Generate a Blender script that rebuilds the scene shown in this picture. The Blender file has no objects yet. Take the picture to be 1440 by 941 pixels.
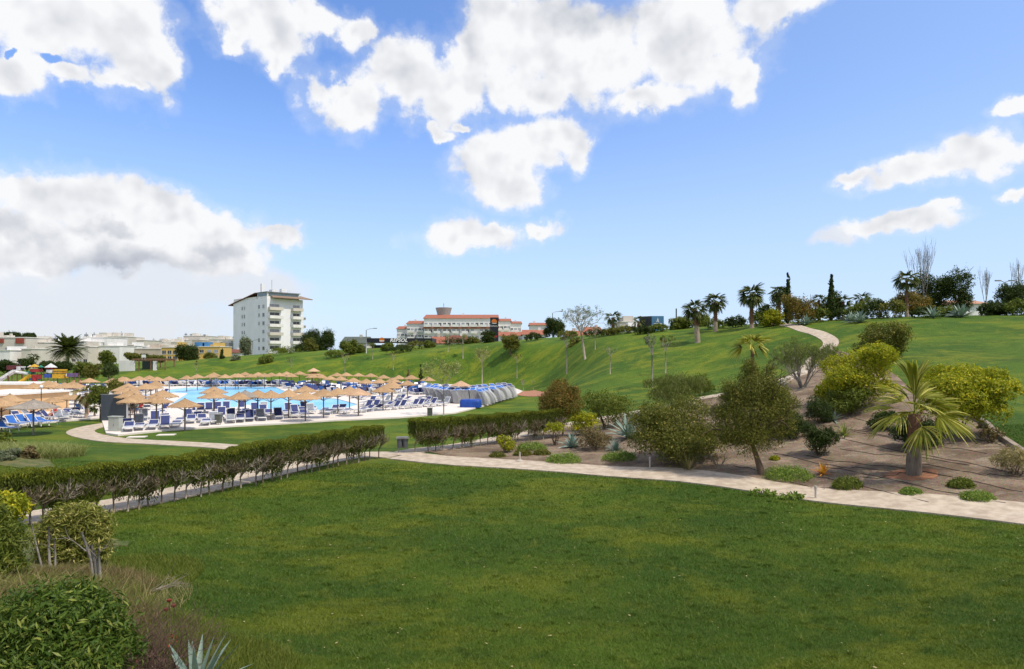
import bpy, bmesh, math, random
import numpy as np
from mathutils import Vector, Matrix
from mathutils.geometry import delaunay_2d_cdt
R = math.radians
PI = math.pi
scn = bpy.context.scene
C = scn.collection
random.seed(7)
CH, HZ, F = 5.4, 500.0, 960.0          # eye height, horizon row and focal length of the 1440 px wide photograph

# ---------------------------------------------------------------- camera
cam_d = bpy.data.cameras.new('camera'); cam = bpy.data.objects.new('camera', cam_d); C.objects.link(cam)
cam.location = (0, 0, CH); cam.rotation_euler = (R(90), 0, 0)
cam_d.lens = 36.0 * F / 1440.0; cam_d.sensor_width = 36; cam_d.shift_y = (HZ - 470.5) / 1440.0
cam_d.clip_start = 0.1; cam_d.clip_end = 20000
scn.camera = cam
scn.render.resolution_x = 1024; scn.render.resolution_y = 669

# ---------------------------------------------------------------- light and exposure
SUN_AZ, SUN_EL = R(120), R(60)          # clockwise from +Y (straight ahead)
SUN_STRENGTH, SKY_STRENGTH = 4.1, 0.115
sd = bpy.data.lights.new('sun', 'SUN'); sun = bpy.data.objects.new('sun', sd); C.objects.link(sun)
sd.energy = SUN_STRENGTH; sd.angle = R(2); sd.color = (1.0, 0.91, 0.78)
sv = Vector((math.sin(SUN_AZ) * math.cos(SUN_EL), math.cos(SUN_AZ) * math.cos(SUN_EL), math.sin(SUN_EL)))
sun.rotation_euler = sv.to_track_quat('Z', 'Y').to_euler()
scn.view_settings.view_transform = 'Standard'; scn.view_settings.look = 'None'
scn.view_settings.exposure = 0.0; scn.view_settings.gamma = 1.0; scn.view_settings.use_curve_mapping = False
try:
    scn.cycles.max_bounces = 6; scn.cycles.diffuse_bounces = 3; scn.cycles.transmission_bounces = 3
    scn.cycles.transparent_max_bounces = 8; scn.cycles.use_denoising = True
except Exception: pass

world = bpy.data.worlds.new('World'); scn.world = world; world.use_nodes = True

class NT:
    """small helper to write node trees"""
    def __init__(s, tree): s.t = tree; tree.nodes.clear()
    def n(s, kind, ins=None, **kw):
        nd = s.t.nodes.new(kind)
        for k, v in kw.items(): setattr(nd, k, v)
        for k, v in (ins or {}).items():
            sk = nd.inputs[k]
            if isinstance(v, bpy.types.NodeSocket): s.t.links.new(v, sk)
            else: sk.default_value = v
        return nd
    def m(s, op, a, b=None, c=None, clamp=False):
        i = {0: a}
        if b is not None: i[1] = b
        if c is not None: i[2] = c
        return s.n('ShaderNodeMath', i, operation=op, use_clamp=clamp).outputs[0]
    def v(s, op, a, b=None):
        i = {0: a}
        if b is not None: i[1] = b
        nd = s.n('ShaderNodeVectorMath', i, operation=op)
        return nd.outputs['Value'] if op in ('LENGTH', 'DOT_PRODUCT', 'DISTANCE') else nd.outputs[0]
    def mix(s, f, a, b, mode='MIX'):
        nd = s.n('ShaderNodeMix', data_type='RGBA', blend_type=mode)
        for idx, val in ((0, f), (6, a), (7, b)):
            if isinstance(val, bpy.types.NodeSocket): s.t.links.new(val, nd.inputs[idx])
            else: nd.inputs[idx].default_value = (tuple(val) + (1,) if isinstance(val, (tuple, list)) and len(val) == 3 else val)
        return nd.outputs[2]
    def ss(s, x, lo, hi, a=0.0, b=1.0):
        nd = s.n('ShaderNodeMapRange', {0: x, 1: lo, 2: hi, 3: a, 4: b}, interpolation_type='SMOOTHSTEP')
        return nd.outputs[0]
    def noise(s, vec, scale, detail=4, rough=0.5, dist=0.0):
        return s.n('ShaderNodeTexNoise', {'Vector': vec, 'Scale': scale, 'Detail': detail, 'Roughness': rough, 'Distortion': dist}).outputs[0]

def sky_world():
    t = NT(world.node_tree)
    out = t.n('ShaderNodeOutputWorld')
    bg = t.n('ShaderNodeBackground', {'Strength': SKY_STRENGTH})
    t.t.links.new(bg.outputs[0], out.inputs[0])
    sky = t.n('ShaderNodeTexSky', sky_type='NISHITA', sun_disc=False, sun_elevation=SUN_EL, sun_rotation=SUN_AZ,
              altitude=50, air_density=1.0, dust_density=0.6, ozone_density=2.2)
    D = t.n('ShaderNodeTexCoord').outputs['Generated']
    sp = t.n('ShaderNodeSeparateXYZ', {0: D})
    az = t.m('ARCTAN2', sp.outputs[0], sp.outputs[1]); el = t.m('ARCSINE', sp.outputs[2])
    P0 = t.n('ShaderNodeCombineXYZ', {0: az, 1: el}).outputs[0]
    # ragged outline: shift the lookup by noise in direction space
    def nv(scale, detail):
        return t.n('ShaderNodeTexNoise', {'Vector': D, 'Scale': scale, 'Detail': detail, 'Roughness': 0.6}).outputs['Color']
    w1 = t.v('MULTIPLY', t.v('SUBTRACT', nv(7, 3), (0.5, 0.5, 0.5)), (0.13, 0.10, 0))
    w2 = t.v('MULTIPLY', t.v('SUBTRACT', nv(34, 4), (0.5, 0.5, 0.5)), (0.035, 0.03, 0))
    P = t.v('ADD', t.v('ADD', P0, w1), w2)
    def blobs(lst, P, k=0.25):
        acc = None
        for (px, py, rx, ry) in lst:
            a = math.atan((px - 720) / F); e = math.atan((HZ - py) / F * math.cos(a))
            ra = rx / F * math.cos(a) ** 2 ; re = ry / F * math.cos(a)
            d = t.v('LENGTH', t.v('MULTIPLY', t.v('SUBTRACT', P, (a, e, 0)), (1 / ra, 1 / re, 0)))
            acc = d if acc is None else t.m('SMOOTH_MIN', acc, d, k)
        return t.m('SUBTRACT', 1.0, acc)
    L = CLOUDS
    f = blobs(L['solid'], P)
    fbm = t.noise(D, 11, 7, 0.62)
    r1 = t.noise(D, 13, 3, 0.5); r2 = t.noise(t.v('ADD', D, (0.012, 0.0, 0.018)), 13, 3, 0.5)      # the same field a little towards the sun
    puff = t.n('ShaderNodeTexVoronoi', {'Vector': t.v('ADD', D, t.v('MULTIPLY', w2, (1.2, 1.2, 1.2))), 'Scale': 26.0}, feature='F1').outputs['Distance']
    fine = t.noise(D, 48, 5, 0.6)
    f = t.m('ADD', f, t.m('MULTIPLY', t.m('SUBTRACT', fine, 0.5), 0.55))
    dens = t.m('ADD', t.m('ADD', f, t.m('MULTIPLY', t.m('SUBTRACT', fbm, 0.5), 1.15)), t.m('MULTIPLY', t.m('SUBTRACT', 0.42, puff), 0.35))
    hole = blobs(L['hole'], P)
    # unseen broken cloud added overhead and behind the viewer to whiten the fill light
    rest = t.m('MAXIMUM', t.ss(t.m('ABSOLUTE', az), 0.85, 1.15), t.ss(el, 0.62, 0.85))
    dens = t.m('ADD', dens, t.m('MULTIPLY', rest, t.m('SUBTRACT', t.m('MULTIPLY', t.m('SUBTRACT', t.noise(D, 3.0, 3, 0.5), 0.44), 5.0), f)))
    dens = t.m('SUBTRACT', dens, t.m('MULTIPLY', t.m('MAXIMUM', t.m('ADD', hole, t.m('MULTIPLY', t.m('SUBTRACT', fbm, 0.5), 1.2)), 0.0), 1.6))
    alpha = t.m('MAXIMUM', t.ss(dens, -0.10, 0.34), t.ss(dens, -0.40, 0.10, 0.0, 0.20))
    # thin veil clouds
    fv = t.m('ADD', blobs(L['veil'], P, 0.4), t.m('MULTIPLY', t.m('SUBTRACT', fbm, 0.5), 0.8))
    veil = t.m('MULTIPLY', t.ss(fv, -0.2, 0.5), 0.85)
    relief = t.m('ADD', t.m('MULTIPLY', t.m('SUBTRACT', r1, r2), 1.1), t.m('MULTIPLY', t.m('SUBTRACT', 0.5, puff), 0.16))            # lit side of each puff
    grey = t.ss(t.m('ADD', blobs(L['grey'], P, 0.4), t.m('MULTIPLY', t.m('SUBTRACT', fbm, 0.5), 0.9)), 0.0, 0.95)
    thick = t.ss(dens, 0.25, 1.3)
    sh = t.m('SUBTRACT', 1.0, t.m('MULTIPLY', thick, 0.15))
    sh = t.m('SUBTRACT', sh, t.m('MULTIPLY', grey, 0.36))
    sh = t.m('ADD', sh, relief)
    sh = t.n('ShaderNodeClamp', {0: sh, 1: 0.42, 2: 1.03}).outputs[0]
    ccol = t.n('ShaderNodeMapRange', {0: sh, 1: 0.4, 2: 1.0}, clamp=True).outputs[0]
    cc = t.mix(ccol, (3.4, 3.75, 4.5), (8.3, 8.35, 8.5))
    skyc = t.mix(1.0, sky.outputs[0], (SKY_TINT[0], SKY_TINT[1], SKY_TINT[2]), 'MULTIPLY')
    # pale air low over the horizon
    hz = t.ss(el, 0.0, 0.42, 1.0, 0.0)
    hz = t.m('MULTIPLY', t.m('POWER', hz, 1.3), 0.72)
    skyc = t.mix(hz, skyc, (5.7, 6.8, 8.5))
    skyc = t.mix(t.ss(az, -0.3, 0.8, 0.0, 0.30), skyc, (4.9, 6.3, 8.5))
    c = t.mix(veil, skyc, (7.0, 7.15, 7.5))
    c = t.mix(alpha, c, cc)
    t.t.links.new(c, bg.inputs[0])

SKY_TINT = (1.30, 1.55, 2.0)
CLOUDS = {
 'solid': [(55, 40, 135, 75), (170, 50, 90, 80), (225, 90, 32, 55), (30, 110, 60, 32), (115, 125, 75, 14), (185, 128, 40, 12),
           (340, 28, 48, 42), (390, 45, 52, 45), (440, 22, 60, 26), (500, 45, 28, 24), (386, 82, 16, 22), (330, 60, 26, 18),
           (490, 145, 60, 50), (560, 110, 60, 50), (600, 135, 60, 55), (645, 110, 52, 50), (672, 75, 40, 55), (466, 118, 22, 20),
           (700, 20, 60, 40), (765, 45, 100, 75), (850, 80, 130, 74), (945, 50, 120, 80), (1035, 100, 30, 38), (1080, 8, 70, 24), (755, 125, 60, 35), (900, 140, 65, 20),
           (612, 195, 26, 10), (640, 180, 18, 9),
           (690, 230, 62, 58), (765, 200, 78, 38), (715, 270, 52, 32), (812, 215, 30, 32),
           (640, 330, 62, 24), (705, 336, 48, 17), (768, 322, 30, 13),
           (40, 275, 95, 38), (120, 285, 100, 52), (225, 295, 90, 46), (300, 325, 85, 38), (375, 327, 55, 13), (60, 340, 140, 52), (200, 345, 130, 45), (300, 362, 66, 24),
           (1300, 238, 100, 22), (1385, 222, 95, 34), (1212, 243, 32, 11), (1425, 155, 45, 18), (1430, 275, 32, 13), (1255, 320, 90, 17), (1320, 303, 38, 12)],
 'hole': [(72, 101, 26, 11), (5, 84, 10, 10)],
 'grey': [(150, 365, 240, 34), (20, 320, 90, 30), (850, 10, 110, 45), (300, 350, 70, 20), (150, 320, 90, 16)],
 'veil': [(60, 405, 190, 55), (190, 415, 150, 55), (330, 400, 130, 45), (120, 460, 380, 55), (250, 380, 150, 30), (1180, 335, 40, 14)],
}
sky_world()

# ---------------------------------------------------------------- terrain as one smooth height function
def pt(px, py, Y): return ((px - 720) / F * Y, Y, CH - (py - HZ) / F * Y)
_c = [pt(*a) for a in [
 (1440, 445, 80), (1300, 452, 79), (1200, 457, 83), (1100, 461, 91), (1000, 467, 101), (850, 476, 110), (700, 487, 132), (600, 492, 145), (500, 498, 150), (400, 500, 155), (300, 505, 160), (200, 514, 165), (100, 520, 170), (0, 521, 172), (-200, 521, 172),
 (1440, 640, 29), (1440, 550, 45), (1440, 500, 58), (1300, 500, 60), (1440, 470, 70), (1330, 470, 72),
 (1285, 668, 27.5), (1370, 600, 34), (1200, 600, 36), (1100, 610, 36), (1000, 620, 36), (900, 620, 39), (1180, 560, 42), (1120, 530, 52), (1165, 500, 66), (1190, 483, 74), (1115, 463, 88),
 (850, 560, 68), (850, 520, 88), (850, 492, 101), (980, 482, 94), (980, 520, 80), (980, 550, 66), (700, 512, 115), (600, 512, 128), (500, 516, 138), (400, 518, 143), (300, 525, 148), (780, 545, 82), (1080, 520, 68), (1080, 480, 84),
]]
_c += [(0, 8, .35), (0, 11, 0), (0, 15, 0), (0, 22, 0), (0, 30, 0), (7, 9, .1), (12, 13, 0.05), (16, 20, 0), (24, 20, .3), (8, 20, 0), (10, 28, .05), (-6.5, 35, 0), (0, 37, 0), (5, 33, 0), (12, 27.5, 0),
       (-6.5, 7.5, 1.5), (-5.2, 9, 1.0), (-3.2, 9.5, .45), (-2.2, 12, .05), (-9.5, 12, 1.1), (-7.5, 13.5, .65), (-5, 14, .05), (-6, 18, 0), (-10, 17.5, .3), (-14, 17, .5), (-14, 24, 0), (-20, 24, .2), (-16, 12, 1.3),
       (-12, 35, 0), (-20, 45, 0), (-30, 40, .1), (-32, 55, 0), (-25, 33, .3), (-28, 36, .3), (-45, 60, 0), (-60, 70, 0), (-20, 60, 0), (0, 52, 0), (2, 60, 0.05), (0, 75, 0), (5, 48, .1), (-20, 90, 0), (-60, 100, 0), (-90, 110, .2), (-40, 128, 0), (-70, 128, .1), (-15, 122, 0), (0, 104, .1),
       (0, 0, 1.6), (0, -20, 2), (-20, 0, 2.2), (20, 0, 1.2), (40, 18, 1.8), (60, 40, 5.5), (75, 60, 9), (100, 90, 10), (-60, 20, 2), (-100, 60, 1)]
for _px, _z in ((-600, 2), (-200, 2), (0, 2.2), (200, 3.2), (400, 5.2), (600, 6.9), (850, 8.3), (1100, 9.3), (1440, 10), (2000, 11)):
    for _Y, _dz in ((215, .1), (320, 0), (600, -1)): _c.append(((_px - 720) / F * _Y, _Y, _z + _dz))
_c = np.array(_c, float)
def _tps_fit(c):
    n = len(c); d = np.hypot(c[:, None, 0] - c[None, :, 0], c[:, None, 1] - c[None, :, 1]) + 1e-9
    K = np.sqrt(d * d + 4.0) * -1.0
    A = np.zeros((n + 3, n + 3)); A[:n, :n] = K + np.eye(n) * 0.02
    Pm = np.c_[np.ones(n), c[:, :2]]; A[:n, n:] = Pm; A[n:, :n] = Pm.T
    return np.linalg.solve(A, np.r_[c[:, 2], 0, 0, 0])
_w = _tps_fit(_c)
def seg_dist(x, y, poly):
    """signed distance (negative inside) to a closed polygon, numpy"""
    x = np.asarray(x, float); y = np.asarray(y, float); best = np.full(x.shape, 1e9); ins = np.zeros(x.shape, bool)
    n = len(poly)
    for i in range(n):
        ax, ay = poly[i][:2]; bx, by = poly[(i + 1) % n][:2]
        dx, dy = bx - ax, by - ay; L2 = dx * dx + dy * dy + 1e-12
        t = np.clip(((x - ax) * dx + (y - ay) * dy) / L2, 0, 1)
        best = np.minimum(best, np.hypot(x - ax - t * dx, y - ay - t * dy))
        cond = (ay > y) != (by > y)
        xi = ax + (y - ay) * dx / (dy if abs(dy) > 1e-9 else 1e-9)
        ins ^= cond & (x < xi)
    return np.where(ins, -best, best)
def flat(px, py, z=0.0):
    Y = (CH - z) * F / (py - HZ); return ((px - 720) / F * Y, Y)
DECK = [flat(*a) for a in [(-160, 614), (0, 604), (60, 596), (142, 589), (149, 611), (166, 613.5), (240, 606), (330, 600.5), (390, 597.5), (470, 592.5), (560, 588.5), (640, 582), (685, 571), (724, 557), (735, 551),
        (722, 546), (690, 544), (640, 541.5), (540, 541), (400, 539.5), (250, 539.5), (150, 541), (60, 543), (-160, 545)]]
def ground_np(x, y):
    x = np.asarray(x, float); y = np.asarray(y, float); sh = x.shape; xf, yf = x.ravel(), y.ravel(); z = np.zeros(len(xf))
    n = len(_c)
    for s in range(0, len(xf), 20000):
        a, b = xf[s:s + 20000], yf[s:s + 20000]
        d = np.hypot(a[:, None] - _c[None, :, 0], b[:, None] - _c[None, :, 1])
        z[s:s + 20000] = -np.sqrt(d * d + 4.0) @ _w[:n] + _w[n] + _w[n + 1] * a + _w[n + 2] * b
    r = np.hypot(xf, yf)
    far = np.clip((r - 320) / 400, 0, 1); z = z * (1 - far) + np.clip(z, 0, 8) * far * 0.5
    z = np.clip(z, -0.3, 12)
    dd = seg_dist(xf, yf, DECK); w = np.clip((dd - 0.3) / 13.0, 0, 1); w = w * w * (3 - 2 * w)
    z *= w
    return z.reshape(sh)
def gz(x, y): return float(ground_np([x], [y])[0])
def hit(px, py, y0=7.0, y1=300.0):
    """where the line of sight through a photo pixel first meets the ground"""
    Y = np.geomspace(y0, y1, 900); x = (px - 720) / F * Y; ray = CH - (py - HZ) / F * Y
    d = ray - ground_np(x, Y); i = np.argmax(d < 0)
    if not (d < 0).any(): i = len(Y) - 1
    if i > 0:
        t = d[i - 1] / (d[i - 1] - d[i] + 1e-9); y = Y[i - 1] + (Y[i] - Y[i - 1]) * min(max(t, 0), 1)
    else: y = Y[0]
    xx = (px - 720) / F * y
    return (float(xx), float(y), gz(xx, y))
def spot(px, Y):
    x = (px - 720) / F * Y; return (x, Y, gz(x, Y))

# ---------------------------------------------------------------- materials
MATS = {}
def principled(name, col, rough=0.7, metal=0.0, spec=0.4):
    if name in MATS: return MATS[name]
    m = bpy.data.materials.new(name); m.use_nodes = True; t = NT(m.node_tree)
    o = t.n('ShaderNodeOutputMaterial'); b = t.n('ShaderNodeBsdfPrincipled', {'Roughness': rough, 'Metallic': metal, 'Specular IOR Level': spec})
    t.t.links.new(b.outputs[0], o.inputs[0]); MATS[name] = m
    return m, t, b
def mat(name, col, rough=0.7, metal=0.0, var=0.18, scale=3.0, bump=0.0, bscale=40.0, spec=0.35, coord='Object', stretch=(1, 1, 1), col2=None):
    """plain procedural material with a little mottling"""
    if name in MATS: return MATS[name]
    m, t, b = principled(name, col, rough, metal, spec)
    co = t.n('ShaderNodeTexCoord').outputs[coord]
    co = t.v('MULTIPLY', co, stretch)
    nz = t.noise(co, scale, 6, 0.6)
    f = t.ss(nz, 0.3, 0.7)
    c2 = col2 or tuple(c * (1 - 2 * var) for c in col)
    t.t.links.new(t.mix(f, c2, col), b.inputs['Base Color'])
    if bump:
        bn = t.n('ShaderNodeBump', {'Strength': bump, 'Distance': 0.05, 'Height': t.noise(co, bscale, 5, 0.6)})
        t.t.links.new(bn.outputs[0], b.inputs['Normal'])
    return m
def leaf_mat(name, c1, c2, c3=None, trans=0.28, rough=0.55):
    """leaf colour varies per leaf (rnd) and per clump of leaves (clu)"""
    if name in MATS: return MATS[name]
    m, t, b = principled(name, c1, rough, 0, 0.15)
    r = t.n('ShaderNodeAttribute', attribute_name='rnd').outputs['Fac']
    q = t.n('ShaderNodeAttribute', attribute_name='clu').outputs['Fac']
    c = t.mix(t.m('ADD', t.m('MULTIPLY', r, 0.5), t.m('MULTIPLY', q, 0.5)), c1, c2)
    if c3: c = t.mix(t.ss(t.m('ADD', t.m('MULTIPLY', r, 0.5), t.m('MULTIPLY', q, 0.5)), 0.68, 0.85), c, c3)
    t.t.links.new(c, b.inputs['Base Color'])
    tr = t.n('ShaderNodeBsdfTranslucent', {'Color': t.mix(1.0, c, (1.0, 1.15, 0.55), 'MULTIPLY')})
    mx = t.n('ShaderNodeMixShader', {0: trans}); t.t.links.new(b.outputs[0], mx.inputs[1]); t.t.links.new(tr.outputs[0], mx.inputs[2])
    o = [n for n in t.t.nodes if n.type == 'OUTPUT_MATERIAL'][0]; t.t.links.new(mx.outputs[0], o.inputs[0])
    return m

# ---------------------------------------------------------------- objects
def tag(o, label=None, cat=None, group=None, kind=None):
    if label: o['label'] = label
    if cat: o['category'] = cat
    if group: o['group'] = group
    if kind: o['kind'] = kind
    return o
def link(name, data, parent=None, loc=None, rz=0.0):
    o = bpy.data.objects.new(name, data); C.objects.link(o)
    if parent is not None: o.parent = parent
    if loc is not None: o.location = loc
    if rz: o.rotation_euler = (0, 0, rz)
    return o
def thing(name, label, cat, loc, rz=0.0, group=None):
    o = link(name, None, None, loc, rz); o.empty_display_size = 0.2
    return tag(o, label, cat, group)
def np_mesh(name, verts, quads, m, smooth=False, attrs=None):
    """fast mesh from numpy arrays, faces of equal corner count"""
    verts = np.asarray(verts, np.float32); quads = np.asarray(quads, np.int32)
    me = bpy.data.meshes.new(name); k = quads.shape[1]
    me.vertices.add(len(verts)); me.vertices.foreach_set('co', verts.ravel())
    me.loops.add(quads.size); me.loops.foreach_set('vertex_index', quads.ravel())
    me.polygons.add(len(quads)); me.polygons.foreach_set('loop_start', np.arange(0, quads.size, k, dtype=np.int32))
    try: me.polygons.foreach_set('loop_total', np.full(len(quads), k, np.int32))
    except Exception: pass
    for an, arr in (attrs or {}).items():
        a = me.attributes.new(an, 'FLOAT', 'FACE'); a.data.foreach_set('value', np.asarray(arr, np.float32))
    me.update(calc_edges=True)
    if smooth: me.polygons.foreach_set('use_smooth', np.ones(len(quads), bool))
    me.materials.append(m)
    return me
class MB:
    """collects boxes, tubes, lathes and prisms and turns them into one mesh"""
    def __init__(s): s.v = []; s.f = []; s.mi = []; s.cur = 0; s.sm = []; s.smooth = False
    def add(s, vs, fs):
        b = len(s.v); s.v += [tuple(map(float, v)) for v in vs]
        for f in fs: s.f.append(tuple(i + b for i in f)); s.mi.append(s.cur); s.sm.append(s.smooth)
        return s
    def box(s, x0, x1, y0, y1, z0, z1, M=None):
        vs = [(x, y, z) for z in (z0, z1) for y in (y0, y1) for x in (x0, x1)]
        if M is not None: vs = [M @ Vector(v) for v in vs]
        return s.add(vs, [(0, 2, 3, 1), (4, 5, 7, 6), (0, 1, 5, 4), (2, 6, 7, 3), (0, 4, 6, 2), (1, 3, 7, 5)])
    def tube(s, pts, rad, n=6, cap=True):
        pts = [Vector(p) for p in pts]; k = len(pts)
        if not hasattr(rad, '__len__'): rad = [rad] * k
        vs = []; up = Vector((0.13, 0.21, 1)).normalized()
        for i, p in enumerate(pts):
            d = (pts[min(i + 1, k - 1)] - pts[max(i - 1, 0)])
            d = d.normalized() if d.length > 1e-9 else Vector((0, 0, 1))
            a = d.cross(up); a = a.normalized() if a.length > 1e-4 else d.cross(Vector((1, 0, 0))).normalized()
            b = d.cross(a)
            for j in range(n):
                t = 2 * PI * j / n; vs.append(p + (a * math.cos(t) + b * math.sin(t)) * rad[i])
        fs = [(i * n + j, i * n + (j + 1) % n, (i + 1) * n + (j + 1) % n, (i + 1) * n + j) for i in range(k - 1) for j in range(n)]
        if cap: fs += [tuple(range(n)), tuple(range(k * n - 1, (k - 1) * n - 1, -1))]
        sm = s.smooth; s.smooth = True; s.add(vs, fs); s.smooth = sm
        return s
    def lathe(s, prof, n=16, M=None, jit=0.0, rnd=random):
        vs = []
        for (r, z) in prof:
            for j in range(n):
                q = r * (1 + jit * (rnd.random() - .5)); v = Vector((q * math.cos(2 * PI * j / n), q * math.sin(2 * PI * j / n), z))
                vs.append(M @ v if M is not None else v)
        k = len(prof)
        fs = [(i * n + j, i * n + (j + 1) % n, (i + 1) * n + (j + 1) % n, (i + 1) * n + j) for i in range(k - 1) for j in range(n)]
        fs += [tuple(range(n - 1, -1, -1)), tuple(range((k - 1) * n, k * n))]
        return s.add(vs, fs)
    def prism(s, poly, z0, z1):
        n = len(poly); vs = [(x, y, z0) for x, y in poly] + [(x, y, z1) for x, y in poly]
        return s.add(vs, [tuple(range(n - 1, -1, -1)), tuple(range(n, 2 * n))] + [(i, (i + 1) % n, n + (i + 1) % n, n + i) for i in range(n)])
    def mesh(s, name, *mats):
        me = bpy.data.meshes.new(name); me.from_pydata(s.v, [], s.f)
        for m in mats: me.materials.append(m)
        me.polygons.foreach_set('material_index', s.mi); me.polygons.foreach_set('use_smooth', s.sm); me.update()
        return me
    def build(s, name, mats, parent=None, loc=None, rz=0.0):
        if not isinstance(mats, (list, tuple)): mats = [mats]
        return link(name, s.mesh(name, *mats), parent, loc, rz)
# ================================================================ SETTING: lawn, paths, bed, deck, pool
def grass_color(t, blade=False):
    """lawn colour: broad dark and yellowish patches plus fine mottling, from world position"""
    pos = t.n('ShaderNodeNewGeometry').outputs['Position']
    flatp = t.v('MULTIPLY', pos, (1, 1, 0.3))
    n1 = t.noise(flatp, 0.11, 4, 0.55); n2 = t.noise(t.v('MULTIPLY', flatp, (1, 1.5, 1)), 0.19, 9, 0.70, 0.5); n3 = t.noise(flatp, 5.0, 6, 0.75)
    n4 = t.noise(t.v('MULTIPLY', pos, (0.35, 1.6, 1.0)), 0.35, 5, 0.6, 0.5)
    a = t.mix(t.ss(n1, 0.38, 0.62), (0.044, 0.104, 0.009), (0.086, 0.158, 0.012))
    a = t.mix(t.m('MULTIPLY', t.ss(n2, 0.46, 0.62), 0.8), a, (0.18, 0.21, 0.014))
    a = t.mix(t.m('MULTIPLY', t.ss(n4, 0.52, 0.7), 0.45), a, (0.034, 0.078, 0.009))
    n7 = t.noise(t.v('MULTIPLY', flatp, (0.7, 1.6, 1)), 0.55, 9, 0.78)
    a = t.mix(t.ss(n7, 0.52, 0.64, 0, 0.5), a, (0.026, 0.066, 0.009))
    n5 = t.noise(flatp, 1.5, 7, 0.72, 0.3); n6 = t.noise(t.v('ADD', flatp, (31, 7, 0)), 0.8, 6, 0.7, 0.6)
    a = t.mix(t.ss(n5, 0.52, 0.70, 0, 0.45), a, (0.018, 0.050, 0.010))
    a = t.mix(t.ss(n6, 0.53, 0.68, 0, 0.52), a, (0.17, 0.20, 0.02))
    a = t.mix(t.m('MULTIPLY', t.ss(n3, 0.35, 0.75), 0.5), a, t.mix(0.5, a, (0.17, 0.20, 0.03)))
    return a, n3, pos
def lawn_material():
    m, t, b = principled('lawn', None, 0.85, 0, 0.15)
    c, n3, pos = grass_color(t)
    t.t.links.new(c, b.inputs['Base Color'])
    h = t.m('ADD', t.m('MULTIPLY', t.noise(pos, 14.0, 6, 0.8), 0.6), t.m('MULTIPLY', t.noise(pos, 1.4, 4, 0.6), 0.8))
    bn = t.n('ShaderNodeBump', {'Strength': 1.0, 'Distance': 0.22, 'Height': h})
    t.t.links.new(bn.outputs[0], b.inputs['Normal'])
    return m
def blade_material():
    m, t, b = principled('grass blade', None, 0.6, 0, 0.25)
    c, n3, pos = grass_color(t)
    r = t.n('ShaderNodeAttribute', attribute_name='rnd').outputs['Fac']
    c = t.mix(t.m('MULTIPLY', r, 0.45), c, (0.16, 0.22, 0.03))
    c = t.mix(t.ss(r, 0.93, 1.0, 0, .8), c, (0.28, 0.25, 0.11))
    t.t.links.new(c, b.inputs['Base Color'])
    tr = t.n('ShaderNodeBsdfTranslucent', {'Color': c}); mx = t.n('ShaderNodeMixShader', {0: 0.3})
    t.t.links.new(b.outputs[0], mx.inputs[1]); t.t.links.new(tr.outputs[0], mx.inputs[2])
    o = [n for n in t.t.nodes if n.type == 'OUTPUT_MATERIAL'][0]; t.t.links.new(mx.outputs[0], o.inputs[0])
    return m
M_LAWN, M_BLADE = lawn_material(), blade_material()

def ground_sheet():
    th = np.r_[np.linspace(-0.75, 0.75, 260), np.linspace(0.75, 2 * PI - 0.75, 60)[1:-1]]
    rr = np.r_[[0.5, 3, 5, 6.5], np.geomspace(7.5, 260, 330), np.geomspace(280, 9000, 24)]
    T, Rr = np.meshgrid(th, rr, indexing='ij'); X = np.sin(T) * Rr; Y = np.cos(T) * Rr
    Z = ground_np(X, Y); nt, nr = T.shape
    idx = np.arange(nt * nr).reshape(nt, nr); nx = np.roll(idx, -1, axis=0)
    q = np.stack([idx[:, :-1], idx[:, 1:], nx[:, 1:], nx[:, :-1]], -1).reshape(-1, 4)[:, ::-1]
    me = np_mesh('lawn', np.stack([X, Y, Z], -1).reshape(-1, 3), q, M_LAWN, True)
    return tag(link('lawn', me), 'mown green lawn rising into the grassy hillside', kind='structure')
ground_sheet()

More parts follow.
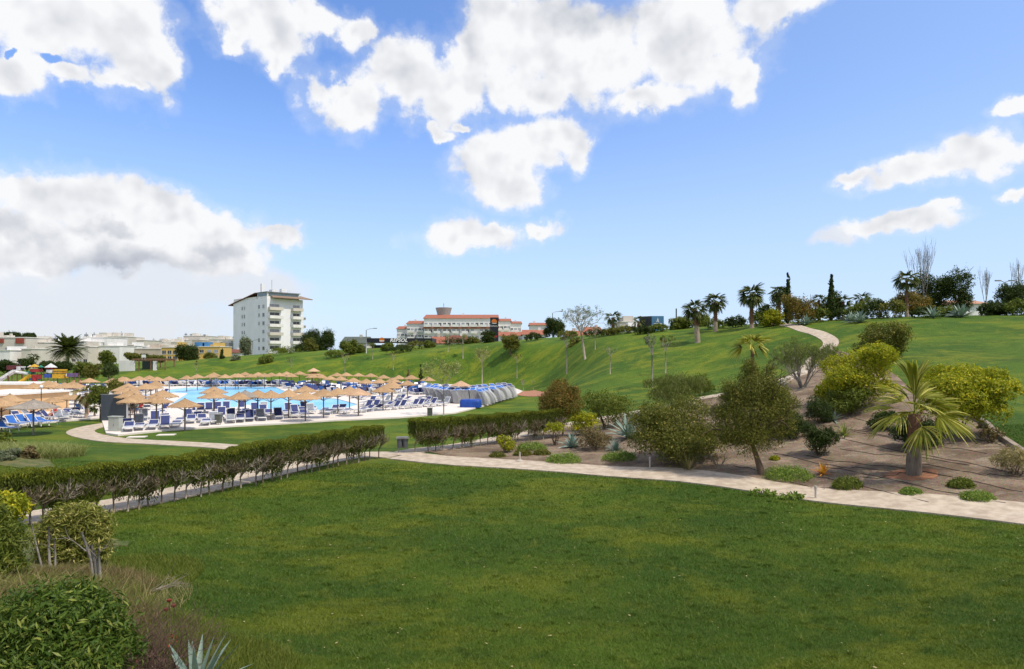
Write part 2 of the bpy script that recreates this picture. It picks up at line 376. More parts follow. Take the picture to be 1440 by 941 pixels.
def drape(name, poly, dz, spacing, m, thick=0.0, hole=None, level=None, zfun=None):
    """sheet cut to a polygon that lies on the terrain (or at a level), with a skirt"""
    def dens(pl):
        out = []
        for i in range(len(pl)):
            a = Vector(pl[i]); b = Vector(pl[(i + 1) % len(pl)]); n = max(1, int((b - a).length / spacing))
            out += [tuple(a.lerp(b, k / n)) for k in range(n)]
        return out
    ring = dens(poly); pts = list(ring); edges = [(i, (i + 1) % len(ring)) for i in range(len(ring))]
    if hole:
        h = dens(hole); b = len(pts); pts += h; edges += [(b + i, b + (i + 1) % len(h)) for i in range(len(h))]
    xs = [p[0] for p in poly]; ys = [p[1] for p in poly]
    gx, gy = np.meshgrid(np.arange(min(xs), max(xs), spacing), np.arange(min(ys), max(ys), spacing))
    gx = gx.ravel() + 0.013; gy = gy.ravel() + 0.017
    k = seg_dist(gx, gy, poly) < -spacing * 0.4
    if hole: k &= seg_dist(gx, gy, hole) > spacing * 0.4
    pts += list(zip(gx[k].tolist(), gy[k].tolist()))
    v2, e2, f2, *_ = delaunay_2d_cdt([Vector(p) for p in pts], edges, [], 0, 1e-4)
    V = np.array([tuple(v) for v in v2])
    tri = np.array([f for f in f2 if len(f) == 3])
    cx = V[tri].mean(1); keep = seg_dist(cx[:, 0], cx[:, 1], poly) < 0
    if hole: keep &= seg_dist(cx[:, 0], cx[:, 1], hole) > 0
    tri = tri[keep]
    z = np.full(len(V), level) if level is not None else ground_np(V[:, 0], V[:, 1]) + dz
    if zfun is not None: z = z + zfun(V[:, 0], V[:, 1])
    verts = [(float(V[i, 0]), float(V[i, 1]), float(z[i])) for i in range(len(V))]
    faces = [tuple(int(i) for i in f) for f in tri]
    if thick:
        cnt = {}
        for f in faces:
            for a, b in ((f[0], f[1]), (f[1], f[2]), (f[2], f[0])): cnt[(a, b)] = 1
        b0 = len(verts); low = {}
        for (a, b) in list(cnt):
            if (b, a) not in cnt:
                for i in (a, b):
                    if i not in low: low[i] = len(verts); verts.append((verts[i][0], verts[i][1], verts[i][2] - thick))
                faces.append((b, a, low[a], low[b]))
    me = bpy.data.meshes.new(name); me.from_pydata(verts, [], faces); me.materials.append(m); me.update()
    return link(name, me)

M_PATH = mat('path concrete', (0.52, 0.44, 0.34), 0.9, var=0.10, scale=2.3, bump=0.4, bscale=22, col2=(0.35, 0.28, 0.21))
M_DECK = mat('pale deck', (0.70, 0.64, 0.58), 0.75, var=0.05, scale=0.25, bump=0.1, bscale=6)
def bed_material():
    m, t, b = principled('bark mulch bed', None, 0.95, 0, 0.15)
    pos = t.n('ShaderNodeNewGeometry').outputs['Position']
    n1 = t.noise(pos, 0.5, 5, 0.6); n2 = t.noise(pos, 9.0, 7, 0.75); n3 = t.noise(t.v('MULTIPLY', pos, (0.5, 1.6, 1)), 1.1, 6, 0.7)
    c = t.mix(t.ss(n1, 0.35, 0.65), (0.175, 0.125, 0.085), (0.33, 0.25, 0.175))
    c = t.mix(t.ss(n3, 0.52, 0.68, 0, .75), c, (0.47, 0.375, 0.28))
    c = t.mix(t.ss(n2, 0.5, 0.75, 0, .8), c, (0.085, 0.055, 0.04))
    vo = t.n('ShaderNodeTexVoronoi', {'Vector': pos, 'Scale': 16.0}).outputs['Color']
    c = t.mix(0.35, c, t.mix(1.0, c, vo, 'MULTIPLY'))
    t.t.links.new(c, b.inputs['Base Color'])
    bn = t.n('ShaderNodeBump', {'Strength': 1.0, 'Distance': 0.09, 'Height': n2}); t.t.links.new(bn.outputs[0], b.inputs['Normal'])
    return m
M_BED = bed_material()
M_DRY = mat('dry bank soil', (0.15, 0.13, 0.055), 0.95, scale=2.4, bump=1.0, bscale=11, col2=(0.05, 0.085, 0.015))

def catmull(pts, n=8):
    p = [pts[0]] + list(pts) + [pts[-1]]; out = []
    for i in range(1, len(p) - 2):
        for k in range(n):
            t = k / n; a, b, c, d = (np.array(p[i + j - 1], float) for j in range(4))
            out.append(tuple(0.5 * ((2 * b) + (-a + c) * t + (2 * a - 5 * b + 4 * c - d) * t * t + (-a + 3 * b - 3 * c + d) * t ** 3)))
    out.append(tuple(pts[-1])); return out
def ribbon_poly(cl, w, n=6):
    c = catmull([p[:2] for p in cl], n); L, Rr = [], []
    for i, p in enumerate(c):
        a = np.array(c[max(i - 1, 0)]); b = np.array(c[min(i + 1, len(c) - 1)]); d = (b - a) / (np.linalg.norm(b - a) + 1e-9)
        nrm = np.array([-d[1], d[0]]); L.append(tuple(np.array(p) + nrm * w / 2)); Rr.append(tuple(np.array(p) - nrm * w / 2))
    return L + Rr[::-1]

# bed of shrubs on the right; upper edge of the main path bounds it
lower_e = [(546, 646), (590, 651), (640, 655.5), (720, 659.5), (800, 664.5), (950, 679), (1100, 697.5), (1250, 717), (1440, 741.5), (1600, 763)]
upper_e = [(1600, 740), (1440, 720.5), (1250, 700), (1100, 683), (950, 664), (800, 652), (720, 647.5), (640, 643), (585, 637)]
MAINPATH = [flat(*a) for a in lower_e] + [flat(*a) for a in upper_e]
P3 = [flat(556, 641), flat(590, 633), flat(640, 627), flat(700, 616), hit(775, 603)[:2], hit(830, 592)[:2], hit(880, 583)[:2], hit(930, 574)[:2], hit(975, 563)[:2], hit(1030, 553)[:2], hit(1085, 541)[:2], hit(1120, 528)[:2], hit(1142, 510)[:2], hit(1162, 492)[:2], hit(1168, 480)[:2], hit(1150, 469)[:2], hit(1128, 463)[:2], spot(1100, 97)[:2], spot(1085, 104)[:2]]
BED = [flat(*a) for a in upper_e[1:][::-1]][::1]
BED = BED[1:] + [hit(*a)[:2] for a in [(1460, 652), (1425, 628), (1400, 612), (1385, 596), (1340, 575), (1290, 556), (1262, 530), (1235, 512), (1200, 500), (1180, 494)]]
BED += [p for p in P3[4:14]][::-1] + [flat(700, 617), flat(640, 628.5), flat(600, 634.5)]
drape('planting_bed', BED, 0.03, 0.55, M_BED, 0.08); bpy.data.objects['planting_bed']['kind'] = 'structure'
def path(name, poly, dz=0.05, sp=0.5, m=M_PATH):
    o = drape(name, poly, dz, sp, m, 0.12); o['kind'] = 'structure'; return o
path('footpath', MAINPATH, 0.055)
path('footpath', ribbon_poly(P3, 1.6), 0.06)
# path behind the long hedge and its branch to the deck
P1 = [(-7.4, 37.2), (-9.0, 36.2), (-10.9, 32.2), (-12.5, 28.6), (-14.1, 25.0), (-16.4, 20.6), (-18, 17)]
path('footpath', ribbon_poly([flat(560, 641)] + P1, 2.1), 0.05)
P2 = [P1[2], (-13.2, 36.5), (-16.3, 39.9), (-20.5, 41.6), (-25.6, 43.6), (-30.0, 47.5), (-31.6, 51.5), (-31.6, 55.5)]
path('footpath', ribbon_poly(P2, 1.7), 0.045)

POOL = [flat(*a, .12) for a in [(222, 551), (240, 547.5), (262, 545), (290, 543.6), (386, 543.8), (398, 549), (412, 554.5), (440, 558), (475, 561), (503, 568.5), (490, 573), (470, 575.5), (420, 577), (366, 576.5), (349, 569), (330, 572.5), (238, 572), (244, 566), (264, 553)]]
dk = drape('pool_deck', DECK, 0, 2.0, M_DECK, 0.14, hole=POOL, level=0.12); dk['kind'] = 'structure'
def pool_material():
    m, t, b = principled('pool water', None, 0.30, 0, 0.25)
    pos = t.n('ShaderNodeNewGeometry').outputs['Position']
    c = t.mix(t.ss(t.noise(pos, 0.08, 3, 0.5), 0.4, 0.6), (0.16, 0.50, 0.84), (0.25, 0.60, 0.90))
    c = t.mix(t.ss(t.noise(pos, 2.2, 4, 0.6), 0.45, 0.7, 0, .35), c, (0.42, 0.74, 0.95))
    t.t.links.new(c, b.inputs['Base Color'])
    bn = t.n('ShaderNodeBump', {'Strength': 0.25, 'Distance': 0.03, 'Height': t.noise(pos, 4.0, 3, 0.5)}); t.t.links.new(bn.outputs[0], b.inputs['Normal'])
    return m
M_POOL = pool_material()
w_ = drape('water', POOL, 0, 4.0, M_POOL, level=0.04); w_['kind'] = 'structure'
# dry planted banks at the left
BANK1 = [(-3.2, 4), (-3.5, 7.5), (-4.2, 9.2), (-5.3, 10.8), (-6.9, 12.4), (-8.7, 14.3), (-10.8, 16.8), (-10.6, 19.0), (-13.5, 20.5), (-18, 20), (-20, 12), (-14, 4)]
_b = []
for _i in range(len(BANK1)):
    _p, _q = BANK1[_i], BANK1[(_i + 1) % len(BANK1)]
    for _k in range(8): _t = _k / 8; _b.append((_p[0] + (_q[0] - _p[0]) * _t + .28 * math.sin(_i * 5 + _k * 2.1), _p[1] + (_q[1] - _p[1]) * _t + .2 * math.sin(_i * 3 + _k * 1.7)))
BANK1 = _b
drape('dry_bank', BANK1, 0.025, 0.45, M_DRY, 0.05)['kind'] = 'structure'
BANK2 = [hit(*a)[:2] for a in [(-60, 660), (0, 655), (45, 661), (78, 658), (70, 648), (40, 632), (10, 622), (-60, 612)]]
def mound(x, y):
    d = -seg_dist(x, y, BANK2); w = np.clip(d / 3.0, 0, 1); return 0.6 * w * w * (3 - 2 * w)
drape('dry_bank', BANK2, 0.03, 0.6, M_DRY, 0.1, zfun=mound)['kind'] = 'structure'
# ================================================================ PLANT BUILDERS
G = {
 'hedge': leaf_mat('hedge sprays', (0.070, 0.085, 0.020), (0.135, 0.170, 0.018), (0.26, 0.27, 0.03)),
 'dark': leaf_mat('dark leaves', (0.028, 0.048, 0.010), (0.062, 0.088, 0.018)),
 'mid': leaf_mat('mid green leaves', (0.070, 0.105, 0.014), (0.170, 0.200, 0.030), (0.25, 0.25, 0.05)),
 'yellow': leaf_mat('yellow green leaves', (0.16, 0.20, 0.014), (0.42, 0.40, 0.022), (0.62, 0.52, 0.03), 0.35),
 'olive': leaf_mat('olive leaves', (0.072, 0.092, 0.016), (0.180, 0.180, 0.030), (0.33, 0.27, 0.07), 0.32),
 'rust': leaf_mat('rusty green leaves', (0.110, 0.100, 0.018), (0.230, 0.170, 0.040), (0.38, 0.21, 0.06), 0.32),
 'brown': leaf_mat('brown dry leaves', (0.120, 0.095, 0.045), (0.24, 0.185, 0.085), (0.34, 0.25, 0.13)),
 'straw': leaf_mat('straw', (0.28, 0.23, 0.10), (0.48, 0.39, 0.20), (0.16, 0.17, 0.05), 0.2),
 'grey': leaf_mat('grey green leaves', (0.11, 0.135, 0.075), (0.23, 0.255, 0.16), (0.32, 0.34, 0.22)),
 'pale': leaf_mat('pale green leaves', (0.16, 0.19, 0.05), (0.33, 0.34, 0.12), (0.46, 0.46, 0.22)),
 'feather': leaf_mat('feathery leaves', (0.090, 0.125, 0.025), (0.190, 0.215, 0.060), (0.25, 0.25, 0.09)),
 'variegated': leaf_mat('variegated leaves', (0.10, 0.13, 0.020), (0.30, 0.29, 0.06), (0.60, 0.52, 0.20)),
 'oleander': leaf_mat('long dark leaves', (0.040, 0.085, 0.012), (0.110, 0.160, 0.022), (0.22, 0.25, 0.05), 0.25, 0.45),
 'bright': leaf_mat('bright green leaves', (0.10, 0.17, 0.018), (0.26, 0.33, 0.04), (0.40, 0.42, 0.06), 0.3),
 'palm': leaf_mat('palm leaf', (0.15, 0.18, 0.018), (0.38, 0.36, 0.05), (0.56, 0.50, 0.14), 0.3, 0.5),
 'palmdark': leaf_mat('dark palm leaf', (0.040, 0.062, 0.014), (0.095, 0.120, 0.030), (0.16, 0.17, 0.05), 0.25, 0.5),
 'mat': leaf_mat('succulent mat', (0.11, 0.18, 0.03), (0.23, 0.32, 0.06), (0.32, 0.37, 0.08)),
 'blue': leaf_mat('blue grey blades', (0.10, 0.16, 0.14), (0.19, 0.26, 0.24), (0.26, 0.33, 0.30), 0.1, 0.5),
 'agave': leaf_mat('agave leaf', (0.17, 0.24, 0.20), (0.27, 0.35, 0.29), (0.35, 0.42, 0.35), 0.05, 0.5),
 'red': leaf_mat('reddish leaves', (0.22, 0.05, 0.03), (0.42, 0.09, 0.04), (0.5, 0.05, 0.03)),
 'orange': leaf_mat('orange flower heads', (0.55, 0.20, 0.03), (0.65, 0.38, 0.06), (0.5, 0.12, 0.04)),
}
def bark(name, c, sc=5.0): return mat(name, c, 0.9, var=0.22, scale=sc, bump=0.7, bscale=14, stretch=(1, 1, 0.35))
B = {'brown': bark('brown bark', (0.15, 0.105, 0.07)), 'grey': bark('grey bark', (0.30, 0.275, 0.24)), 'pale': bark('pale bark', (0.42, 0.36, 0.29)),
     'dark': bark('dark bark', (0.07, 0.05, 0.038)), 'palm': bark('palm fibre', (0.20, 0.105, 0.065), 9), 'palmgrey': bark('palm trunk', (0.20, 0.165, 0.135), 9),
     'palmshorn': bark('shorn palm trunk', (0.42, 0.33, 0.25), 9), 'twig': bark('twigs', (0.30, 0.24, 0.165)), 'redtwig': bark('dark red twigs', (0.16, 0.095, 0.075))}

def rot_frames(nrm, rng):
    """random tangent frames around unit vectors"""
    a = rng.normal(size=nrm.shape); a -= (a * nrm).sum(1, keepdims=True) * nrm; a /= np.linalg.norm(a, axis=1, keepdims=True) + 1e-9
    return a, np.cross(nrm, a)
def leaf_cloud(blobs, n, size, aspect=0.45, seed=0, shell=0.55, clump=0.22, per=9, up=0.25, lumps=0.25, zmin=0.0, updir=0.0, flat_top=None, hang=0.0):
    """n leaves gathered in clumps spread through the outer part of several ellipsoids"""
    rng = np.random.default_rng(seed); bl = np.array(blobs, float); wgt = (bl[:, 3] * bl[:, 4] + bl[:, 3] * bl[:, 5] + bl[:, 4] * bl[:, 5]); wgt /= wgt.sum()
    nc = max(6, n // per); ci = rng.choice(len(bl), nc, p=wgt); d = rng.normal(size=(nc, 3)); d /= np.linalg.norm(d, axis=1, keepdims=True)
    d[:, 2] = np.where(rng.random(nc) < up, np.abs(d[:, 2]), d[:, 2])
    ph = rng.random((5, 3)) * 6.28; fr = rng.normal(size=(5, 3)) * 2.6
    lum = sum(np.sin(d @ fr[i] + ph[i, 0] + ci * 1.7) for i in range(5)) / 5
    rad = (shell + (1 - shell) * rng.random(nc) ** 0.45) * (1 + lumps * lum)
    c = bl[ci, :3] + d * bl[ci, 3:6] * rad[:, None]
    cs = clump * bl[ci, 3:6].mean(1)
    k = rng.integers(0, nc, n); off = rng.normal(size=(n, 3)) * cs[k][:, None] * 0.6
    p = c[k] + off; q = rng.random(nc)[k]
    if flat_top is not None: p[:, 2] = np.minimum(p[:, 2], flat_top + rng.normal(size=n) * size * 0.25)
    keep = p[:, 2] > zmin; p = p[keep]; q = q[keep]; kk = k[keep]; n = len(p)
    nrm = d[kk] + rng.normal(size=(n, 3)) * 0.8; nrm[:, 2] += 0.25; nrm /= np.linalg.norm(nrm, axis=1, keepdims=True)
    a, b = rot_frames(nrm, rng)
    if updir: a[:, 2] += updir
    if hang: a[:, 2] -= hang
    a /= np.linalg.norm(a, axis=1, keepdims=True); b = np.cross(nrm, a); b /= np.linalg.norm(b, axis=1, keepdims=True) + 1e-9
    s = size * (0.6 + 0.8 * rng.random(n))[:, None]; w = s * aspect
    v = np.stack([p - a * s * .5, p + b * w * .5 + nrm * s * .06, p + a * s * .5, p - b * w * .5 + nrm * s * .06], 1).reshape(-1, 3)
    f = np.arange(4 * n).reshape(-1, 4)
    return v, f, rng.random(n), q
def leaves(name, m, parent, blobs, n, size, loc=None, **kw):
    v, f, r, q = leaf_cloud(blobs, n, size, **kw)
    me = np_mesh(name, v, f, m, False, {'rnd': r, 'clu': q})
    return link(name, me, parent, loc)
def ribbons(paths, widths, rng, fold=0.0):
    """strips along 3D paths: paths (n,k,3), widths (n,k)"""
    P = np.asarray(paths, float); W = np.asarray(widths, float); n, k, _ = P.shape
    T = np.gradient(P, axis=1); T /= np.linalg.norm(T, axis=2, keepdims=True) + 1e-9
    up = np.array([0, 0, 1.0]) + rng.normal(size=(n, 1, 3)) * 0.35; S = np.cross(T, np.broadcast_to(up, T.shape)); S /= np.linalg.norm(S, axis=2, keepdims=True) + 1e-9
    N = np.cross(S, T)
    L = P - S * W[..., None] / 2 + N * W[..., None] * fold; Rr = P + S * W[..., None] / 2 + N * W[..., None] * fold
    if fold:
        v = np.stack([L, P, Rr], 2).reshape(-1, 3); i = np.arange(n * k * 3).reshape(n, k, 3)
        q = np.concatenate([np.stack([i[:, :-1, 0], i[:, 1:, 0], i[:, 1:, 1], i[:, :-1, 1]], -1).reshape(-1, 4), np.stack([i[:, :-1, 1], i[:, 1:, 1], i[:, 1:, 2], i[:, :-1, 2]], -1).reshape(-1, 4)])
        rnd = np.tile(np.repeat(rng.random(n), k - 1), 2)
    else:
        v = np.stack([L, Rr], 2).reshape(-1, 3); i = np.arange(n * k * 2).reshape(n, k, 2)
        q = np.stack([i[:, :-1, 0], i[:, 1:, 0], i[:, 1:, 1], i[:, :-1, 1]], -1).reshape(-1, 4)
        rnd = np.repeat(rng.random(n), k - 1)
    return v, q, rnd
def rib_mesh(name, parts, m, smooth=False):
    vs, qs, rs, b = [], [], [], 0
    for v, q, r in parts: vs.append(v); qs.append(q + b); rs.append(r); b += len(v)
    r = np.concatenate(rs); return np_mesh(name, np.concatenate(vs), np.concatenate(qs), m, smooth, {'rnd': r, 'clu': r})

def limb(mb, rnd, p, d, L, r, depth, spread=0.6, grav=0.0, n=5, tips=None, kids=3, taper=.55):
    """a tapering limb that forks"""
    pts = [Vector(p)]; dd = Vector(d).normalized(); steps = 4
    for i in range(steps):
        dd = (dd + Vector((rnd.uniform(-1, 1), rnd.uniform(-1, 1), rnd.uniform(-1, 1) + grav)) * 0.14).normalized(); pts.append(pts[-1] + dd * L / steps)
    mb.tube(pts, [r * (1 - (1 - taper) * i / steps) for i in range(steps + 1)], n)
    if tips is not None and depth <= 1: tips.append(pts[-1].copy())
    if depth > 0:
        for k in range(kids):
            a = rnd.uniform(0, 2 * PI); s = spread * rnd.uniform(.6, 1.3)
            side = dd.orthogonal().normalized(); side.rotate(Matrix.Rotation(a, 3, dd))
            nd = (dd + side * s).normalized(); st = pts[-1] if k < 2 else pts[rnd.choice((2, 3))]
            limb(mb, rnd, st, nd, L * rnd.uniform(.6, .85), r * taper * .9, depth - 1, spread, grav, max(3, n - 1), tips, kids, taper)

def shrub(label, loc, blobs, m, n, size, kind='shrub', cat='shrub', group=None, seed=1, stems=5, name='shrub', barkm='brown', **kw):
    t = thing(name, label, cat, loc, 0, group)
    leaves('foliage', G[m], t, blobs, n, size, seed=seed, **kw)
    rnd = random.Random(seed); mb = MB()
    bx = sum(b[0] for b in blobs) / len(blobs); top = max(b[2] for b in blobs)
    for i in range(stems):
        b = rnd.choice(blobs); limb(mb, rnd, (rnd.uniform(-.08, .08) + bx * .2, rnd.uniform(-.08, .08), -0.1), (b[0] * .9 + rnd.uniform(-.3, .3) * b[3], b[1] * .9 + rnd.uniform(-.3, .3) * b[4], max(b[2], .3)), max(.2, b[2] * .6), 0.012 + 0.012 * top, 1, .6, 0, 4)
    mb.build('stem', B[barkm], t)
    return t
def tree(label, loc, trunk_pts, trunk_r, blobs, m, n, size, name='tree', cat='tree', group=None, seed=1, barkm='brown', limbs=5, depth=1, **kw):
    t = thing(name, label, cat, loc, 0, group)
    leaves('crown', G[m], t, blobs, n, size, seed=seed, **kw)
    rnd = random.Random(seed); mb = MB(); k = len(trunk_pts)
    mb.tube(trunk_pts, [trunk_r * (1.25 if i == 0 else 1 - .45 * i / max(k - 1, 1)) for i in range(k)], 8)
    top = Vector(trunk_pts[-1])
    for i in range(limbs):
        b = blobs[i % len(blobs)]; tgt = Vector(b[:3]) + Vector((rnd.uniform(-.4, .4) * b[3], rnd.uniform(-.4, .4) * b[4], rnd.uniform(-.1, .5) * b[5])); d = tgt - top
        limb(mb, rnd, top - Vector((0, 0, .03)), d, max(d.length * (.85 if depth < 2 else .5), .3), trunk_r * .5, depth, .5, 0, 5)
    mb.build('trunk', B[barkm], t)
    return t
def bare_tree(label, loc, h, r, spread, depth=4, name='bare_tree', group=None, seed=1, barkm='grey', lean=(0, 0), trunk=.4, kids=3, crown=None, cat='tree', up=0.35, taper=.62):
    t = thing(name, label, cat, loc, 0, group); rnd = random.Random(seed)
    mb = MB(); top = Vector((lean[0], lean[1], h * trunk)); mb.tube([(0, 0, -.15), (lean[0] * .45, lean[1] * .5, h * trunk * .5), top], [r * 1.15, r, r * .8], 7); mb.build('trunk', B[barkm], t)
    cb = MB(); tips = []
    for i in range(kids):
        a = 2 * PI * i / kids + rnd.uniform(-.4, .4); limb(cb, rnd, top - Vector((0, 0, .02)), (math.cos(a) * spread, math.sin(a) * spread, 1), h * (1 - trunk) * .42, r * .6, depth - 1, spread, up, 5, tips, 3, taper)
    cb.build('branches', B[barkm], t)
    if crown and tips:
        m, n, size = crown; tp = np.array([tuple(v) for v in tips]); bl = [(a[0], a[1], a[2], h * .05, h * .05, h * .04) for a in tp]
        leaves('crown', G[m], t, bl, n, size, seed=seed, shell=.1, clump=.5)
    return t

def fan_frond(length, fan, seed, droop=0.35, nl=26, spread=2.6, w=0.045, side=0.0, roll=0.0):
    """a palm frond along +X: bare stalk, then a fan of leaflets; returns strips"""
    rng = np.random.default_rng(seed); k = 6; s = np.linspace(0, 1, k)
    stalk = np.stack([length * s, side * s * s, -droop * length * s ** 2.0], 1)
    end = stalk[-1]; tx, tz = 1.0, -2 * droop; tn = math.hypot(tx, tz); fwd = np.array([tx / tn, side, tz / tn]); fwd /= np.linalg.norm(fwd)
    lat = np.cross([0, 0, 1.0], fwd); lat /= np.linalg.norm(lat); nrm = np.cross(fwd, lat); lat, nrm = lat * math.cos(roll) + nrm * math.sin(roll), nrm * math.cos(roll) - lat * math.sin(roll)
    ang = np.linspace(-spread / 2, spread / 2, nl) + rng.normal(size=nl) * .02
    u = np.linspace(0, 1, 7)[None, :, None]
    dirs = (np.cos(ang)[:, None] * fwd + np.sin(ang)[:, None] * lat)[:, None, :]
    Lf = (fan * (0.72 + 0.28 * np.cos(ang * .7)) * (0.88 + .2 * rng.random(nl)))[:, None, None]
    sag = np.array([0, 0, -1.0]) * (u ** 2.6) * Lf * (0.25 + 0.35 * rng.random(nl))[:, None, None]
    P = end + dirs * u * Lf + sag + nrm * (0.10 * np.abs(np.sin(ang)))[:, None, None] * u * Lf
    W = w * fan * np.sin(np.clip(np.linspace(0.12, 1, 7), 0, 1) * PI * .86 + .25)[None, :].clip(.04) * np.ones((nl, 1)) * 2.1
    a = ribbons(P, W, rng); b = ribbons(stalk[None], np.full((1, k), .035 * length ** .5), rng, .3)
    return [a, b]
def place_parts(parts, az, elev, org=(0, 0, 0)):
    M = np.array(Matrix.Rotation(az, 3, 'Z') @ Matrix.Rotation(-elev, 3, 'Y'))
    return [(v @ M.T + np.array(org), q, r) for v, q, r in parts]
def fan_palm(label, loc, th, r, fl, nf=26, seed=1, m='palmdark', lean=(0, 0), group=None, shorn=0.4, split=False, emin=-0.5, skirt=0, nl=22, trunk_mats=('palm', 'palmshorn'), elev_fn=None, w=.045):
    t = thing('palm_tree', label, 'palm tree', loc, 0, group); rnd = random.Random(seed)
    # trunk: swollen shorn foot, rough fibrous upper part
    def ax(z): return Vector((lean[0] * (z / th) ** 1.3 if z > 0 else 0, lean[1] * (z / th) ** 1.3 if z > 0 else 0, z))
    mb = MB(); n = 14; zs = [-.15] + [th * shorn * i / 8 for i in range(9)]
    mb.tube([ax(max(z, 0)) + Vector((0, 0, min(z, 0))) for z in zs], [r * (1.28 - .25 * i / len(zs)) * (1 + .02 * (i % 2)) for i in range(len(zs))], n); tb = mb.build('trunk', B[trunk_mats[1]], t)
    mb = MB(); zs = [th * (shorn + (1 - shorn) * i / 16) for i in range(17)]
    mb.tube([ax(z) for z in zs], [r * (1.02 - .2 * i / 17) * (1.10 if i % 2 else .94) for i in range(17)], n)
    for i in range(int(60 * (1 - shorn) + 6)):
        z = th * rnd.uniform(shorn + .02, 1); a = rnd.uniform(0, 2 * PI); c = ax(z); o = Vector((math.cos(a), math.sin(a), 0)); q = r * .9
        mb.tube([c + o * q, c + o * (q + r * .35) + Vector((0, 0, r * .5))], [r * .16, r * .05], 4)
    mb.build('trunk_boots', B[trunk_mats[0]], tb)
    top = ax(th); allp = []
    for i in range(nf):
        az = i * 2.39996 + rnd.uniform(-.2, .2); f = i / max(nf - 1, 1)
        el = 1.45 - (1.45 - emin) * f ** .85 + rnd.uniform(-.12, .12)
        L = fl * rnd.uniform(.85, 1.12) * (0.75 if f < .15 else 1)
        pr = fan_frond(L * .48, L * .62, seed * 50 + i, droop=.10 + .22 * f, nl=nl, w=w, roll=rnd.uniform(-1, 1) * (.6 if split else 1.1), spread=2.4 if f > .1 else 1.2)
        pr = place_parts(pr, az, el, (top.x, top.y, top.z - .02 * i * r))
        if split: link('frond', rib_mesh('frond', pr, G[m]), t)
        else: allp += pr
    if not split: link('crown', rib_mesh('crown', allp, G[m]), t)
    return t
def feather_palm(label, loc, th, r, fl, nf=46, seed=1, m='palmdark', group=None, nleaf=26):
    t = thing('palm_tree', label, 'palm tree', loc, 0, group); rnd = random.Random(seed); rng = np.random.default_rng(seed)
    mb = MB(); zs = [-.2] + [th * i / 14 for i in range(15)]
    mb.tube([(0, 0, z) for z in zs], [r * (1.2 if i < 2 else (1.06 if i % 2 else .95)) * (1.35 if i > 13 else 1) for i in range(len(zs))], 12); mb.build('trunk', B['palmgrey'], t)
    parts = []
    for i in range(nf):
        f = i / (nf - 1); az = i * 2.39996; el = 1.35 - 1.75 * f + rnd.uniform(-.1, .1); L = fl * rnd.uniform(.85, 1.1)
        k = 9; s = np.linspace(0, 1, k); ra = np.stack([L * s, 0 * s, -.42 * L * s ** 2.1], 1)
        pr = [ribbons(ra[None], np.full((1, k), .05), rng)]
        ls = np.repeat(np.linspace(.12, .99, nleaf), 2); sg = np.tile([1, -1], nleaf); base = np.stack([np.interp(ls, s, ra[:, j]) for j in range(3)], 1)
        ll = L * .24 * np.sin(np.clip(ls, .05, 1) * PI * .85 + .3).clip(.3); u = np.linspace(0, 1, 3)[None, :, None]
        d = np.stack([np.full(len(ls), .6), sg * .75, .12 + 0 * ls], 1)[:, None, :]
        P = base[:, None, :] + d * u * ll[:, None, None] + np.array([0, 0, -.35]) * u ** 2 * ll[:, None, None]
        pr.append(ribbons(P, np.array([[.06, .09, .012]]) * np.ones((len(ls), 1)) * (fl / 3.2), rng))
        parts += place_parts(pr, az, el, (0, 0, th))
    link('crown', rib_mesh('crown', parts, G[m]), t); return t
def rosette(name, label, loc, n, L, w, m, cat, group=None, seed=1, emin=.15, emax=1.45, curl=.25, fold=.25, split=False, tilt=0.0):
    """stiff pointed leaves from one centre: agave, yucca"""
    t = thing(name, label, cat, loc, 0, group); rng = np.random.default_rng(seed); k = 7; s = np.linspace(0, 1, k); allp = []
    for i in range(n):
        f = i / max(n - 1, 1); az = i * 2.39996 + rng.normal() * .1; el = emax - (emax - emin) * f + rng.normal() * .08; l = L * (.75 + .35 * rng.random())
        P = np.stack([l * s, 0 * s, -curl * l * s ** 2 * (f + .2)], 1)[None]; W = (w * np.array([.75, .95, 1.05, .95, .75, .45, .04]))[None]
        v, q, r = ribbons(P, W, np.random.default_rng(1), fold); r = np.full(len(r), rng.random()); pr = place_parts([(v, q, r)], az, el)
        if split: link('leaf', rib_mesh('leaf', pr, G[m], True), t)
        else: allp += pr
    if not split: link('leaves', rib_mesh('leaves', allp, G[m], True), t)
    return t
def cypress(label, loc, h, r, seed=1, n=900, group=None, m='dark', size=.5):
    t = thing('cypress_tree', label, 'cypress tree', loc, 0, group)
    bl = [(0, 0, h * (.14 + .8 * i / 8), r * (1 - .85 * (i / 8) ** 1.3) + .05, r * (1 - .85 * (i / 8) ** 1.3) + .05, h * .10) for i in range(9)]
    leaves('crown', G[m], t, bl, n, size, seed=seed, updir=1.2, lumps=.12, clump=.3)
    MB().tube([(0, 0, -.1), (0, 0, h * .9)], [.12, .03], 6).build('trunk', B['dark'], t); return t
def blobset(rng_seed, w, h, k=7, z0=0.15, dy=None):
    """uneven crown outline: k ellipsoids filling a box w x h standing on the ground"""
    rnd = random.Random(rng_seed); dy = dy or w; out = []
    out.append((0, 0, z0 + (h - z0) * .5, w * .33, dy * .33, (h - z0) * .42))
    for i in range(k):
        a = 2 * PI * i / k + rnd.uniform(-.3, .3); rr = rnd.uniform(.24, .36); s = rnd.uniform(.16, .25)
        z = z0 + (h - z0) * rnd.choice((.28, .42, .6, .78)); sh = 1 - .45 * max(0, (z - z0) / (h - z0) - .5)
        out.append((math.cos(a) * w * rr * sh, math.sin(a) * dy * rr * sh, z, w * s, dy * s, (h - z0) * s * .95))
    return out
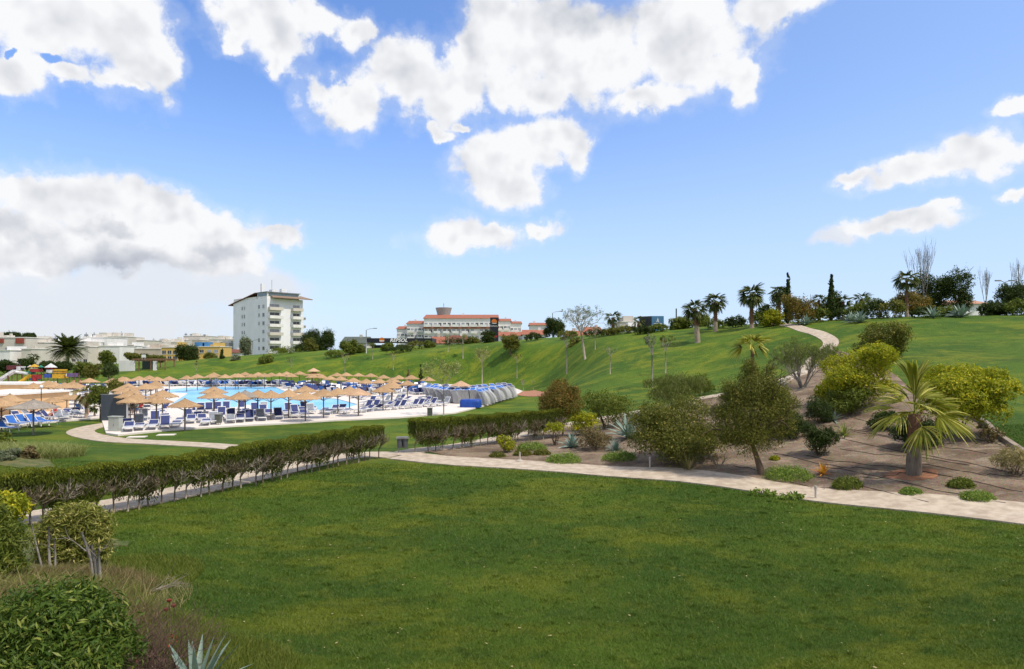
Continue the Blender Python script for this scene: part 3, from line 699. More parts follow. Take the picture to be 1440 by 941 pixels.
# ================================================================ FOREGROUND AND MIDDLE PLANTS
def hedge(label, line, h, wd, z0, seed, n, ntr, size=.085, gap=True):
    """clipped hedge along a line: shorn foliage body, and the bare trunks that show under it"""
    rng = np.random.default_rng(seed); c = np.array(catmull(line, 8)); seg = np.r_[0, np.cumsum(np.hypot(*np.diff(c, axis=0).T))]; L = seg[-1]
    def at(s): return np.stack([np.interp(s, seg, c[:, 0]), np.interp(s, seg, c[:, 1])], -1)
    def nr(s): a = at(np.clip(s + .1, 0, L)) - at(np.clip(s - .1, 0, L)); a /= np.linalg.norm(a, axis=-1, keepdims=True) + 1e-9; return np.stack([-a[..., 1], a[..., 0]], -1), a
    t = thing('hedge', label, 'hedge', (float(c[0][0]), float(c[0][1]), gz(*c[0])), 0); org = np.array([c[0][0], c[0][1], gz(*c[0])])
    s = rng.random(n) * L; face = rng.random(n)
    lat = np.empty(n); zz = np.empty(n)
    top = face < .33; fr = (face >= .33) & (face < .62); bk = (face >= .62) & (face < .80); inn = face >= .80
    U = rng.random(n)
    ragged = z0 + .22 * np.sin(s * 2.3 + seed) + .16 * np.sin(s * 5.9) + .1 * rng.normal(size=n)
    lat[top] = (U[top] - .5) * wd; zz[top] = h - np.abs(rng.normal(size=top.sum())) * .05
    dep = np.abs(rng.normal(size=n)) * .07
    lat[fr] = -wd / 2 + dep[fr]; zz[fr] = h - (h - ragged[fr]) * U[fr] ** 1.25
    lat[bk] = wd / 2 - dep[bk]; zz[bk] = h - (h - ragged[bk]) * U[bk]
    lat[inn] = (U[inn] * .75 - .2) * wd * .8; zz[inn] = ragged[inn] + (h - ragged[inn]) * rng.random(inn.sum())
    # the front face is thin in places so that the twigs show
    thin = (np.sin(s * 1.9 + 1.3 * seed) + np.sin(s * 4.7 + zz * 2.0) * .7) ; drop = fr & (thin > -.35) & (zz < h * .76) & (rng.random(n) < .60)
    k = ~drop; s, lat, zz = s[k], lat[k], zz[k]; n = len(s); top = top[k]; fr = fr[k]
    Nn, Ta = nr(s); q = at(s); x = q[:, 0] + Nn[:, 0] * lat * 1.0; y = q[:, 1] + Nn[:, 1] * lat
    x -= 0; g = ground_np(x, y); endw = np.minimum(s, L - s)
    p = np.stack([x, y, g + zz + .05 * np.sin(s * 3.1) + .03 * np.sin(s * 9)], 1) - org
    a = rng.normal(size=(n, 3)) * .38; a[:, 2] += 1.2; a /= np.linalg.norm(a, axis=1, keepdims=True)
    b = np.cross(a, rng.normal(size=(n, 3))); b /= np.linalg.norm(b, axis=1, keepdims=True)
    sz = (size * (.6 + .8 * rng.random(n)))[:, None]
    v = np.stack([p - a * sz * .5, p + b * sz * .18, p + a * sz * .5, p - b * sz * .18], 1).reshape(-1, 3)
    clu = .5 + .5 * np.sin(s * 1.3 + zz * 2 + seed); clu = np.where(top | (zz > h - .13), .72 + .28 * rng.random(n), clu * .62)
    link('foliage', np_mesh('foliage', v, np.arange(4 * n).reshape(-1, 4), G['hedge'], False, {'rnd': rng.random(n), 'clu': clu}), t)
    rnd = random.Random(seed); 
    for i in range(ntr):
        ss = np.array([L * (i + .5 + rnd.uniform(-.3, .3)) / ntr]); q = at(ss)[0]; N2, T2 = nr(ss); o = (rnd.uniform(-.15, .05) - .1) * wd
        bx, by = q[0] + N2[0][0] * o, q[1] + N2[0][1] * o; mb = MB(); bz = gz(bx, by)
        ln = Vector((T2[0][0] * rnd.uniform(-.25, .25), T2[0][1] * rnd.uniform(-.25, .25), 1))
        for j in range(rnd.choice((1, 2, 2))):
            mb.tube([(bx - org[0], by - org[1], bz - .1 - org[2]), (bx - org[0] + ln.x * .3, by - org[1] + ln.y * .3, bz + z0 * .8 - org[2])], [.035, .026], 5)
            for m_ in range(4):
                fw = -N2[0] * wd * rnd.uniform(.45, 1.1)
                limb(mb, rnd, (bx - org[0] + ln.x * .3, by - org[1] + ln.y * .3, bz + z0 * .7 - org[2]), (fw[0] + rnd.uniform(-.35, .35), fw[1] + rnd.uniform(-.35, .35), .95), (h - z0) * .42, .026, 2, .5, .2, 4, taper=.7)
        mb.build('trunk', B['pale' if rnd.random() < .35 else 'twig'], t)
    return t
# Y measured off the photograph: the foot of the hedge at pixels (160, 720) and (540, 643)
hedge('long clipped green hedge sloping down to the big lawn, bare trunks showing beneath', [(-10.75, 28.9), (-8.9, 32.6), (-7.0, 36.0)], 1.72, .75, .66, 3, 90000, 17)
hedge('clipped hedge with twiggy bare sides beside the variegated bush', [(-17.0, 17.3), (-15.3, 20.2), (-13.7, 23.2), (-12.2, 26.2), (-10.8, 28.8)], 1.68, .75, .62, 5, 130000, 26)
hedge('dark clipped hedge beside the litter bin, rust-green bush at its far end', [(-5.55, 37.8), (-3.6, 39.5), (-1.2, 41.7), (1.4, 43.6), (3.2, 44.9)], 1.85, .9, .62, 8, 120000, 18)

# ---- bed shrubs: pixel of the foot, crown box in photo pixels
def px2m(px, Y): return px / F * Y
def bush(label, foot, w, h, m, n, size, seed, k=8, z0=0.0, name='shrub', cat='shrub', group=None, Y=None, blobs=None, **kw):
    loc = hit(*foot) if Y is None else spot(foot[0], Y); Yy = loc[1]; W, H = px2m(w, Yy), px2m(h, Yy)
    return shrub(label, loc, blobs(W, H) if blobs else blobset(seed, W, H, k, z0 * H), m, n, size, seed=seed, name=name, cat=cat, group=group, **kw)

# tall rusty green bush at the end of the second hedge
loc = hit(791, 614); s = loc[1] / F
tree('rusty green bushy tree standing at the far end of the dark hedge', loc, [(0, 0, -.1), (.05, 0, .6), (-.05, 0, 1.2)], .06, [(-.3, 0, 2.3, 1.1, 1.0, 1.1), (-.9, 0, 2.0, .7, .7, .8), (.6, .1, 2.2, .75, .8, .9), (-.2, .2, 3.2, .65, .6, .6), (-.5, 0, 1.3, .9, .8, .6), (.7, 0, 2.9, .5, .5, .45)], 'rust', 20000, .10, seed=21, name='tree', limbs=9, updir=.5)
bush('yellow green bush between the rusty tree and the tall agave', (822, 612), 48, 34, 'yellow', 5000, .11, 22)
bush('loose green bush with yellow tips standing by the rising path', (852, 603), 78, 56, 'mid', 9000, .12, 23, updir=.4)
bush('brown dry rounded shrub between the two agaves', (838, 633), 50, 34, 'brown', 6000, .08, 24)
bush('leggy shrub with a flat yellow green top in front of the hedge end', (781, 627), 34, 34, 'yellow', 1500, .09, 25, z0=.55, stems=8)
bush('big spreading olive green bush behind the dead yucca', (950, 650), 128, 88, 'olive', 42000, .10, 26, k=16, up=.6, lumps=.45, clump=.26, updir=.3)
loc = hit(1073, 668); s = loc[1] / F
tree('dense olive tree with a leaning split trunk beside the path', loc, [(0, 0, -.1), (-.25, 0, .7), (-.45, .05, 1.35)], .15,
     [(-.5, 0, 2.6, 1.35, 1.2, 1.2), (-1.3, 0, 2.2, .9, .9, .9), (.6, 0, 2.6, .85, .8, .9), (-1.9, 0, 2.7, .4, .4, .35), (1.2, 0, 3.1, .4, .4, .3), (-.6, 0, 4.75, .3, .3, .35), (.3, 0, 4.5, .28, .3, .3), (-1.5, 0, 3.7, .35, .3, .3), (1.0, 0, 2.0, .4, .3, .3), (-1.6, 0, 1.6, .35, .3, .25), (-.2, 0, 3.8, .95, .9, .7), (-1.1, .1, 3.3, .75, .7, .7), (.5, .2, 3.5, .7, .7, .7), (-.7, -.3, 1.6, .9, .8, .55), (.45, 0, 1.7, .55, .6, .5), (-.4, .2, 4.3, .5, .5, .4)], 'olive', 52000, .09, seed=31, limbs=12, depth=2, updir=.35, lumps=.5, clump=.3, shell=.35, aspect=.3)
bush('feathery grey green broom with bare stalks behind the rising path', (950, 572), 90, 50, 'feather', 9000, .26, 33, k=10, stems=22, barkm='grey', aspect=.12, updir=1.6, up=.7)
bush('light green bush beside the pale rocks on the slope', (985, 556), 40, 30, 'mid', 3500, .12, 34)
bush('dark rounded clipped shrub next to the olive tree', (1113, 617), 42, 44, 'dark', 7000, .08, 35)
bush('dark rounded shrub standing low in the bed by the orange aloe', (1152, 641), 47, 44, 'dark', 8000, .08, 36)
bush('dark rounded shrub beneath the bright yellow bush', (1153, 596), 44, 38, 'dark', 6000, .08, 37)
bush('dark shrub hidden behind the trunk of the big palm', (1290, 632), 64, 50, 'dark', 8000, .1, 38)
bush('low dark shrub between the yellow bushes', (1240, 604), 44, 28, 'dark', 4000, .1, 39)
bush('bright green bush at the foot of the yellow bush', (1196, 583), 70, 46, 'mid', 7000, .12, 40)
bush('big bright yellow green bush uphill of the palm', (1212, 574), 112, 92, 'yellow', 26000, .13, 41, k=13, up=.6, clump=.16)
bush('yellow green bush standing on the lawn behind the larger yellow one', (1243, 508), 76, 56, 'olive', 12000, .17, 42, k=10)
bush('large rounded bright yellow bush at the bed edge beside the palm', (1352, 612), 128, 100, 'yellow', 28000, .13, 43, k=14, z0=.1, up=.6, clump=.16)
bush('small yellow bush above the dark rounded shrubs', (1158, 570), 30, 34, 'yellow', 2500, .11, 44)
bush('olive shrub right behind the olive tree crown', (1090, 590), 50, 50, 'olive', 5000, .12, 45)
bush('small yellow green bush in front of the dark hedge', (712, 637), 30, 26, 'yellow', 2200, .09, 46)
for i, (a, w, h, m, lb) in enumerate([((748, 633), 42, 13, 'mat', 'low green cushion plant close to the dark hedge'), ((792, 651), 48, 16, 'mat', 'low green cushion plant in front of the small agave'), ((872, 647), 48, 14, 'mat', 'low green cushion plant below the blue tufted plant'),
        ((1109, 673), 66, 20, 'mat', 'widest green cushion plant, at the foot of the leaning olive tree'), ((1192, 687), 40, 20, 'mid', 'small tufted plant at the path edge downhill of the palm'), ((1282, 695), 30, 10, 'mat', 'small flat green tuft in front of the palm trunk'),
        ((1352, 685), 34, 15, 'mid', 'small green tuft to the right of the palm trunk'), ((1374, 703), 42, 14, 'mat', 'flat green tuft with yellow flowers nearest the path'), ((735, 641), 26, 10, 'olive', 'low straggly plant behind the short white marker post'),
        ((762, 640), 24, 9, 'olive', 'low straggly plant to the right of the white marker post'), ((700, 643), 22, 8, 'olive', 'low straggly plant to the left of the yellow green bush'), ((1090, 647), 14, 7, 'yellow', 'tiny yellow plant beside the olive trunk')]):
    loc = hit(*a); W, H = px2m(w, loc[1]), px2m(h, loc[1]) * .8
    t = thing('ground_cover_plant', lb, 'plant', loc, 0, 'low plants in the bed')
    leaves('foliage', G[m], t, [(0, 0, 0, W * .5, W * .42, H), (W * .2, .1, 0, W * .3, W * .3, H * .9), (-W * .22, 0, 0, W * .28, W * .3, H * .85)], int(1200 + 60 * w), .07, seed=60 + i, updir=.8, shell=.7, up=1.0, lumps=.12, clump=.2)
bush('leafy green shrub beside the upper bend of the path', (1166, 512), 36, 26, 'mid', 2500, .12, 47)
bush('low olive shrub below the pale rocks', (1040, 572), 60, 26, 'olive', 3500, .12, 48)
bush('dry straw shrub at the outer edge of the bed', (1425, 668), 60, 42, 'straw', 3000, .14, 71, aspect=.15, stems=14)
bush('sparse dry shrub at the corner of the bed wall', (1392, 622), 36, 24, 'brown', 1200, .1, 72, stems=10)
# agaves and other rosettes
rosette('agave', 'small blue green agave beside the brown dry shrub', hit(805, 630), 26, px2m(26, 35), .16, 'agave', 'agave', 'agaves in the bed', 81)
rosette('agave', 'tall blue green agave with broken leaves by the big olive bush', hit(884, 617), 30, px2m(38, 40), .2, 'agave', 'agave', 'agaves in the bed', 82, emin=.35)
rosette('blue_grass', 'blue tufted plant behind the flat green cushion', hit(866, 634), 90, px2m(21, 34), .035, 'blue', 'plant', None, 83, fold=0, emin=.2)
rosette('agave', 'small pale agave at the side of the dark rounded shrub', hit(1172, 592), 16, .75, .13, 'agave', 'agave', 'agaves in the bed', 84)
rosette('dead_yucca', 'dried pale yucca fan in front of the big olive bush', hit(968, 662), 24, px2m(34, 30), .05, 'straw', 'plant', None, 85, fold=0, emin=.3, curl=0)
rosette('aloe', 'small green aloe on a short stem uphill of the palm', hit(1187, 614), 24, .75, .09, 'pale', 'plant', None, 86)
rosette('aloe', 'aloe with orange tips over a tangle of dry stems', hit(1157, 668), 22, .6, .07, 'orange', 'plant', None, 87, emin=.4)
# tuft of broad leaves at the lawn edge
for k, (a, lb) in enumerate([((1072, 697), 'fresh leafy weed clump on the lawn edge across from the olive trunk'), ((1112, 702), 'fresh leafy weed clump on the lawn edge beside the marker post')]):
    loc = hit(*a); t = thing('weed_clump', lb, 'plant', loc); leaves('foliage', G['mat'], t, [(0, 0, .05, .55, .25, .16)], 500, .13, seed=90 + k, updir=.8)
# bare grey shrub on the rising path
def bare_shrub(label, loc, h, n, seed, w=.6, barkm='grey', green=None, depth=3):
    t = thing('bare_shrub', label, 'shrub', loc); rnd = random.Random(seed); mb = MB(); tips = []
    for i in range(n):
        a = rnd.uniform(0, 2 * PI); limb(mb, rnd, (rnd.uniform(-.1, .1), rnd.uniform(-.1, .1), -.1), (math.cos(a) * w, math.sin(a) * w, 1), h * .4, .03 * h / 2 + .012, depth, .45, .25, 5, tips)
    mb.build('branches', B[barkm], t)
    if green: leaves('foliage', G[green[0]], t, [(p.x, p.y, p.z, .2, .2, .25) for p in tips], green[1], green[2], seed=seed, shell=.1, aspect=.12, updir=1.2, clump=.6)
    return t
bare_shrub('bare grey branched shrub with wispy green top on the bend of the path', hit(1128, 546), 3.1, 11, 4, .62, green=('feather', 9000, .17))
bare_shrub('dry twiggy shrub under the big olive bush', hit(1010, 655), .9, 7, 5, .8, 'twig', depth=2)
# pale rocks beside the rising path
M_ROCK = mat('pale limestone', (0.50, 0.44, 0.36), 0.9, scale=2, bump=.8, bscale=5)
def rock(loc, w, d, h, seed, label):
    bm = bmesh.new(); bmesh.ops.create_icosphere(bm, subdivisions=3, radius=1); rnd = random.Random(seed); fr = [Vector((rnd.uniform(-3, 3), rnd.uniform(-3, 3), rnd.uniform(-3, 3))) for _ in range(5)]
    for v in bm.verts:
        c = v.co.copy(); q = 1 + .16 * sum(math.sin(c.dot(f) + i) for i, f in enumerate(fr)) / 2; v.co = Vector((c.x * w * q, c.y * d * q, c.z * h * q))
    me = bpy.data.meshes.new('rock'); bm.to_mesh(me); bm.free(); me.materials.append(M_ROCK)
    tag(link('rock', me, None, (loc[0], loc[1], loc[2] + h * .25), rnd.uniform(0, 3)), label, 'rock', 'pale rocks along the rising path')
for i, (a, w, lb) in enumerate([((968, 570), .7, 'pale rock at the path edge by the broom bush'), ((982, 574), .5, 'lower pale rock next to the broom bush'), ((955, 577), .35, 'small pale rock below the broom stalks'), ((1062, 543), .55, 'pale rock beside the fan palm stem'), ((1085, 541), .7, 'broad pale rock halfway up the path'),
        ((1098, 545), .8, 'largest pale rock under the bare grey shrub'), ((1108, 535), .5, 'pale rock at the foot of the bare shrub'), ((1127, 527), .6, 'pale rock on the bend of the path'), ((1140, 520), .5, 'highest pale rock along the path'), ((1075, 548), .35, 'small pale rock in front of the broad one')]):
    l = hit(*a); rock(l, w, w * .7, w * .45, 100 + i, lb)
# irrigation hoses lying across the bed
M_HOSE = mat('black hose', (0.035, 0.028, 0.024), 0.6)
for i, (a, b, lb) in enumerate([((1165, 600), (1390, 640), 'upper'), ((1180, 618), (1425, 668), ''), ((1130, 640), (1430, 690), ''), ((1150, 655), (1420, 712), ''), ((1090, 640), (1270, 668), ''), ((1100, 655), (1300, 706), ''), ((1195, 608), (1310, 626), ''), ((1200, 590), (1260, 600), ''), ((1210, 672), (1330, 668), ''), ((1030, 655), (1160, 690), ''), ((1290, 655), (1440, 676), ''), ((1180, 632), (1360, 655), ''), ((1330, 610), (1405, 626), '')]):
    A, Bq = Vector(hit(*a)), Vector(hit(*b)); rnd = random.Random(i); pts = []
    for k in range(26):
        t_ = k / 25; x = A.x + (Bq.x - A.x) * t_; y = A.y + (Bq.y - A.y) * t_ + .28 * math.sin(t_ * 7 + i * 2) + .1 * math.sin(t_ * 23 + i); pts.append((x, y, gz(x, y) + .048 + .014 * math.sin(t_ * 31 + i * 3)))
    names = ['beginning under the yellow bush', 'running behind the palm trunk', 'running below the palm foot', 'ending by the flat tufts', 'starting beside the olive tree', 'crossing in front of the palm foot', 'shortest, behind the palm', 'uppermost, by the low dark shrub', 'passing straight under the palm', 'nearest to the olive trunk', 'reaching the dry straw shrub', 'passing the dark rounded shrub', 'along the bed wall corner']
    tag(MB().tube(pts, .013, 5).build('irrigation_hose', M_HOSE), 'black irrigation hose across the bed, ' + names[i], 'hose', 'irrigation hoses on the bed')
# kerb wall at the outer bed edge
M_STONE = mat('stone edging', (0.33, 0.27, 0.22), 0.9, scale=1.5, bump=.6, bscale=8)
pts = catmull([hit(*a)[:2] for a in [(1462, 655), (1425, 630), (1400, 613), (1385, 598), (1352, 583)]], 6); mb = MB()
for p, q in zip(pts[:-1], pts[1:]):
    d = Vector((q[0] - p[0], q[1] - p[1], 0)); n_ = Vector((-d.y, d.x, 0)).normalized() * .11; a = Vector((p[0], p[1], gz(*p) - .15)); b = Vector((q[0], q[1], gz(*q) - .15)); up = Vector((0, 0, .38))
    mb.add([a - n_, b - n_, b + n_, a + n_, a - n_ + up, b - n_ + up, b + n_ + up, a + n_ + up], [(0, 1, 5, 4), (2, 3, 7, 6), (4, 5, 6, 7), (1, 2, 6, 5), (3, 0, 4, 7)])
tag(mb.build('edging_wall', M_STONE), 'low stone edging wall at the outer corner of the bed', 'low wall')
# the main palm: foot at (1285, 668), crown centre about (1283, 585), spear to (1286, 500)
loc = hit(1285, 668); Yp = loc[1]
tp = fan_palm('big young fan palm with a stout trunk in the bark bed', loc, 2.45, .235, 1.75, 16, 5, 'palm', (0.02, 0), None, .5, True, -.05, nl=34, trunk_mats=('palm', 'palmgrey'), w=.026)
sp = [place_parts(fan_frond(.9, 1.25, 900 + i, droop=0, nl=14, spread=.32, w=.06), i * 2, 1.5, (0.02, 0, 2.5)) for i in range(3)]
link('frond', rib_mesh('frond', sum(sp, []), G['palm']), tp)
M_SAND = mat('orange sand', (0.36, 0.17, 0.09), .95, scale=3, bump=.4)
ring = [(loc[0] + math.cos(a) * 1.0 * (1 + .15 * math.sin(3 * a)), loc[1] + math.sin(a) * .75) for a in np.linspace(0, 2 * PI, 20)[:-1]]
drape('sand_ring', ring, 0.045, .25, M_SAND, .02)['kind'] = 'structure'
# fan palm behind the olive tree: crown at (1045, 480)
l2 = spot(1058, 44)
fan_palm('fan palm rising behind the olive tree with its stem hidden', l2, CH - l2[2] - px2m(-12, 44) * 0 + px2m(12, 44), .12, 1.15, 12, 15, 'palm', (0, 0), None, .1, False, .15, nl=26)
# bollard lights and marker posts
M_POSTW = mat('pale painted metal', (0.55, 0.52, 0.47), .6); M_POSTG = mat('grey metal', (0.28, 0.28, 0.28), .5, .3)
for a, h, lb in [((914, 659), .55, 'short pale bollard light in front of the big olive bush'), ((1147, 702), .5, 'short pale bollard light on the lawn edge below the palm bed')]:
    l = hit(*a); t = thing('bollard_light', lb, 'bollard light', l, 0, 'bollard lights by the path')
    MB().lathe([(.04, -.1), (.04, h * .72)], 10).build('post', M_POSTW, t); MB().lathe([(.05, h * .72), (.055, h * .9), (.05, h), (.01, h * 1.02)], 10).build('lamp_head', M_POSTW, t); MB().lathe([(.10, -.02), (.09, .05)], 10).build('base', M_ROCK, t)
l = hit(731, 650); t = thing('marker_post', 'short white tapering marker on a stone beside the path', 'marker', l)
MB().lathe([(.045, .1), (.035, .5), (.01, .53)], 8).build('post', M_POSTW, t); MB().lathe([(.26, -.05), (.2, .1), (.06, .14)], 7, None, .3).build('base', M_ROCK, t)
# litter bin
l = hit(566, 638); t = thing('litter_bin', 'double grey litter bin on two legs at the path junction', 'litter bin', l, R(10))
for x in (-.22, .22): MB().box(x - .025, x + .025, -.025, .025, -.05, .5).build('leg', M_POSTG, t)
for x in (-.15, .15):
    mb = MB(); mb.lathe([(.12, .34), (.14, .36), (.155, .80), (.14, .80), (.12, .4)], 14, Matrix.Translation((x, 0, 0))); bk_ = mb.build('bucket', mat('dark grey bin', (0.09, 0.10, 0.11), .5), t); MB().tube([(x + .158 * math.cos(a), .158 * math.sin(a), .80) for a in np.linspace(0, 2 * PI, 13)], .012, 4, False).build('rim', M_POSTG, bk_)
MB().box(-.34, .34, -.2, .2, .84, .9).box(-.31, .31, -.17, .17, .9, .93).build('lid', M_POSTG, t); MB().box(-.3, .3, .16, .19, .3, .86).build('frame', M_POSTG, t)

# ---- lower left corner
def bank_z(x, y): return gz(x, y)
l = spot(88, 8.8); shrub('big dark glossy bush with long leaves in the near corner', (l[0], l[1], l[2] + .12), [(0, 0, .45, .85, .7, .6), (-.5, .1, .5, .6, .6, .5), (.45, -.1, .3, .5, .5, .4), (0, .2, .75, .5, .45, .3), (-.9, 0, .3, .6, .5, .5), (.15, -.5, .2, .7, .5, .45)], 'oleander', 22000, .105, seed=111, stems=16, aspect=.24, updir=.35, up=.6, name='shrub')
l = hit(108, 792); shrub('variegated bamboo-leaved bush in front of the hedge end', l, [(-.35, 0, .8, .5, .45, .5), (.3, 0, .85, .5, .45, .45), (0, .1, 1.1, .6, .4, .28), (.5, -.1, .45, .35, .35, .45), (-.1, -.2, .35, .6, .35, .4), (-.6, 0, .35, .4, .3, .4), (.3, -.2, .25, .5, .3, .3)], 'variegated', 14000, .12, seed=112, stems=12, aspect=.2, updir=.2)
l = spot(-8, 13.5); shrub('bright green upright bush cut by the picture edge', l, [(0, 0, .7, .55, .5, .6), (-.2, 0, 1.2, .45, .4, .45), (.15, -.1, .3, .5, .4, .4)], 'mid', 9000, .11, seed=113, aspect=.22, updir=.5)
l = spot(4, 15.8); shrub('yellow green bush at the hedge end behind the upright bush', l, [(0, 0, 1.25, .5, .4, .35), (-.2, 0, .8, .5, .4, .4)], 'yellow', 3500, .11, seed=114, updir=.3)
def stump(label, loc, stems, seed, m='grey'):
    t = thing('dead_stump', label, 'dead shrub', loc); rnd = random.Random(seed); mb = MB()
    for (dx, h, r, lean) in stems:
        mb.tube([(dx, 0, -.1), (dx + lean * .4, rnd.uniform(-.05, .05), h * .5), (dx + lean, rnd.uniform(-.08, .08), h)], [r * 1.2, r, r * .7], 7)
        limb(mb, rnd, (dx + lean * .6, 0, h * .65), (rnd.uniform(-1, 1), -.2, .8), h * .4, r * .3, 1, .5, 0, 4)
    mb.build('stem', B[m], t)
l = hit(68, 802); stump('two thin dead grey stems leaning in front of the variegated bush', l, [(-.1, 1.15, .018, -.35), (.05, .95, .025, -.08), (.15, .7, .02, -.05)], 1)
l = hit(136, 822); stump('thick splintered grey stump with a pale cut top', l, [(0, 1.05, .035, -.36), (.05, .8, .035, -.2), (.1, .75, .025, -.05), (.03, .7, .025, -.1)], 2)
def grass_tuft(label, loc, w, d, h, n, m, seed, name='dry_grass', kind=None, blade=.012, lean=.5, conform=True):
    rng = np.random.default_rng(seed); a = rng.random(n) * 6.28; r = np.sqrt(rng.random(n)); x = np.cos(a) * r * w; y = np.sin(a) * r * d
    g = (ground_np(x + loc[0], y + loc[1]) - loc[2]) if conform else 0 * x
    k = 4; s = np.linspace(0, 1, k); hh = h * (.5 + .7 * rng.random(n)); dr = rng.normal(size=(n, 2)) * lean
    P = np.stack([x[:, None] + dr[:, :1] * s ** 1.8 * hh[:, None], y[:, None] + dr[:, 1:] * s ** 1.8 * hh[:, None], g[:, None] + hh[:, None] * s], -1)
    W = np.array([[1, .9, .6, .1]]) * blade * np.ones((n, 1)); v, q, rr = ribbons(P, W, rng)
    return tag(link(name, np_mesh(name, v, q, G[m], False, {'rnd': rr, 'clu': np.repeat(rng.random(n), k - 1)}), None, loc), label, 'dry grass', None, kind)
grass_tuft('tall dry brown grass between the near bushes and the stump', spot(62, 11.2), 1.7, 1.5, .42, 7000, 'brown', 5, blade=.009, kind='stuff')
grass_tuft('mixed green weeds among the dry grass', spot(60, 11.8), 1.9, 1.7, .3, 11000, 'mid', 14, blade=.011, kind='stuff', lean=.8)
grass_tuft('pale straw stalks among the dry grass', spot(80, 12.0), 1.8, 1.4, .5, 260, 'straw', 15, blade=.009, kind='stuff', lean=.9)
grass_tuft('straw-coloured grass along the edge of the big lawn', spot(160, 13.0), 1.1, 2.2, .14, 3500, 'straw', 6, blade=.008, kind='stuff')
grass_tuft('rough low grass between the variegated bush and the lawn', spot(165, 15.0), 1.5, 2.6, .13, 16000, 'mid', 9, blade=.009, kind='stuff')
grass_tuft('brownish grass under the dead stems', spot(95, 13.6), 1.6, 1.6, .25, 9000, 'brown', 12, blade=.009, kind='stuff')
grass_tuft('green and yellow rough grass below the agave', spot(300, 11.0), 1.3, 1.3, .16, 12000, 'mid', 7, blade=.007, kind='stuff')
grass_tuft('green rough grass around the near corner bush', spot(190, 11.3), 1.2, 1.3, .25, 12000, 'mid', 8, blade=.007, kind='stuff')
rosette('agave', 'large grey blue agave with spiked leaves in the near corner', (lambda l: (l[0], l[1], l[2] - .02))(spot(276, 9.4)), 24, .85, .10, 'agave', 'agave', None, 121, emin=.1, emax=1.35, curl=.12, split=True)
t = thing('dead_bramble', 'tangle of dead reddish twigs growing over the near agave', 'dead shrub', spot(216, 9.6)); rnd = random.Random(9); mb = MB()
for i in range(150):
    a = rnd.uniform(0, 2 * PI); limb(mb, rnd, (rnd.uniform(-.9, .4), rnd.uniform(-.4, .4), -.05), (math.cos(a) * .8, math.sin(a) * .8, rnd.uniform(.3, 1.3)), rnd.uniform(.35, .65), .009, 2, .7, -.1, 4)
mb.build('twigs', B['redtwig'], t); leaves('foliage', G['red'], t, [(-.1, 0, .6, .35, .3, .3)], 30, .05, seed=3)
t = thing('poppy_clump', 'few small red flowers above the dead twigs', 'flowers', spot(238, 10.9))
for fx, fz in ((0, .8), (.07, .72), (-.05, .66)): link('flower', MB().lathe([(.01, -.02), (.035, .0), (.04, .03), (.02, .035)], 7, Matrix.Translation((fx, 0, fz))).mesh('flower', G['red']), t)
MB().tube([(0, 0, 0), (.02, 0, .4), (0, 0, .78)], .006, 4).tube([(.05, 0, 0), (.08, 0, .7)], .006, 4).build('stem', B['twig'], t)
t = thing('fallen_branch', 'thin fallen twig with dry leaves lying on the lawn', 'twig', hit(205, 835)); mb = MB(); rnd = random.Random(5)
for i in range(5): limb(mb, rnd, (0, 0, .03), (rnd.uniform(.2, 1), rnd.uniform(-.1, .5), .12), .5, .008, 1, .4, 0, 4)
mb.build('twigs', B['pale'], t)
# rough mound behind the hedge at the left
l = hit(28, 640); grass_tuft('clumps of pale rough grass on the mound beyond the hedge', (l[0], l[1], gz(l[0], l[1])), 3.2, 2.0, .55, 9000, 'pale', 11, blade=.02, lean=.6, kind='stuff')
for i, (a, w, m, lb) in enumerate([((12, 650), 34, 'grey', 'grey green shrub on the rough mound'), ((40, 648), 26, 'brown', 'brown shrub on top of the rough mound'), ((2, 628), 30, 'mid', 'green shrub at the far side of the mound')]):
    bush(lb, a, w, 20, m, 2500, .12, 130 + i)

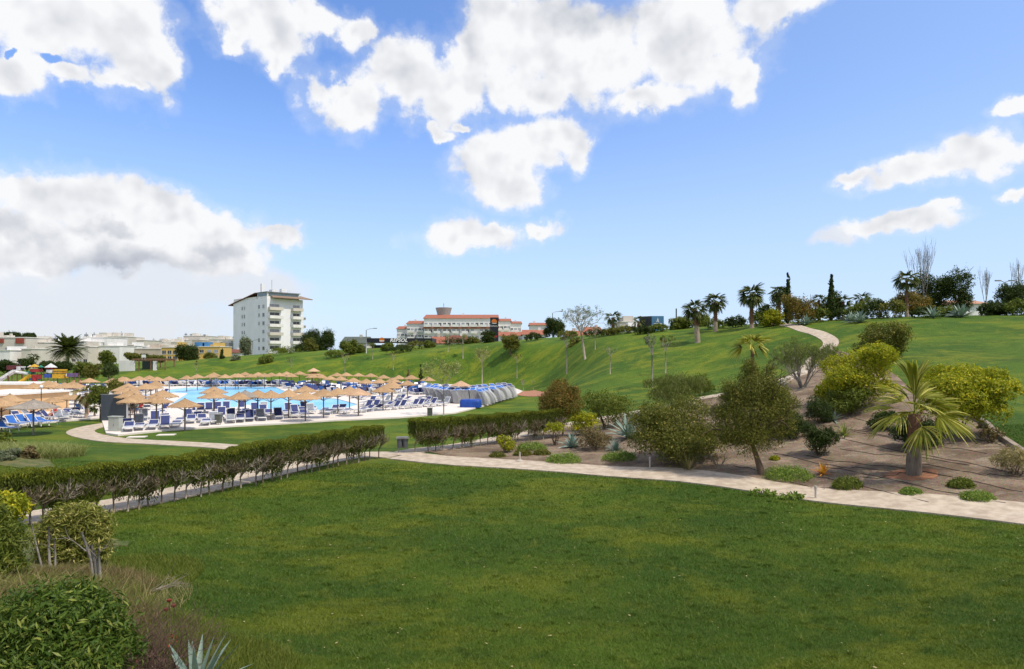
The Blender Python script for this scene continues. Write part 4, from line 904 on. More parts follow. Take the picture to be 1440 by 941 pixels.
# lawn blades: short real grass, dense near the camera
def lawn_blades():
    rng = np.random.default_rng(4); n = 560000
    # density falls with distance; uniform in azimuth
    Y = 8.2 * (34 / 8.2) ** (rng.random(n) ** .9); x = (rng.random(n) * 1.62 - .80) * Y
    k = (seg_dist(x, Y, MAINPATH) > -.16 * rng.random(n) ** 2) & (seg_dist(x, Y, BANK1) > -1.3 * rng.random(n) ** 1.5) & (seg_dist(x, Y, BED) > .05)
    lp = ribbon_poly([flat(560, 641)] + P1, 2.1); k &= seg_dist(x, Y, lp) > .03
    x, Y = x[k], Y[k]; n = len(x); z = ground_np(x, Y)
    lod = np.clip(Y / 12, 1, 2.6); h = (.028 + .03 * rng.random(n)) * lod ** .35; w = .0055 * lod * (0.7 + .6 * rng.random(n)); a = rng.random(n) * 6.28; ln = .6 * rng.normal(size=(n, 2)) * h[:, None]
    b0 = np.stack([x - np.cos(a) * w, Y - np.sin(a) * w, z - .004], 1); b1 = np.stack([x + np.cos(a) * w, Y + np.sin(a) * w, z - .004], 1); tip = np.stack([x + ln[:, 0], Y + ln[:, 1], z + h], 1)
    v = np.stack([b0, b1, tip], 1).reshape(-1, 3); me = np_mesh('grass', v, np.arange(3 * n).reshape(-1, 3), M_BLADE, False, {'rnd': rng.random(n)})
    tag(link('grass', me), 'short mown grass blades of the big lawn', 'grass', None, 'stuff')
    # clumps of longer grass and clover
    nc, per = 1500, 46; Yc = 8.5 * (32 / 8.5) ** rng.random(nc); xc = (rng.random(nc) * 1.6 - .79) * Yc
    kc = (seg_dist(xc, Yc, MAINPATH) > .2) & (seg_dist(xc, Yc, BANK1) > 0) & (seg_dist(xc, Yc, lp) > .3) & (seg_dist(xc, Yc, BED) > .3); xc, Yc = xc[kc], Yc[kc]; nc = len(xc)
    rc = .05 + .28 * rng.random(nc) ** 2; q = np.repeat(np.arange(nc), per); n = len(q); ang = rng.random(n) * 6.28; rad = rc[q] * np.sqrt(rng.random(n))
    x = xc[q] + np.cos(ang) * rad * 1.5; Y = Yc[q] + np.sin(ang) * rad; z = ground_np(x, Y); h = .05 + .045 * rng.random(n); w = .007 * np.clip(Y / 12, 1, 2); a = rng.random(n) * 6.28; ln = .8 * rng.normal(size=(n, 2)) * h[:, None]
    v = np.stack([np.stack([x - np.cos(a) * w, Y - np.sin(a) * w, z], 1), np.stack([x + np.cos(a) * w, Y + np.sin(a) * w, z], 1), np.stack([x + ln[:, 0], Y + ln[:, 1], z + h], 1)], 1).reshape(-1, 3)
    me = np_mesh('grass_clumps', v, np.arange(3 * n).reshape(-1, 3), M_BLADE, False, {'rnd': np.clip(rng.random(nc)[q] * .8 + .15 * rng.random(n), 0, .95)})
    tag(link('grass_clumps', me), 'longer clumps of grass and clover in the mown lawn', 'grass', None, 'stuff')
    # small pale weeds and clover heads dotted over the lawn
    m = 520; Y = 9 + 22 * rng.random(m) ** 1.6; x = (rng.random(m) * 1.5 - .7) * Y; k = (seg_dist(x, Y, MAINPATH) > .3) & (seg_dist(x, Y, BANK1) > .1) & (seg_dist(x, Y, lp) > .3) & (seg_dist(x, Y, BED) > .3); x, Y = x[k], Y[k]
    z = ground_np(x, Y) + .045; P = np.stack([x, Y, z], 1); off = rng.normal(size=(len(x), 4, 3)) * .013; off[..., 2] *= .3
    q = P[:, None, :] + np.array([[-1, -1, 0], [1, -1, 0], [1, 1, 0], [-1, 1, 0]]) * (.006 + .014 * rng.random((len(x), 1, 1))) + off
    me = np_mesh('fallen_petals', q.reshape(-1, 3), np.arange(4 * len(x)).reshape(-1, 4), G['straw'], False, {'rnd': rng.random(len(x)), 'clu': rng.random(len(x))})
    tag(link('fallen_leaves', me), 'dry fallen leaves dotted over the lawn', 'leaves', None, 'stuff')
lawn_blades()
# ================================================================ POOL TERRACE
ONES = 'first second third fourth fifth sixth seventh eighth ninth tenth eleventh twelfth thirteenth fourteenth fifteenth sixteenth seventeenth eighteenth nineteenth'.split()
def ordinal(i):
    if i <= 19: return ONES[i - 1]
    tens = 'twenty thirty forty fifty sixty seventy eighty ninety'.split()[i // 10 - 2]
    return tens[:-1] + 'ieth' if i % 10 == 0 else tens + ' ' + ONES[i % 10 - 1]
def thatch_mat(name, c1, c2):
    m, t, b = principled(name, None, 0.95, 0, 0.1)
    co = t.n('ShaderNodeTexCoord').outputs['Object']; sp = t.n('ShaderNodeSeparateXYZ', {0: co})
    ang = t.m('ARCTAN2', sp.outputs[0], sp.outputs[1]); r = t.v('LENGTH', t.v('MULTIPLY', co, (1, 1, 0)))
    v = t.n('ShaderNodeCombineXYZ', {0: t.m('MULTIPLY', ang, 6.0), 1: t.m('MULTIPLY', r, 1.2), 2: t.n('ShaderNodeObjectInfo').outputs['Random']}).outputs[0]
    n1 = t.noise(v, 3.0, 6, 0.7); n2 = t.noise(co, 2.0, 3, 0.5); rr = t.n('ShaderNodeObjectInfo').outputs['Random']
    c = t.mix(t.ss(n1, 0.3, 0.7), c1, c2); c = t.mix(t.m('MULTIPLY', rr, 0.35), c, tuple(x * .62 for x in c1)); c = t.mix(t.ss(n2, .5, .75, 0, .35), c, tuple(x * 1.25 for x in c2))
    t.t.links.new(c, b.inputs['Base Color'])
    bn = t.n('ShaderNodeBump', {'Strength': 0.8, 'Distance': 0.06, 'Height': n1}); t.t.links.new(bn.outputs[0], b.inputs['Normal'])
    return m
M_THATCH = thatch_mat('golden thatch', (0.33, 0.205, 0.11), (0.53, 0.36, 0.205)); M_THATCHG = thatch_mat('grey weathered thatch', (0.23, 0.20, 0.17), (0.40, 0.355, 0.30))
M_THATCHP = thatch_mat('pinkish thatch', (0.44, 0.27, 0.16), (0.62, 0.43, 0.28))
M_POLE = mat('weathered pole', (0.24, 0.20, 0.16), .85, scale=6, stretch=(1, 1, .2)); M_WHITE = mat('white plastic', (0.78, 0.78, 0.78), .45, var=.03)
M_NAVY = mat('navy sling', (0.040, 0.055, 0.17), .8, var=.15); M_BLUE = mat('blue sling', (0.035, 0.15, 0.50), .8, var=.15); M_PALE = mat('pale sling', (.52, .54, .60), .8); M_GREYS = mat('grey sling', (0.25, 0.27, 0.31), .8)
def canopy_mesh(R_, rise, z0, seed, m):
    rnd = random.Random(seed); rng = np.random.default_rng(seed); mb = MB(); n = 28; mb.smooth = True
    prof = [(R_, 0), (R_ * .97, .03), (R_ * .80, rise * .20), (R_ * .58, rise * .43), (R_ * .36, rise * .67), (R_ * .15, rise * .9), (.03, rise * 1.02)]
    vs = []
    for (r, z) in prof:
        for j in range(n): q = r * (1 + .03 * rnd.uniform(-1, 1)); vs.append((q * math.cos(2 * PI * j / n), q * math.sin(2 * PI * j / n), z0 + z + rnd.uniform(-.012, .012)))
    k = len(prof); fs = [(i * n + j, i * n + (j + 1) % n, (i + 1) * n + (j + 1) % n, (i + 1) * n + j) for i in range(k - 1) for j in range(n)] + [tuple(range((k - 1) * n, k * n))]
    b = len(vs); vs += [(x, y, z0 + .015 + (z - z0) * .93) for (x, y, z) in vs[:b]]                           # inner side: the thatch has thickness
    fs += [tuple(i + b for i in reversed(f)) for f in fs] + [(j, b + j, b + (j + 1) % n, (j + 1) % n) for j in range(n)]
    mb.add(vs, fs)
    a = rng.random(150) * 6.28; L = .10 + .16 * rng.random(150); r0 = R_ * (.93 + .04 * rng.random(150)); mb.smooth = False
    for i in range(150):
        c, s_ = math.cos(a[i]), math.sin(a[i]); w = .022; zz = z0 + .02
        mb.add([(c * r0[i] - s_ * w, s_ * r0[i] + c * w, zz), (c * r0[i] + s_ * w, s_ * r0[i] - c * w, zz), (c * (r0[i] + L[i] * .7), s_ * (r0[i] + L[i] * .7), zz - L[i] * .55)], [(0, 1, 2)])
    return mb.mesh('canopy', m)
CANOPY = {('tan', i): canopy_mesh(1.12 + .06 * i, .55, 1.76, 10 + i, M_THATCH) for i in range(3)}
CANOPY.update({('grey', i): canopy_mesh(1.22, .52, 1.78, 20 + i, M_THATCHG) for i in range(2)}); CANOPY.update({('pink', i): canopy_mesh(1.18, .56, 1.76, 30 + i, M_THATCHP) for i in range(2)})
POLE = MB().tube([(0, 0, -.05), (0, 0, 1.2), (0, 0, 2.24)], .055, 8).mesh('pole', M_POLE); TIP = MB().lathe([(.07, 2.24), (.09, 2.30), (.05, 2.36), (.01, 2.38)], 8).mesh('cap', M_POLE)
STRUTS = MB()
for j in range(6): a = j * PI / 3; STRUTS.tube([(0, 0, 1.45), (math.cos(a) * .85, math.sin(a) * .85, 1.84)], .018, 4)
STRUTS = STRUTS.mesh('strut', M_POLE)
PAR = []
def parasol(px, py, row, col='tan', note=None, h=2.35):
    Y = (CH - h - .02) * F / (py - HZ); x = (px - 720) / F * Y
    PAR.append((x, Y)); return dict(x=x, y=Y, row=row, col=col, px=px, note=note)
rows = {
 'front': ([(189, 558), (220, 556.6), (260, 559.5), (301, 551.5), (381, 552), (429.4, 553), (455, 550.3), (504, 548.8), (648, 537.5), (406, 550.5), (336, 552.5), (362.5, 551), (475, 547), (538.7, 544.3)], 'in the row at the grass edge'),
 'second': ([(228.6, 551), (300.5, 546.5), (429, 544.7), (491.5, 544), (550.5, 540.3), (573, 536.4), (551.4, 537)], 'standing behind the grass edge row'),
 'leftpool': ([(183, 552), (178, 548.5), (180, 545), (180, 540.5), (205, 541.5), (212, 539.5), (219, 537.5), (176, 543)], 'in the crowd left of the pool'),
 'back': ([(159, 532.5), (172.5, 530.5), (176.5, 531.5), (195.5, 530), (210, 528.7), (221, 531.4), (238, 530), (262.5, 528.7), (277.5, 527.7), (297, 527), (301, 525.2), (316.7, 527.5), (331, 526.2), (335, 527), (344.7, 524.6), (353, 526), (363, 525), (372, 526.3),
           (381.7, 524.4), (393, 525.3), (403, 524), (409.6, 526.4), (421.4, 523.6), (452, 527.4), (474, 524.8), (487, 525.3), (504, 524.8), (521.4, 525.5), (539.4, 527.4), (561, 528.3), (578.5, 529.2)], 'in the far row beyond the pool'),
 'back2': ([(439.4, 527.6), (464.4, 529), (479, 530.5), (497, 531.5), (515, 533.6), (534, 533), (552, 533), (601.4, 531.4)], 'in the staggered row beyond the pool'),
 'playside': ([(47, 540), (68, 537), (76, 539.5), (91, 540), (103, 536.5), (107, 539.5), (126, 532)], 'near the playground'),
 'wall': ([(14, 556.5), (2, 561), (73.5, 559.5), (94, 555.5), (105, 556.5)], 'in front of the cream wall'),
}
kiosk_pole = None
allpar = []
for rk, (lst, phrase) in rows.items():
    lst = sorted(lst)
    for i, (px, py) in enumerate(lst):
        allpar.append((parasol(px, py, rk, h=1.78 if rk == 'wall' and px > 60 else 2.35), f'golden thatched parasol, {ordinal(i + 1)} from the left {phrase}'))
allpar.append((parasol(345, 551.7, 'front', 'grey'), 'grey weathered parasol among golden ones on the grass edge'))
allpar.append((parasol(47, 563, 'wall', 'grey'), 'large grey weathered parasol in front of the cream wall'))
GR = {'front': 'parasols in the near row', 'second': 'parasols in the second row', 'leftpool': 'parasols left of the pool', 'back': 'parasols in the far row', 'back2': 'parasols in the staggered row', 'playside': 'parasols near the playground', 'wall': 'parasols by the cream wall'}
rr_ = random.Random(3)
for i, (p, lb) in enumerate(allpar):
    if p['px'] == 504 and p['row'] == 'front' or p['px'] == 648: p['col'] = 'pink'; lb = lb.replace('golden thatched', 'pale pinkish thatched')
    z = .12 if seg_dist([p['x']], [p['y']], DECK)[0] < 0 else gz(p['x'], p['y'])
    t = thing('thatched_parasol', lb, 'parasol', (p['x'], p['y'], z), rr_.uniform(0, 6), GR[p['row']])
    cm = CANOPY[(p['col'], rr_.randrange(3 if p['col'] == 'tan' else 2))]
    o = link('canopy', cm, t); sc = rr_.uniform(.94, 1.06) * (1.25 if p['col'] == 'grey' and p['px'] == 47 else 1); o.scale = (sc, sc, rr_.uniform(.98, 1.06))
    if p['row'] == 'wall' and p['px'] > 60: t.scale = (.75, .75, .75)
    pl_ = link('pole', POLE, t)
    if p['y'] < 90: link('cap', TIP, o); link('struts', STRUTS, t)
# two-tier thatched kiosk
l = flat(441, 546, .1); t = thing('thatched_kiosk', 'taller two-tiered thatched kiosk rising above the far parasols', 'kiosk', (l[0], l[1], .1))
KH = 3.3
for a in range(6): MB().tube([(math.cos(a * PI / 3) * 1.0, math.sin(a * PI / 3) * 1.0, -.1), (math.cos(a * PI / 3) * 1.0, math.sin(a * PI / 3) * 1.0, 2.3)], .06, 6).build('post', M_POLE, t)
MB().lathe([(.8, 0), (.8, 1.0), (.95, 1.02), (.95, 1.08)], 12).build('counter', M_POLE, t)
link('lower_roof', canopy_mesh(1.7, .55, 2.1, 50, M_THATCH), t); link('upper_roof', canopy_mesh(1.05, .55, 2.72, 51, M_THATCHP), t)

# loungers: white frame, sling seat and raised back
def lounger_meshes(col, ang):
    fr = MB(); ca, sa = math.cos(ang), math.sin(ang)
    for s in (-1, 1):
        fr.tube([(s * .31, -.95, .30), (s * .31, .35, .32)], .028, 4); fr.tube([(s * .31, .30, .32), (s * .31, .30 + .72 * ca, .32 + .72 * sa)], .026, 4)
        for y in (-.75, .35): fr.tube([(s * .31, y, .30), (s * .33, y - .05, 0)], .028, 4)
        fr.tube([(s * .31, .62, .32 + .32 * sa), (s * .30, .55, .05)], .02, 4)
    fr.box(-.33, .33, -.98, -.93, .27, .33).box(-.31, .31, .34, .38, .28, .32)
    M = Matrix.Translation((0, .30, .32)) @ Matrix.Rotation(ang, 4, 'X'); fr.box(-.33, .33, .70, .75, -.03, .03, M)
    se = MB().box(-.285, .285, -.92, .30, .315, .335)
    bk = MB().box(-.285, .285, .02, .70, -.012, .012, M)
    return fr.mesh('frame', M_WHITE), se.mesh('seat', M_PALE if col is M_NAVY and ang < .6 else col), bk.mesh('backrest', col)
LM = {(c, k): lounger_meshes(m, a) for c, m in (('navy', M_NAVY), ('blue', M_BLUE), ('grey', M_GREYS)) for k, a in (('up', R(48)), ('low', R(20)), ('flat', R(4)))}
LG = []
A_, B_ = np.array(flat(176, 609.5, .12)), np.array(flat(690, 567, .12)); dr = (B_ - A_) / np.linalg.norm(B_ - A_); inw = np.array([-dr[1], dr[0]])
lrnd = random.Random(12); Lrow = np.linalg.norm(B_ - A_)
parr = np.array(PAR)
def ok(p, m_=.75):
    d = seg_dist([p[0]], [p[1]], DECK)[0]; q = seg_dist([p[0]], [p[1]], POOL)[0]
    return d < -.9 and q > .9 and np.min(np.hypot(parr[:, 0] - p[0], parr[:, 1] - p[1])) > m_ - .25 and all(math.hypot(p[0] - o[0], p[1] - o[1]) > .76 for o in LG)
STK1 = [flat(598, 561, .1), flat(628, 568, .1), flat(672, 573, .1), flat(720, 561, .1), flat(728, 552, .1), flat(600, 553, .1)]
def add_l(x, y, rz, zone, col=None, pose=None):
    LG.append((x, y, rz, zone, col or lrnd.choice(('navy', 'navy', 'navy', 'navy', 'grey')), pose or lrnd.choice(('up', 'low', 'flat'))))
for ri, (off, dens_) in enumerate(((1.5, .95), (3.9, .88), (6.4, .66), (9.0, .45), (12.8, .40), (16, .45), (19.5, .5), (23, .5), (27, .5), (31, .5))):
    s_ = .8
    while s_ < Lrow - .5:
        p = A_ + dr * s_ + inw * (off + lrnd.uniform(-.25, .25)); px = 720 + F * p[0] / p[1]
        lim = off < 9 or px > 300 or (off < 13 and px < 300)
        if off > 13: lim = px > 455
        if lrnd.random() < dens_ and lim and ok(p) and seg_dist([p[0]], [p[1]], STK1)[0] > 1.2:
            back = math.atan2(-dr[0], dr[1]) if False else 0
            add_l(p[0], p[1], .42 - 1.0 * min(max((px - 430) / 120, 0), 1) + lrnd.uniform(-.08, .08), ri, 'blue' if (px > 470 and off > 13 and lrnd.random() < .6) else None)
        s_ += lrnd.choice((.82, .82, .86, 1.3))
# at the cream wall and beside the near lawn
for (px, py, rz, col) in [(8, 607, 1.3, 'blue'), (22, 601, 1.2, 'blue'), (38, 599, 1.35, 'blue'), (52, 598.5, 1.3, 'blue'), (64, 597.5, 1.25, 'blue'), (12, 597, 1.4, 'navy'), (30, 593.5, 1.3, 'navy'), (46, 591, 1.5, 'grey'), (72, 591.5, 1.6, 'navy'), (84, 591, .9, 'grey'), (92, 589, .8, 'grey'), (98, 585, .8, 'navy'), (106, 583, .5, 'navy'), (110, 587, .9, 'grey'), (-6, 599, 1.2, 'blue'), (60, 589, 1.1, 'navy'), (90, 584, .2, 'navy')]:
    x, y = flat(px, py, .12); LG.append((x, y, rz, 'wall', col, lrnd.choice(('up', 'low'))))
for k in range(34):
    px = lrnd.uniform(112, 236); py = lrnd.uniform(553, 582); x, y = flat(px, py, .12)
    if ok((x, y)) and not (135 < px < 180 and py > 572): add_l(x, y, lrnd.uniform(-.4, .4) + lrnd.choice((0, PI)), 'leftpool', lrnd.choice(('navy', 'blue', 'grey')))
LG.sort(key=lambda o: o[1])
NL = 190
zone_phrase = {9: 'in the tenth terrace row', 8: 'in the ninth terrace row', 7: 'in the eighth terrace row', 6: 'in the seventh terrace row', 5: 'in the sixth terrace row', 0: 'in the row at the grass edge', 1: 'in the second terrace row', 2: 'in the third terrace row', 3: 'in the fourth terrace row', 4: 'in the fifth terrace row', 'wall': 'in front of the cream wall', 'leftpool': 'in the crowd left of the pool'}
used_rows = {}
for o in LG[:NL]: used_rows.setdefault(o[3], []).append(o)
for zn, lst in used_rows.items():
    lst.sort(key=lambda o: o[0] / o[1])
    for i, (x, y, rz, _z, col, pose) in enumerate(lst):
        pz = {'up': 'raised', 'low': 'half raised', 'flat': 'lowered'}[pose]
        ph = zone_phrase.get(zn, f'in the {ordinal(zn + 1) if isinstance(zn, int) else "next"} row of the terrace')
        t = thing('sun_lounger', f'{col} lounger, back {pz}, {ordinal(i + 1)} from left {ph}', 'sun lounger', (x, y, .12), rz, 'loungers ' + ph)
        fr, se, bk = LM[(col, pose)]
        link('frame', fr, t); link('seat', se, t); link('backrest', bk, t)
# distant loungers beyond the pool: too many and too small to count
def bulk_loungers(pts):
    V, Fc, MI, b = [], [], [], 0; mats_ = [M_WHITE, M_NAVY, M_BLUE]
    for (x, y, rz, mi) in pts:
        M = Matrix.Translation((x, y, .12)) @ Matrix.Rotation(rz, 4, 'Z'); an = R(45)
        mb = MB(); mb.box(-.33, .33, -.95, .35, .25, .33, M); mb.cur = mi; mb.box(-.28, .28, -.9, .3, .332, .35, M)
        mb.box(-.3, .3, 0, .72, -.02, .02, M @ Matrix.Translation((0, .33, .34)) @ Matrix.Rotation(an, 4, 'X')); mb.cur = 0
        for sx in (-.3, .3):
            for sy in (-.8, .3): mb.box(sx - .03, sx + .03, sy - .03, sy + .03, 0, .27, M)
        V += mb.v; Fc += [tuple(i + b for i in f) for f in mb.f]; MI += mb.mi; b += len(mb.v)
    me = bpy.data.meshes.new('sun_lounger'); me.from_pydata(V, [], Fc)
    for m in mats_: me.materials.append(m)
    me.polygons.foreach_set('material_index', MI); me.update(); return me
far = [(o[0], o[1], o[2], {'navy': 1, 'blue': 2, 'grey': 1}[o[4]]) for o in LG[NL:]]
for k in range(560):
    px = lrnd.uniform(175, 600); py = lrnd.uniform(540.8, 543.2) if px < 395 else lrnd.uniform(541.6, 552 + (px - 395) * .02)
    x, y = flat(px, py, .12)
    if ok((x, y), .4): far.append((x, y, lrnd.choice((0, PI)) + lrnd.uniform(-.3, .3), lrnd.choice((0, 1, 1, 2, 0))))
for k in range(60):
    x, y = flat(lrnd.uniform(30, 140), lrnd.uniform(547, 552), .12)
    if ok((x, y), .4): far.append((x, y, lrnd.uniform(-.4, .4), lrnd.choice((0, 1, 2))))
tag(link('sun_loungers', bulk_loungers(far)), 'mass of white and blue loungers crowded beyond the pool', 'sun loungers', None, 'stuff')

# stacks of loungers: each lounger of the front stacks is a thing
def stacked(col):
    mb = MB(); M = Matrix.Identity(4)
    pr = [(-.95, 0), (-.6, .015), (.25, .0), (.7, .10), (.98, .2)]
    for s in (-.31, .31): mb.tube([(s, y, z) for y, z in pr], .019, 4)
    mb.box(-.33, .33, -.99, -.93, -.018, .02); mb.box(-.33, .33, .95, 1.0, .17, .235)
    sl = MB(); vs = [(x, y, z + .0) for (y, z) in pr for x in ((-.335, .335) if col in ('navy', 'blue') else (-.30, .30))]; sl.add(vs + [(x, y, z - (.08 if col == 'navy' else .03)) for (x, y, z) in vs], [(2 * i, 2 * i + 1, 2 * i + 3, 2 * i + 2) for i in range(4)] + [(10 + 2 * i, 12 + 2 * i, 13 + 2 * i, 11 + 2 * i) for i in range(4)])
    return mb.mesh('frame', M_WHITE), sl.mesh('sling', {'navy': M_NAVY, 'blue': M_BLUE, 'grey': M_GREYS, 'white': M_WHITE}[col])
SM = {c: stacked(c) for c in ('navy', 'blue', 'grey', 'white')}
stacks = []
def stackline(a, b, n, rz, lean, off=0):
    a, b = np.array(a), np.array(b)
    for i in range(n):
        p = a + (b - a) * i / max(n - 1, 1); stacks.append((p[0], p[1] + off, rz + lrnd.uniform(-.1, .1), lean * lrnd.uniform(.5, 1.2)))
stackline(flat(683, 569.5, .12), flat(722, 558.5, .12), 9, .25, -1.1)
stackline(flat(606, 561, .12), flat(646, 567, .12), 8, -.3, -1.2)
stackline(flat(650, 566.5, .12), flat(674, 566.5, .12), 4, 0, -.25)
stackline(flat(606, 558, .12), flat(668, 562, .12), 6, -.2, -.9)
stackline(flat(672, 562, .12), flat(716, 556.5, .12), 6, .3, -.8)
rest = []; pos_name = ['lowest', 'second lowest', 'third lowest', 'fourth', 'fifth', 'sixth', 'seventh', 'eighth', 'ninth', 'tenth', 'eleventh', 'twelfth', 'thirteenth']
def stack_item(k, n): return 'topmost' if k == n - 1 else ('lowest' if k == 0 else ordinal(k + 1) + ' from the bottom')
for si, (x, y, rz, lean) in enumerate(stacks):
    n = 12; 
    for k in range(n):
        zz = .12 + .16 + k * .118; ox = lean * k * k / (n * n) * 1.0; loc = (x + ox * math.cos(rz) * .8, y + ox * math.sin(rz) * .3, zz); c = ('navy' if si % 2 else 'white') if k < n - 1 else lrnd.choice(('blue', 'navy', 'blue'))
        if si < 9:
            t = thing('sun_lounger', f'stacked {c} lounger, {stack_item(k, n)} in the {ordinal(si + 1)} stack right of the blue cover', 'sun lounger', loc, rz + lrnd.uniform(-.03, .03), 'loungers in the front stacks')
            link('frame', SM[c][0], t); link('sling', SM[c][1], t)
        else: rest.append((loc, rz, c))
V, Fc, MI, b = [], [], [], 0
for (loc, rz, c) in rest:
    M = Matrix.Translation(loc) @ Matrix.Rotation(rz, 4, 'Z')
    for me, mi in ((SM[c][0], 0), (SM[c][1], {'navy': 1, 'blue': 2, 'grey': 3, 'white': 0}[c])):
        V += [tuple(M @ v.co) for v in me.vertices]; Fc += [tuple(i + b for i in p.vertices) for p in me.polygons]; MI += [mi] * len(me.polygons); b += len(me.vertices)
me = bpy.data.meshes.new('sun_loungers'); me.from_pydata(V, [], Fc)
for m in (M_WHITE, M_NAVY, M_BLUE, M_GREYS): me.materials.append(m)
me.polygons.foreach_set('material_index', MI); me.update(); tag(link('stacked_loungers', me), 'many tall stacks of white loungers with blue tops behind the front stacks', 'sun loungers', None, 'stuff')
# blue cover
x, y = flat(662, 572.5, .12); t = thing('covered_pile', 'bright blue cover over a long low pile in front of the lounger stacks', 'cover', (x, y, .12), -.1)
mb = MB(); mb.smooth = True; n = 18; rings = []
for i, (w, h) in enumerate([(1.0, 0), (1.0, .45), (.96, .72), (.84, .80)]):
    for j in range(n): a = 2 * PI * j / n; sx = abs(math.cos(a)) ** .4 * math.copysign(1, math.cos(a)); sy = abs(math.sin(a)) ** .4 * math.copysign(1, math.sin(a)); rings.append((1.08 * w * sx, .75 * w * sy, h))
mb.add(rings, [(i * n + j, i * n + (j + 1) % n, (i + 1) * n + (j + 1) % n, (i + 1) * n + j) for i in range(3) for j in range(n)] + [tuple(range(3 * n, 4 * n))]); mb.build('cover', mat('blue tarpaulin', (0.012, 0.07, 0.38), .5, bump=.4, bscale=4), t)
MB().box(-.95, .95, -.6, .6, 0, .06).build('base', M_WHITE, t)
# boxy grey bins among the loungers
for (px, py, lb) in [(307, 597, 'dark mesh waste basket between loungers near the tall double parasol'), (604.5, 586.5, 'dark square waste basket among loungers near the young deck tree')]:
    x, y = flat(px, py, .12); t = thing('waste_basket', lb, 'waste basket', (x, y, .12)); MB().box(-.2, .2, -.2, .2, .12, .75).build('basket', mat('dark mesh', (0.12, 0.13, 0.11), .6), t); MB().box(-.23, .23, -.23, .23, .75, .80).build('rim', M_POSTG, t)
    for sx in (-.18, .18): MB().box(sx - .02, sx + .02, -.02, .02, 0, .12).build('leg', M_POSTG, t)

# cream terrace buildings at the left
M_CREAM = mat('cream render', (0.66, 0.43, 0.23), .9, var=.06, scale=.6, bump=.1); M_ROOFW = mat('white roof coat', (0.74, 0.72, 0.68), .8, var=.05)
def from_px(px, Y): return (px - 720) / F * Y
# lower block: front face pixels 20..97, foot y 585, roof edge y 556
fy0, fy1 = 61.0, 67.0
x0, x1 = from_px(-60, fy0), from_px(97, fy1)
d = Vector((from_px(97, fy1) - from_px(20, fy0), fy1 - fy0, 0)); ang = math.atan2(d.y, d.x)
t = thing('terrace_building', 'long low cream building with a flat white roof behind the grey parasol', 'building', (from_px(20, fy0), fy0, 0), ang)
Lw = d.length; MB().box(-8, Lw, 0, 6.5, -.2, 1.86).build('wall', M_CREAM, t); MB().box(-8.25, Lw + .25, -.25, 6.8, 1.863, 2.03).build('roof', M_ROOFW, t)
MB().box(-8.05, -.05, -.9, -.003, 1.2, 1.5).build('awning_beam', M_CREAM, t)
t = thing('terrace_building', 'upper cream block with a white coping near the playground', 'building', (from_px(-50, 79), 79, 0), 0)
MB().box(0, from_px(37, 79) - from_px(-50, 79), 0, 5, -.2, 2.0).build('wall', M_CREAM, t); MB().box(-.1, from_px(37, 79) - from_px(-50, 79) + .12, -.12, 5.1, 2.003, 2.2).build('coping', M_ROOFW, t)
# pink-brown thatched shade at far left
# slate panels and grey cabinet
M_SLATE = mat('slate blue panel', (0.055, 0.068, 0.085), .55, var=.08)
x, y = flat(161, 592.5, .05); t = thing('privacy_screen', 'dark slate privacy screen with pale edge posts beside the path', 'screen', (x, y, .05), R(6))
MB().box(-1.05, .92, 0, .06, .02, 2.15).build('panel', M_SLATE, t); MB().box(.93, 1.02, -.03, .09, 0, 2.22).build('post', M_WHITE, t); MB().box(-1.1, 1.02, -.01, .07, 2.153, 2.21).build('top_rail', M_POSTG, t)
x, y = flat(176, 590, .12); t = thing('privacy_screen', 'narrow slate screen right behind the wide one', 'screen', (x, y, .12), R(40)); MB().box(-.25, .25, 0, .06, 0, 2.2).build('panel', M_SLATE, t); MB().box(-.3, -.252, -.02, .08, 0, 2.24).build('post', M_WHITE, t)
M_CAB = mat('grey cabinet', (0.40, 0.42, 0.38), .6, var=.06)
x, y = flat(159.5, 608, .05); t = thing('utility_cabinet', 'pale grey utility cabinet standing at the corner of the terrace', 'cabinet', (x, y, .02), R(-12))
MB().box(-.42, .42, 0, .4, 0, 1.08).build('body', M_CAB, t); MB().box(-.46, .46, -.04, .44, 1.083, 1.14).build('lid', M_CAB, t); MB().box(-.39, -.01, -.015, -.003, .08, 1.02).build('door', M_CAB, t); dr_ = MB().box(.01, .39, -.015, -.003, .08, 1.02).build('door', M_CAB, t); MB().box(.03, .05, -.03, -.0155, .5, .6).build('handle', M_POSTG, dr_)
# stone slabs in the grass
for (px, py, lb) in [(193, 615, 'flat pale stepping slab in the grass near the cabinet'), (234, 612, 'flat pale slab in the grass farther from the cabinet')]:
    x, y = flat(px, py); tag(MB().box(-.55, .55, -.35, .35, 0, .05).build('stone_slab', M_DECK, None, (x, y, 0), .2), lb, 'slab')
# lamp-like thin pole by the left wall
x, y = flat(58, 600); t = thing('garden_lamp', 'thin pole with a small white globe in front of the cream wall', 'garden lamp', (x, y, 0)); MB().tube([(0, 0, -.1), (0, 0, 2.9)], .03, 6).build('pole', M_POLE, t); MB().lathe([(.02, 2.88), (.10, 2.93), (.13, 3.03), (.09, 3.13), (.01, 3.17)], 10).build('globe', M_WHITE, t)
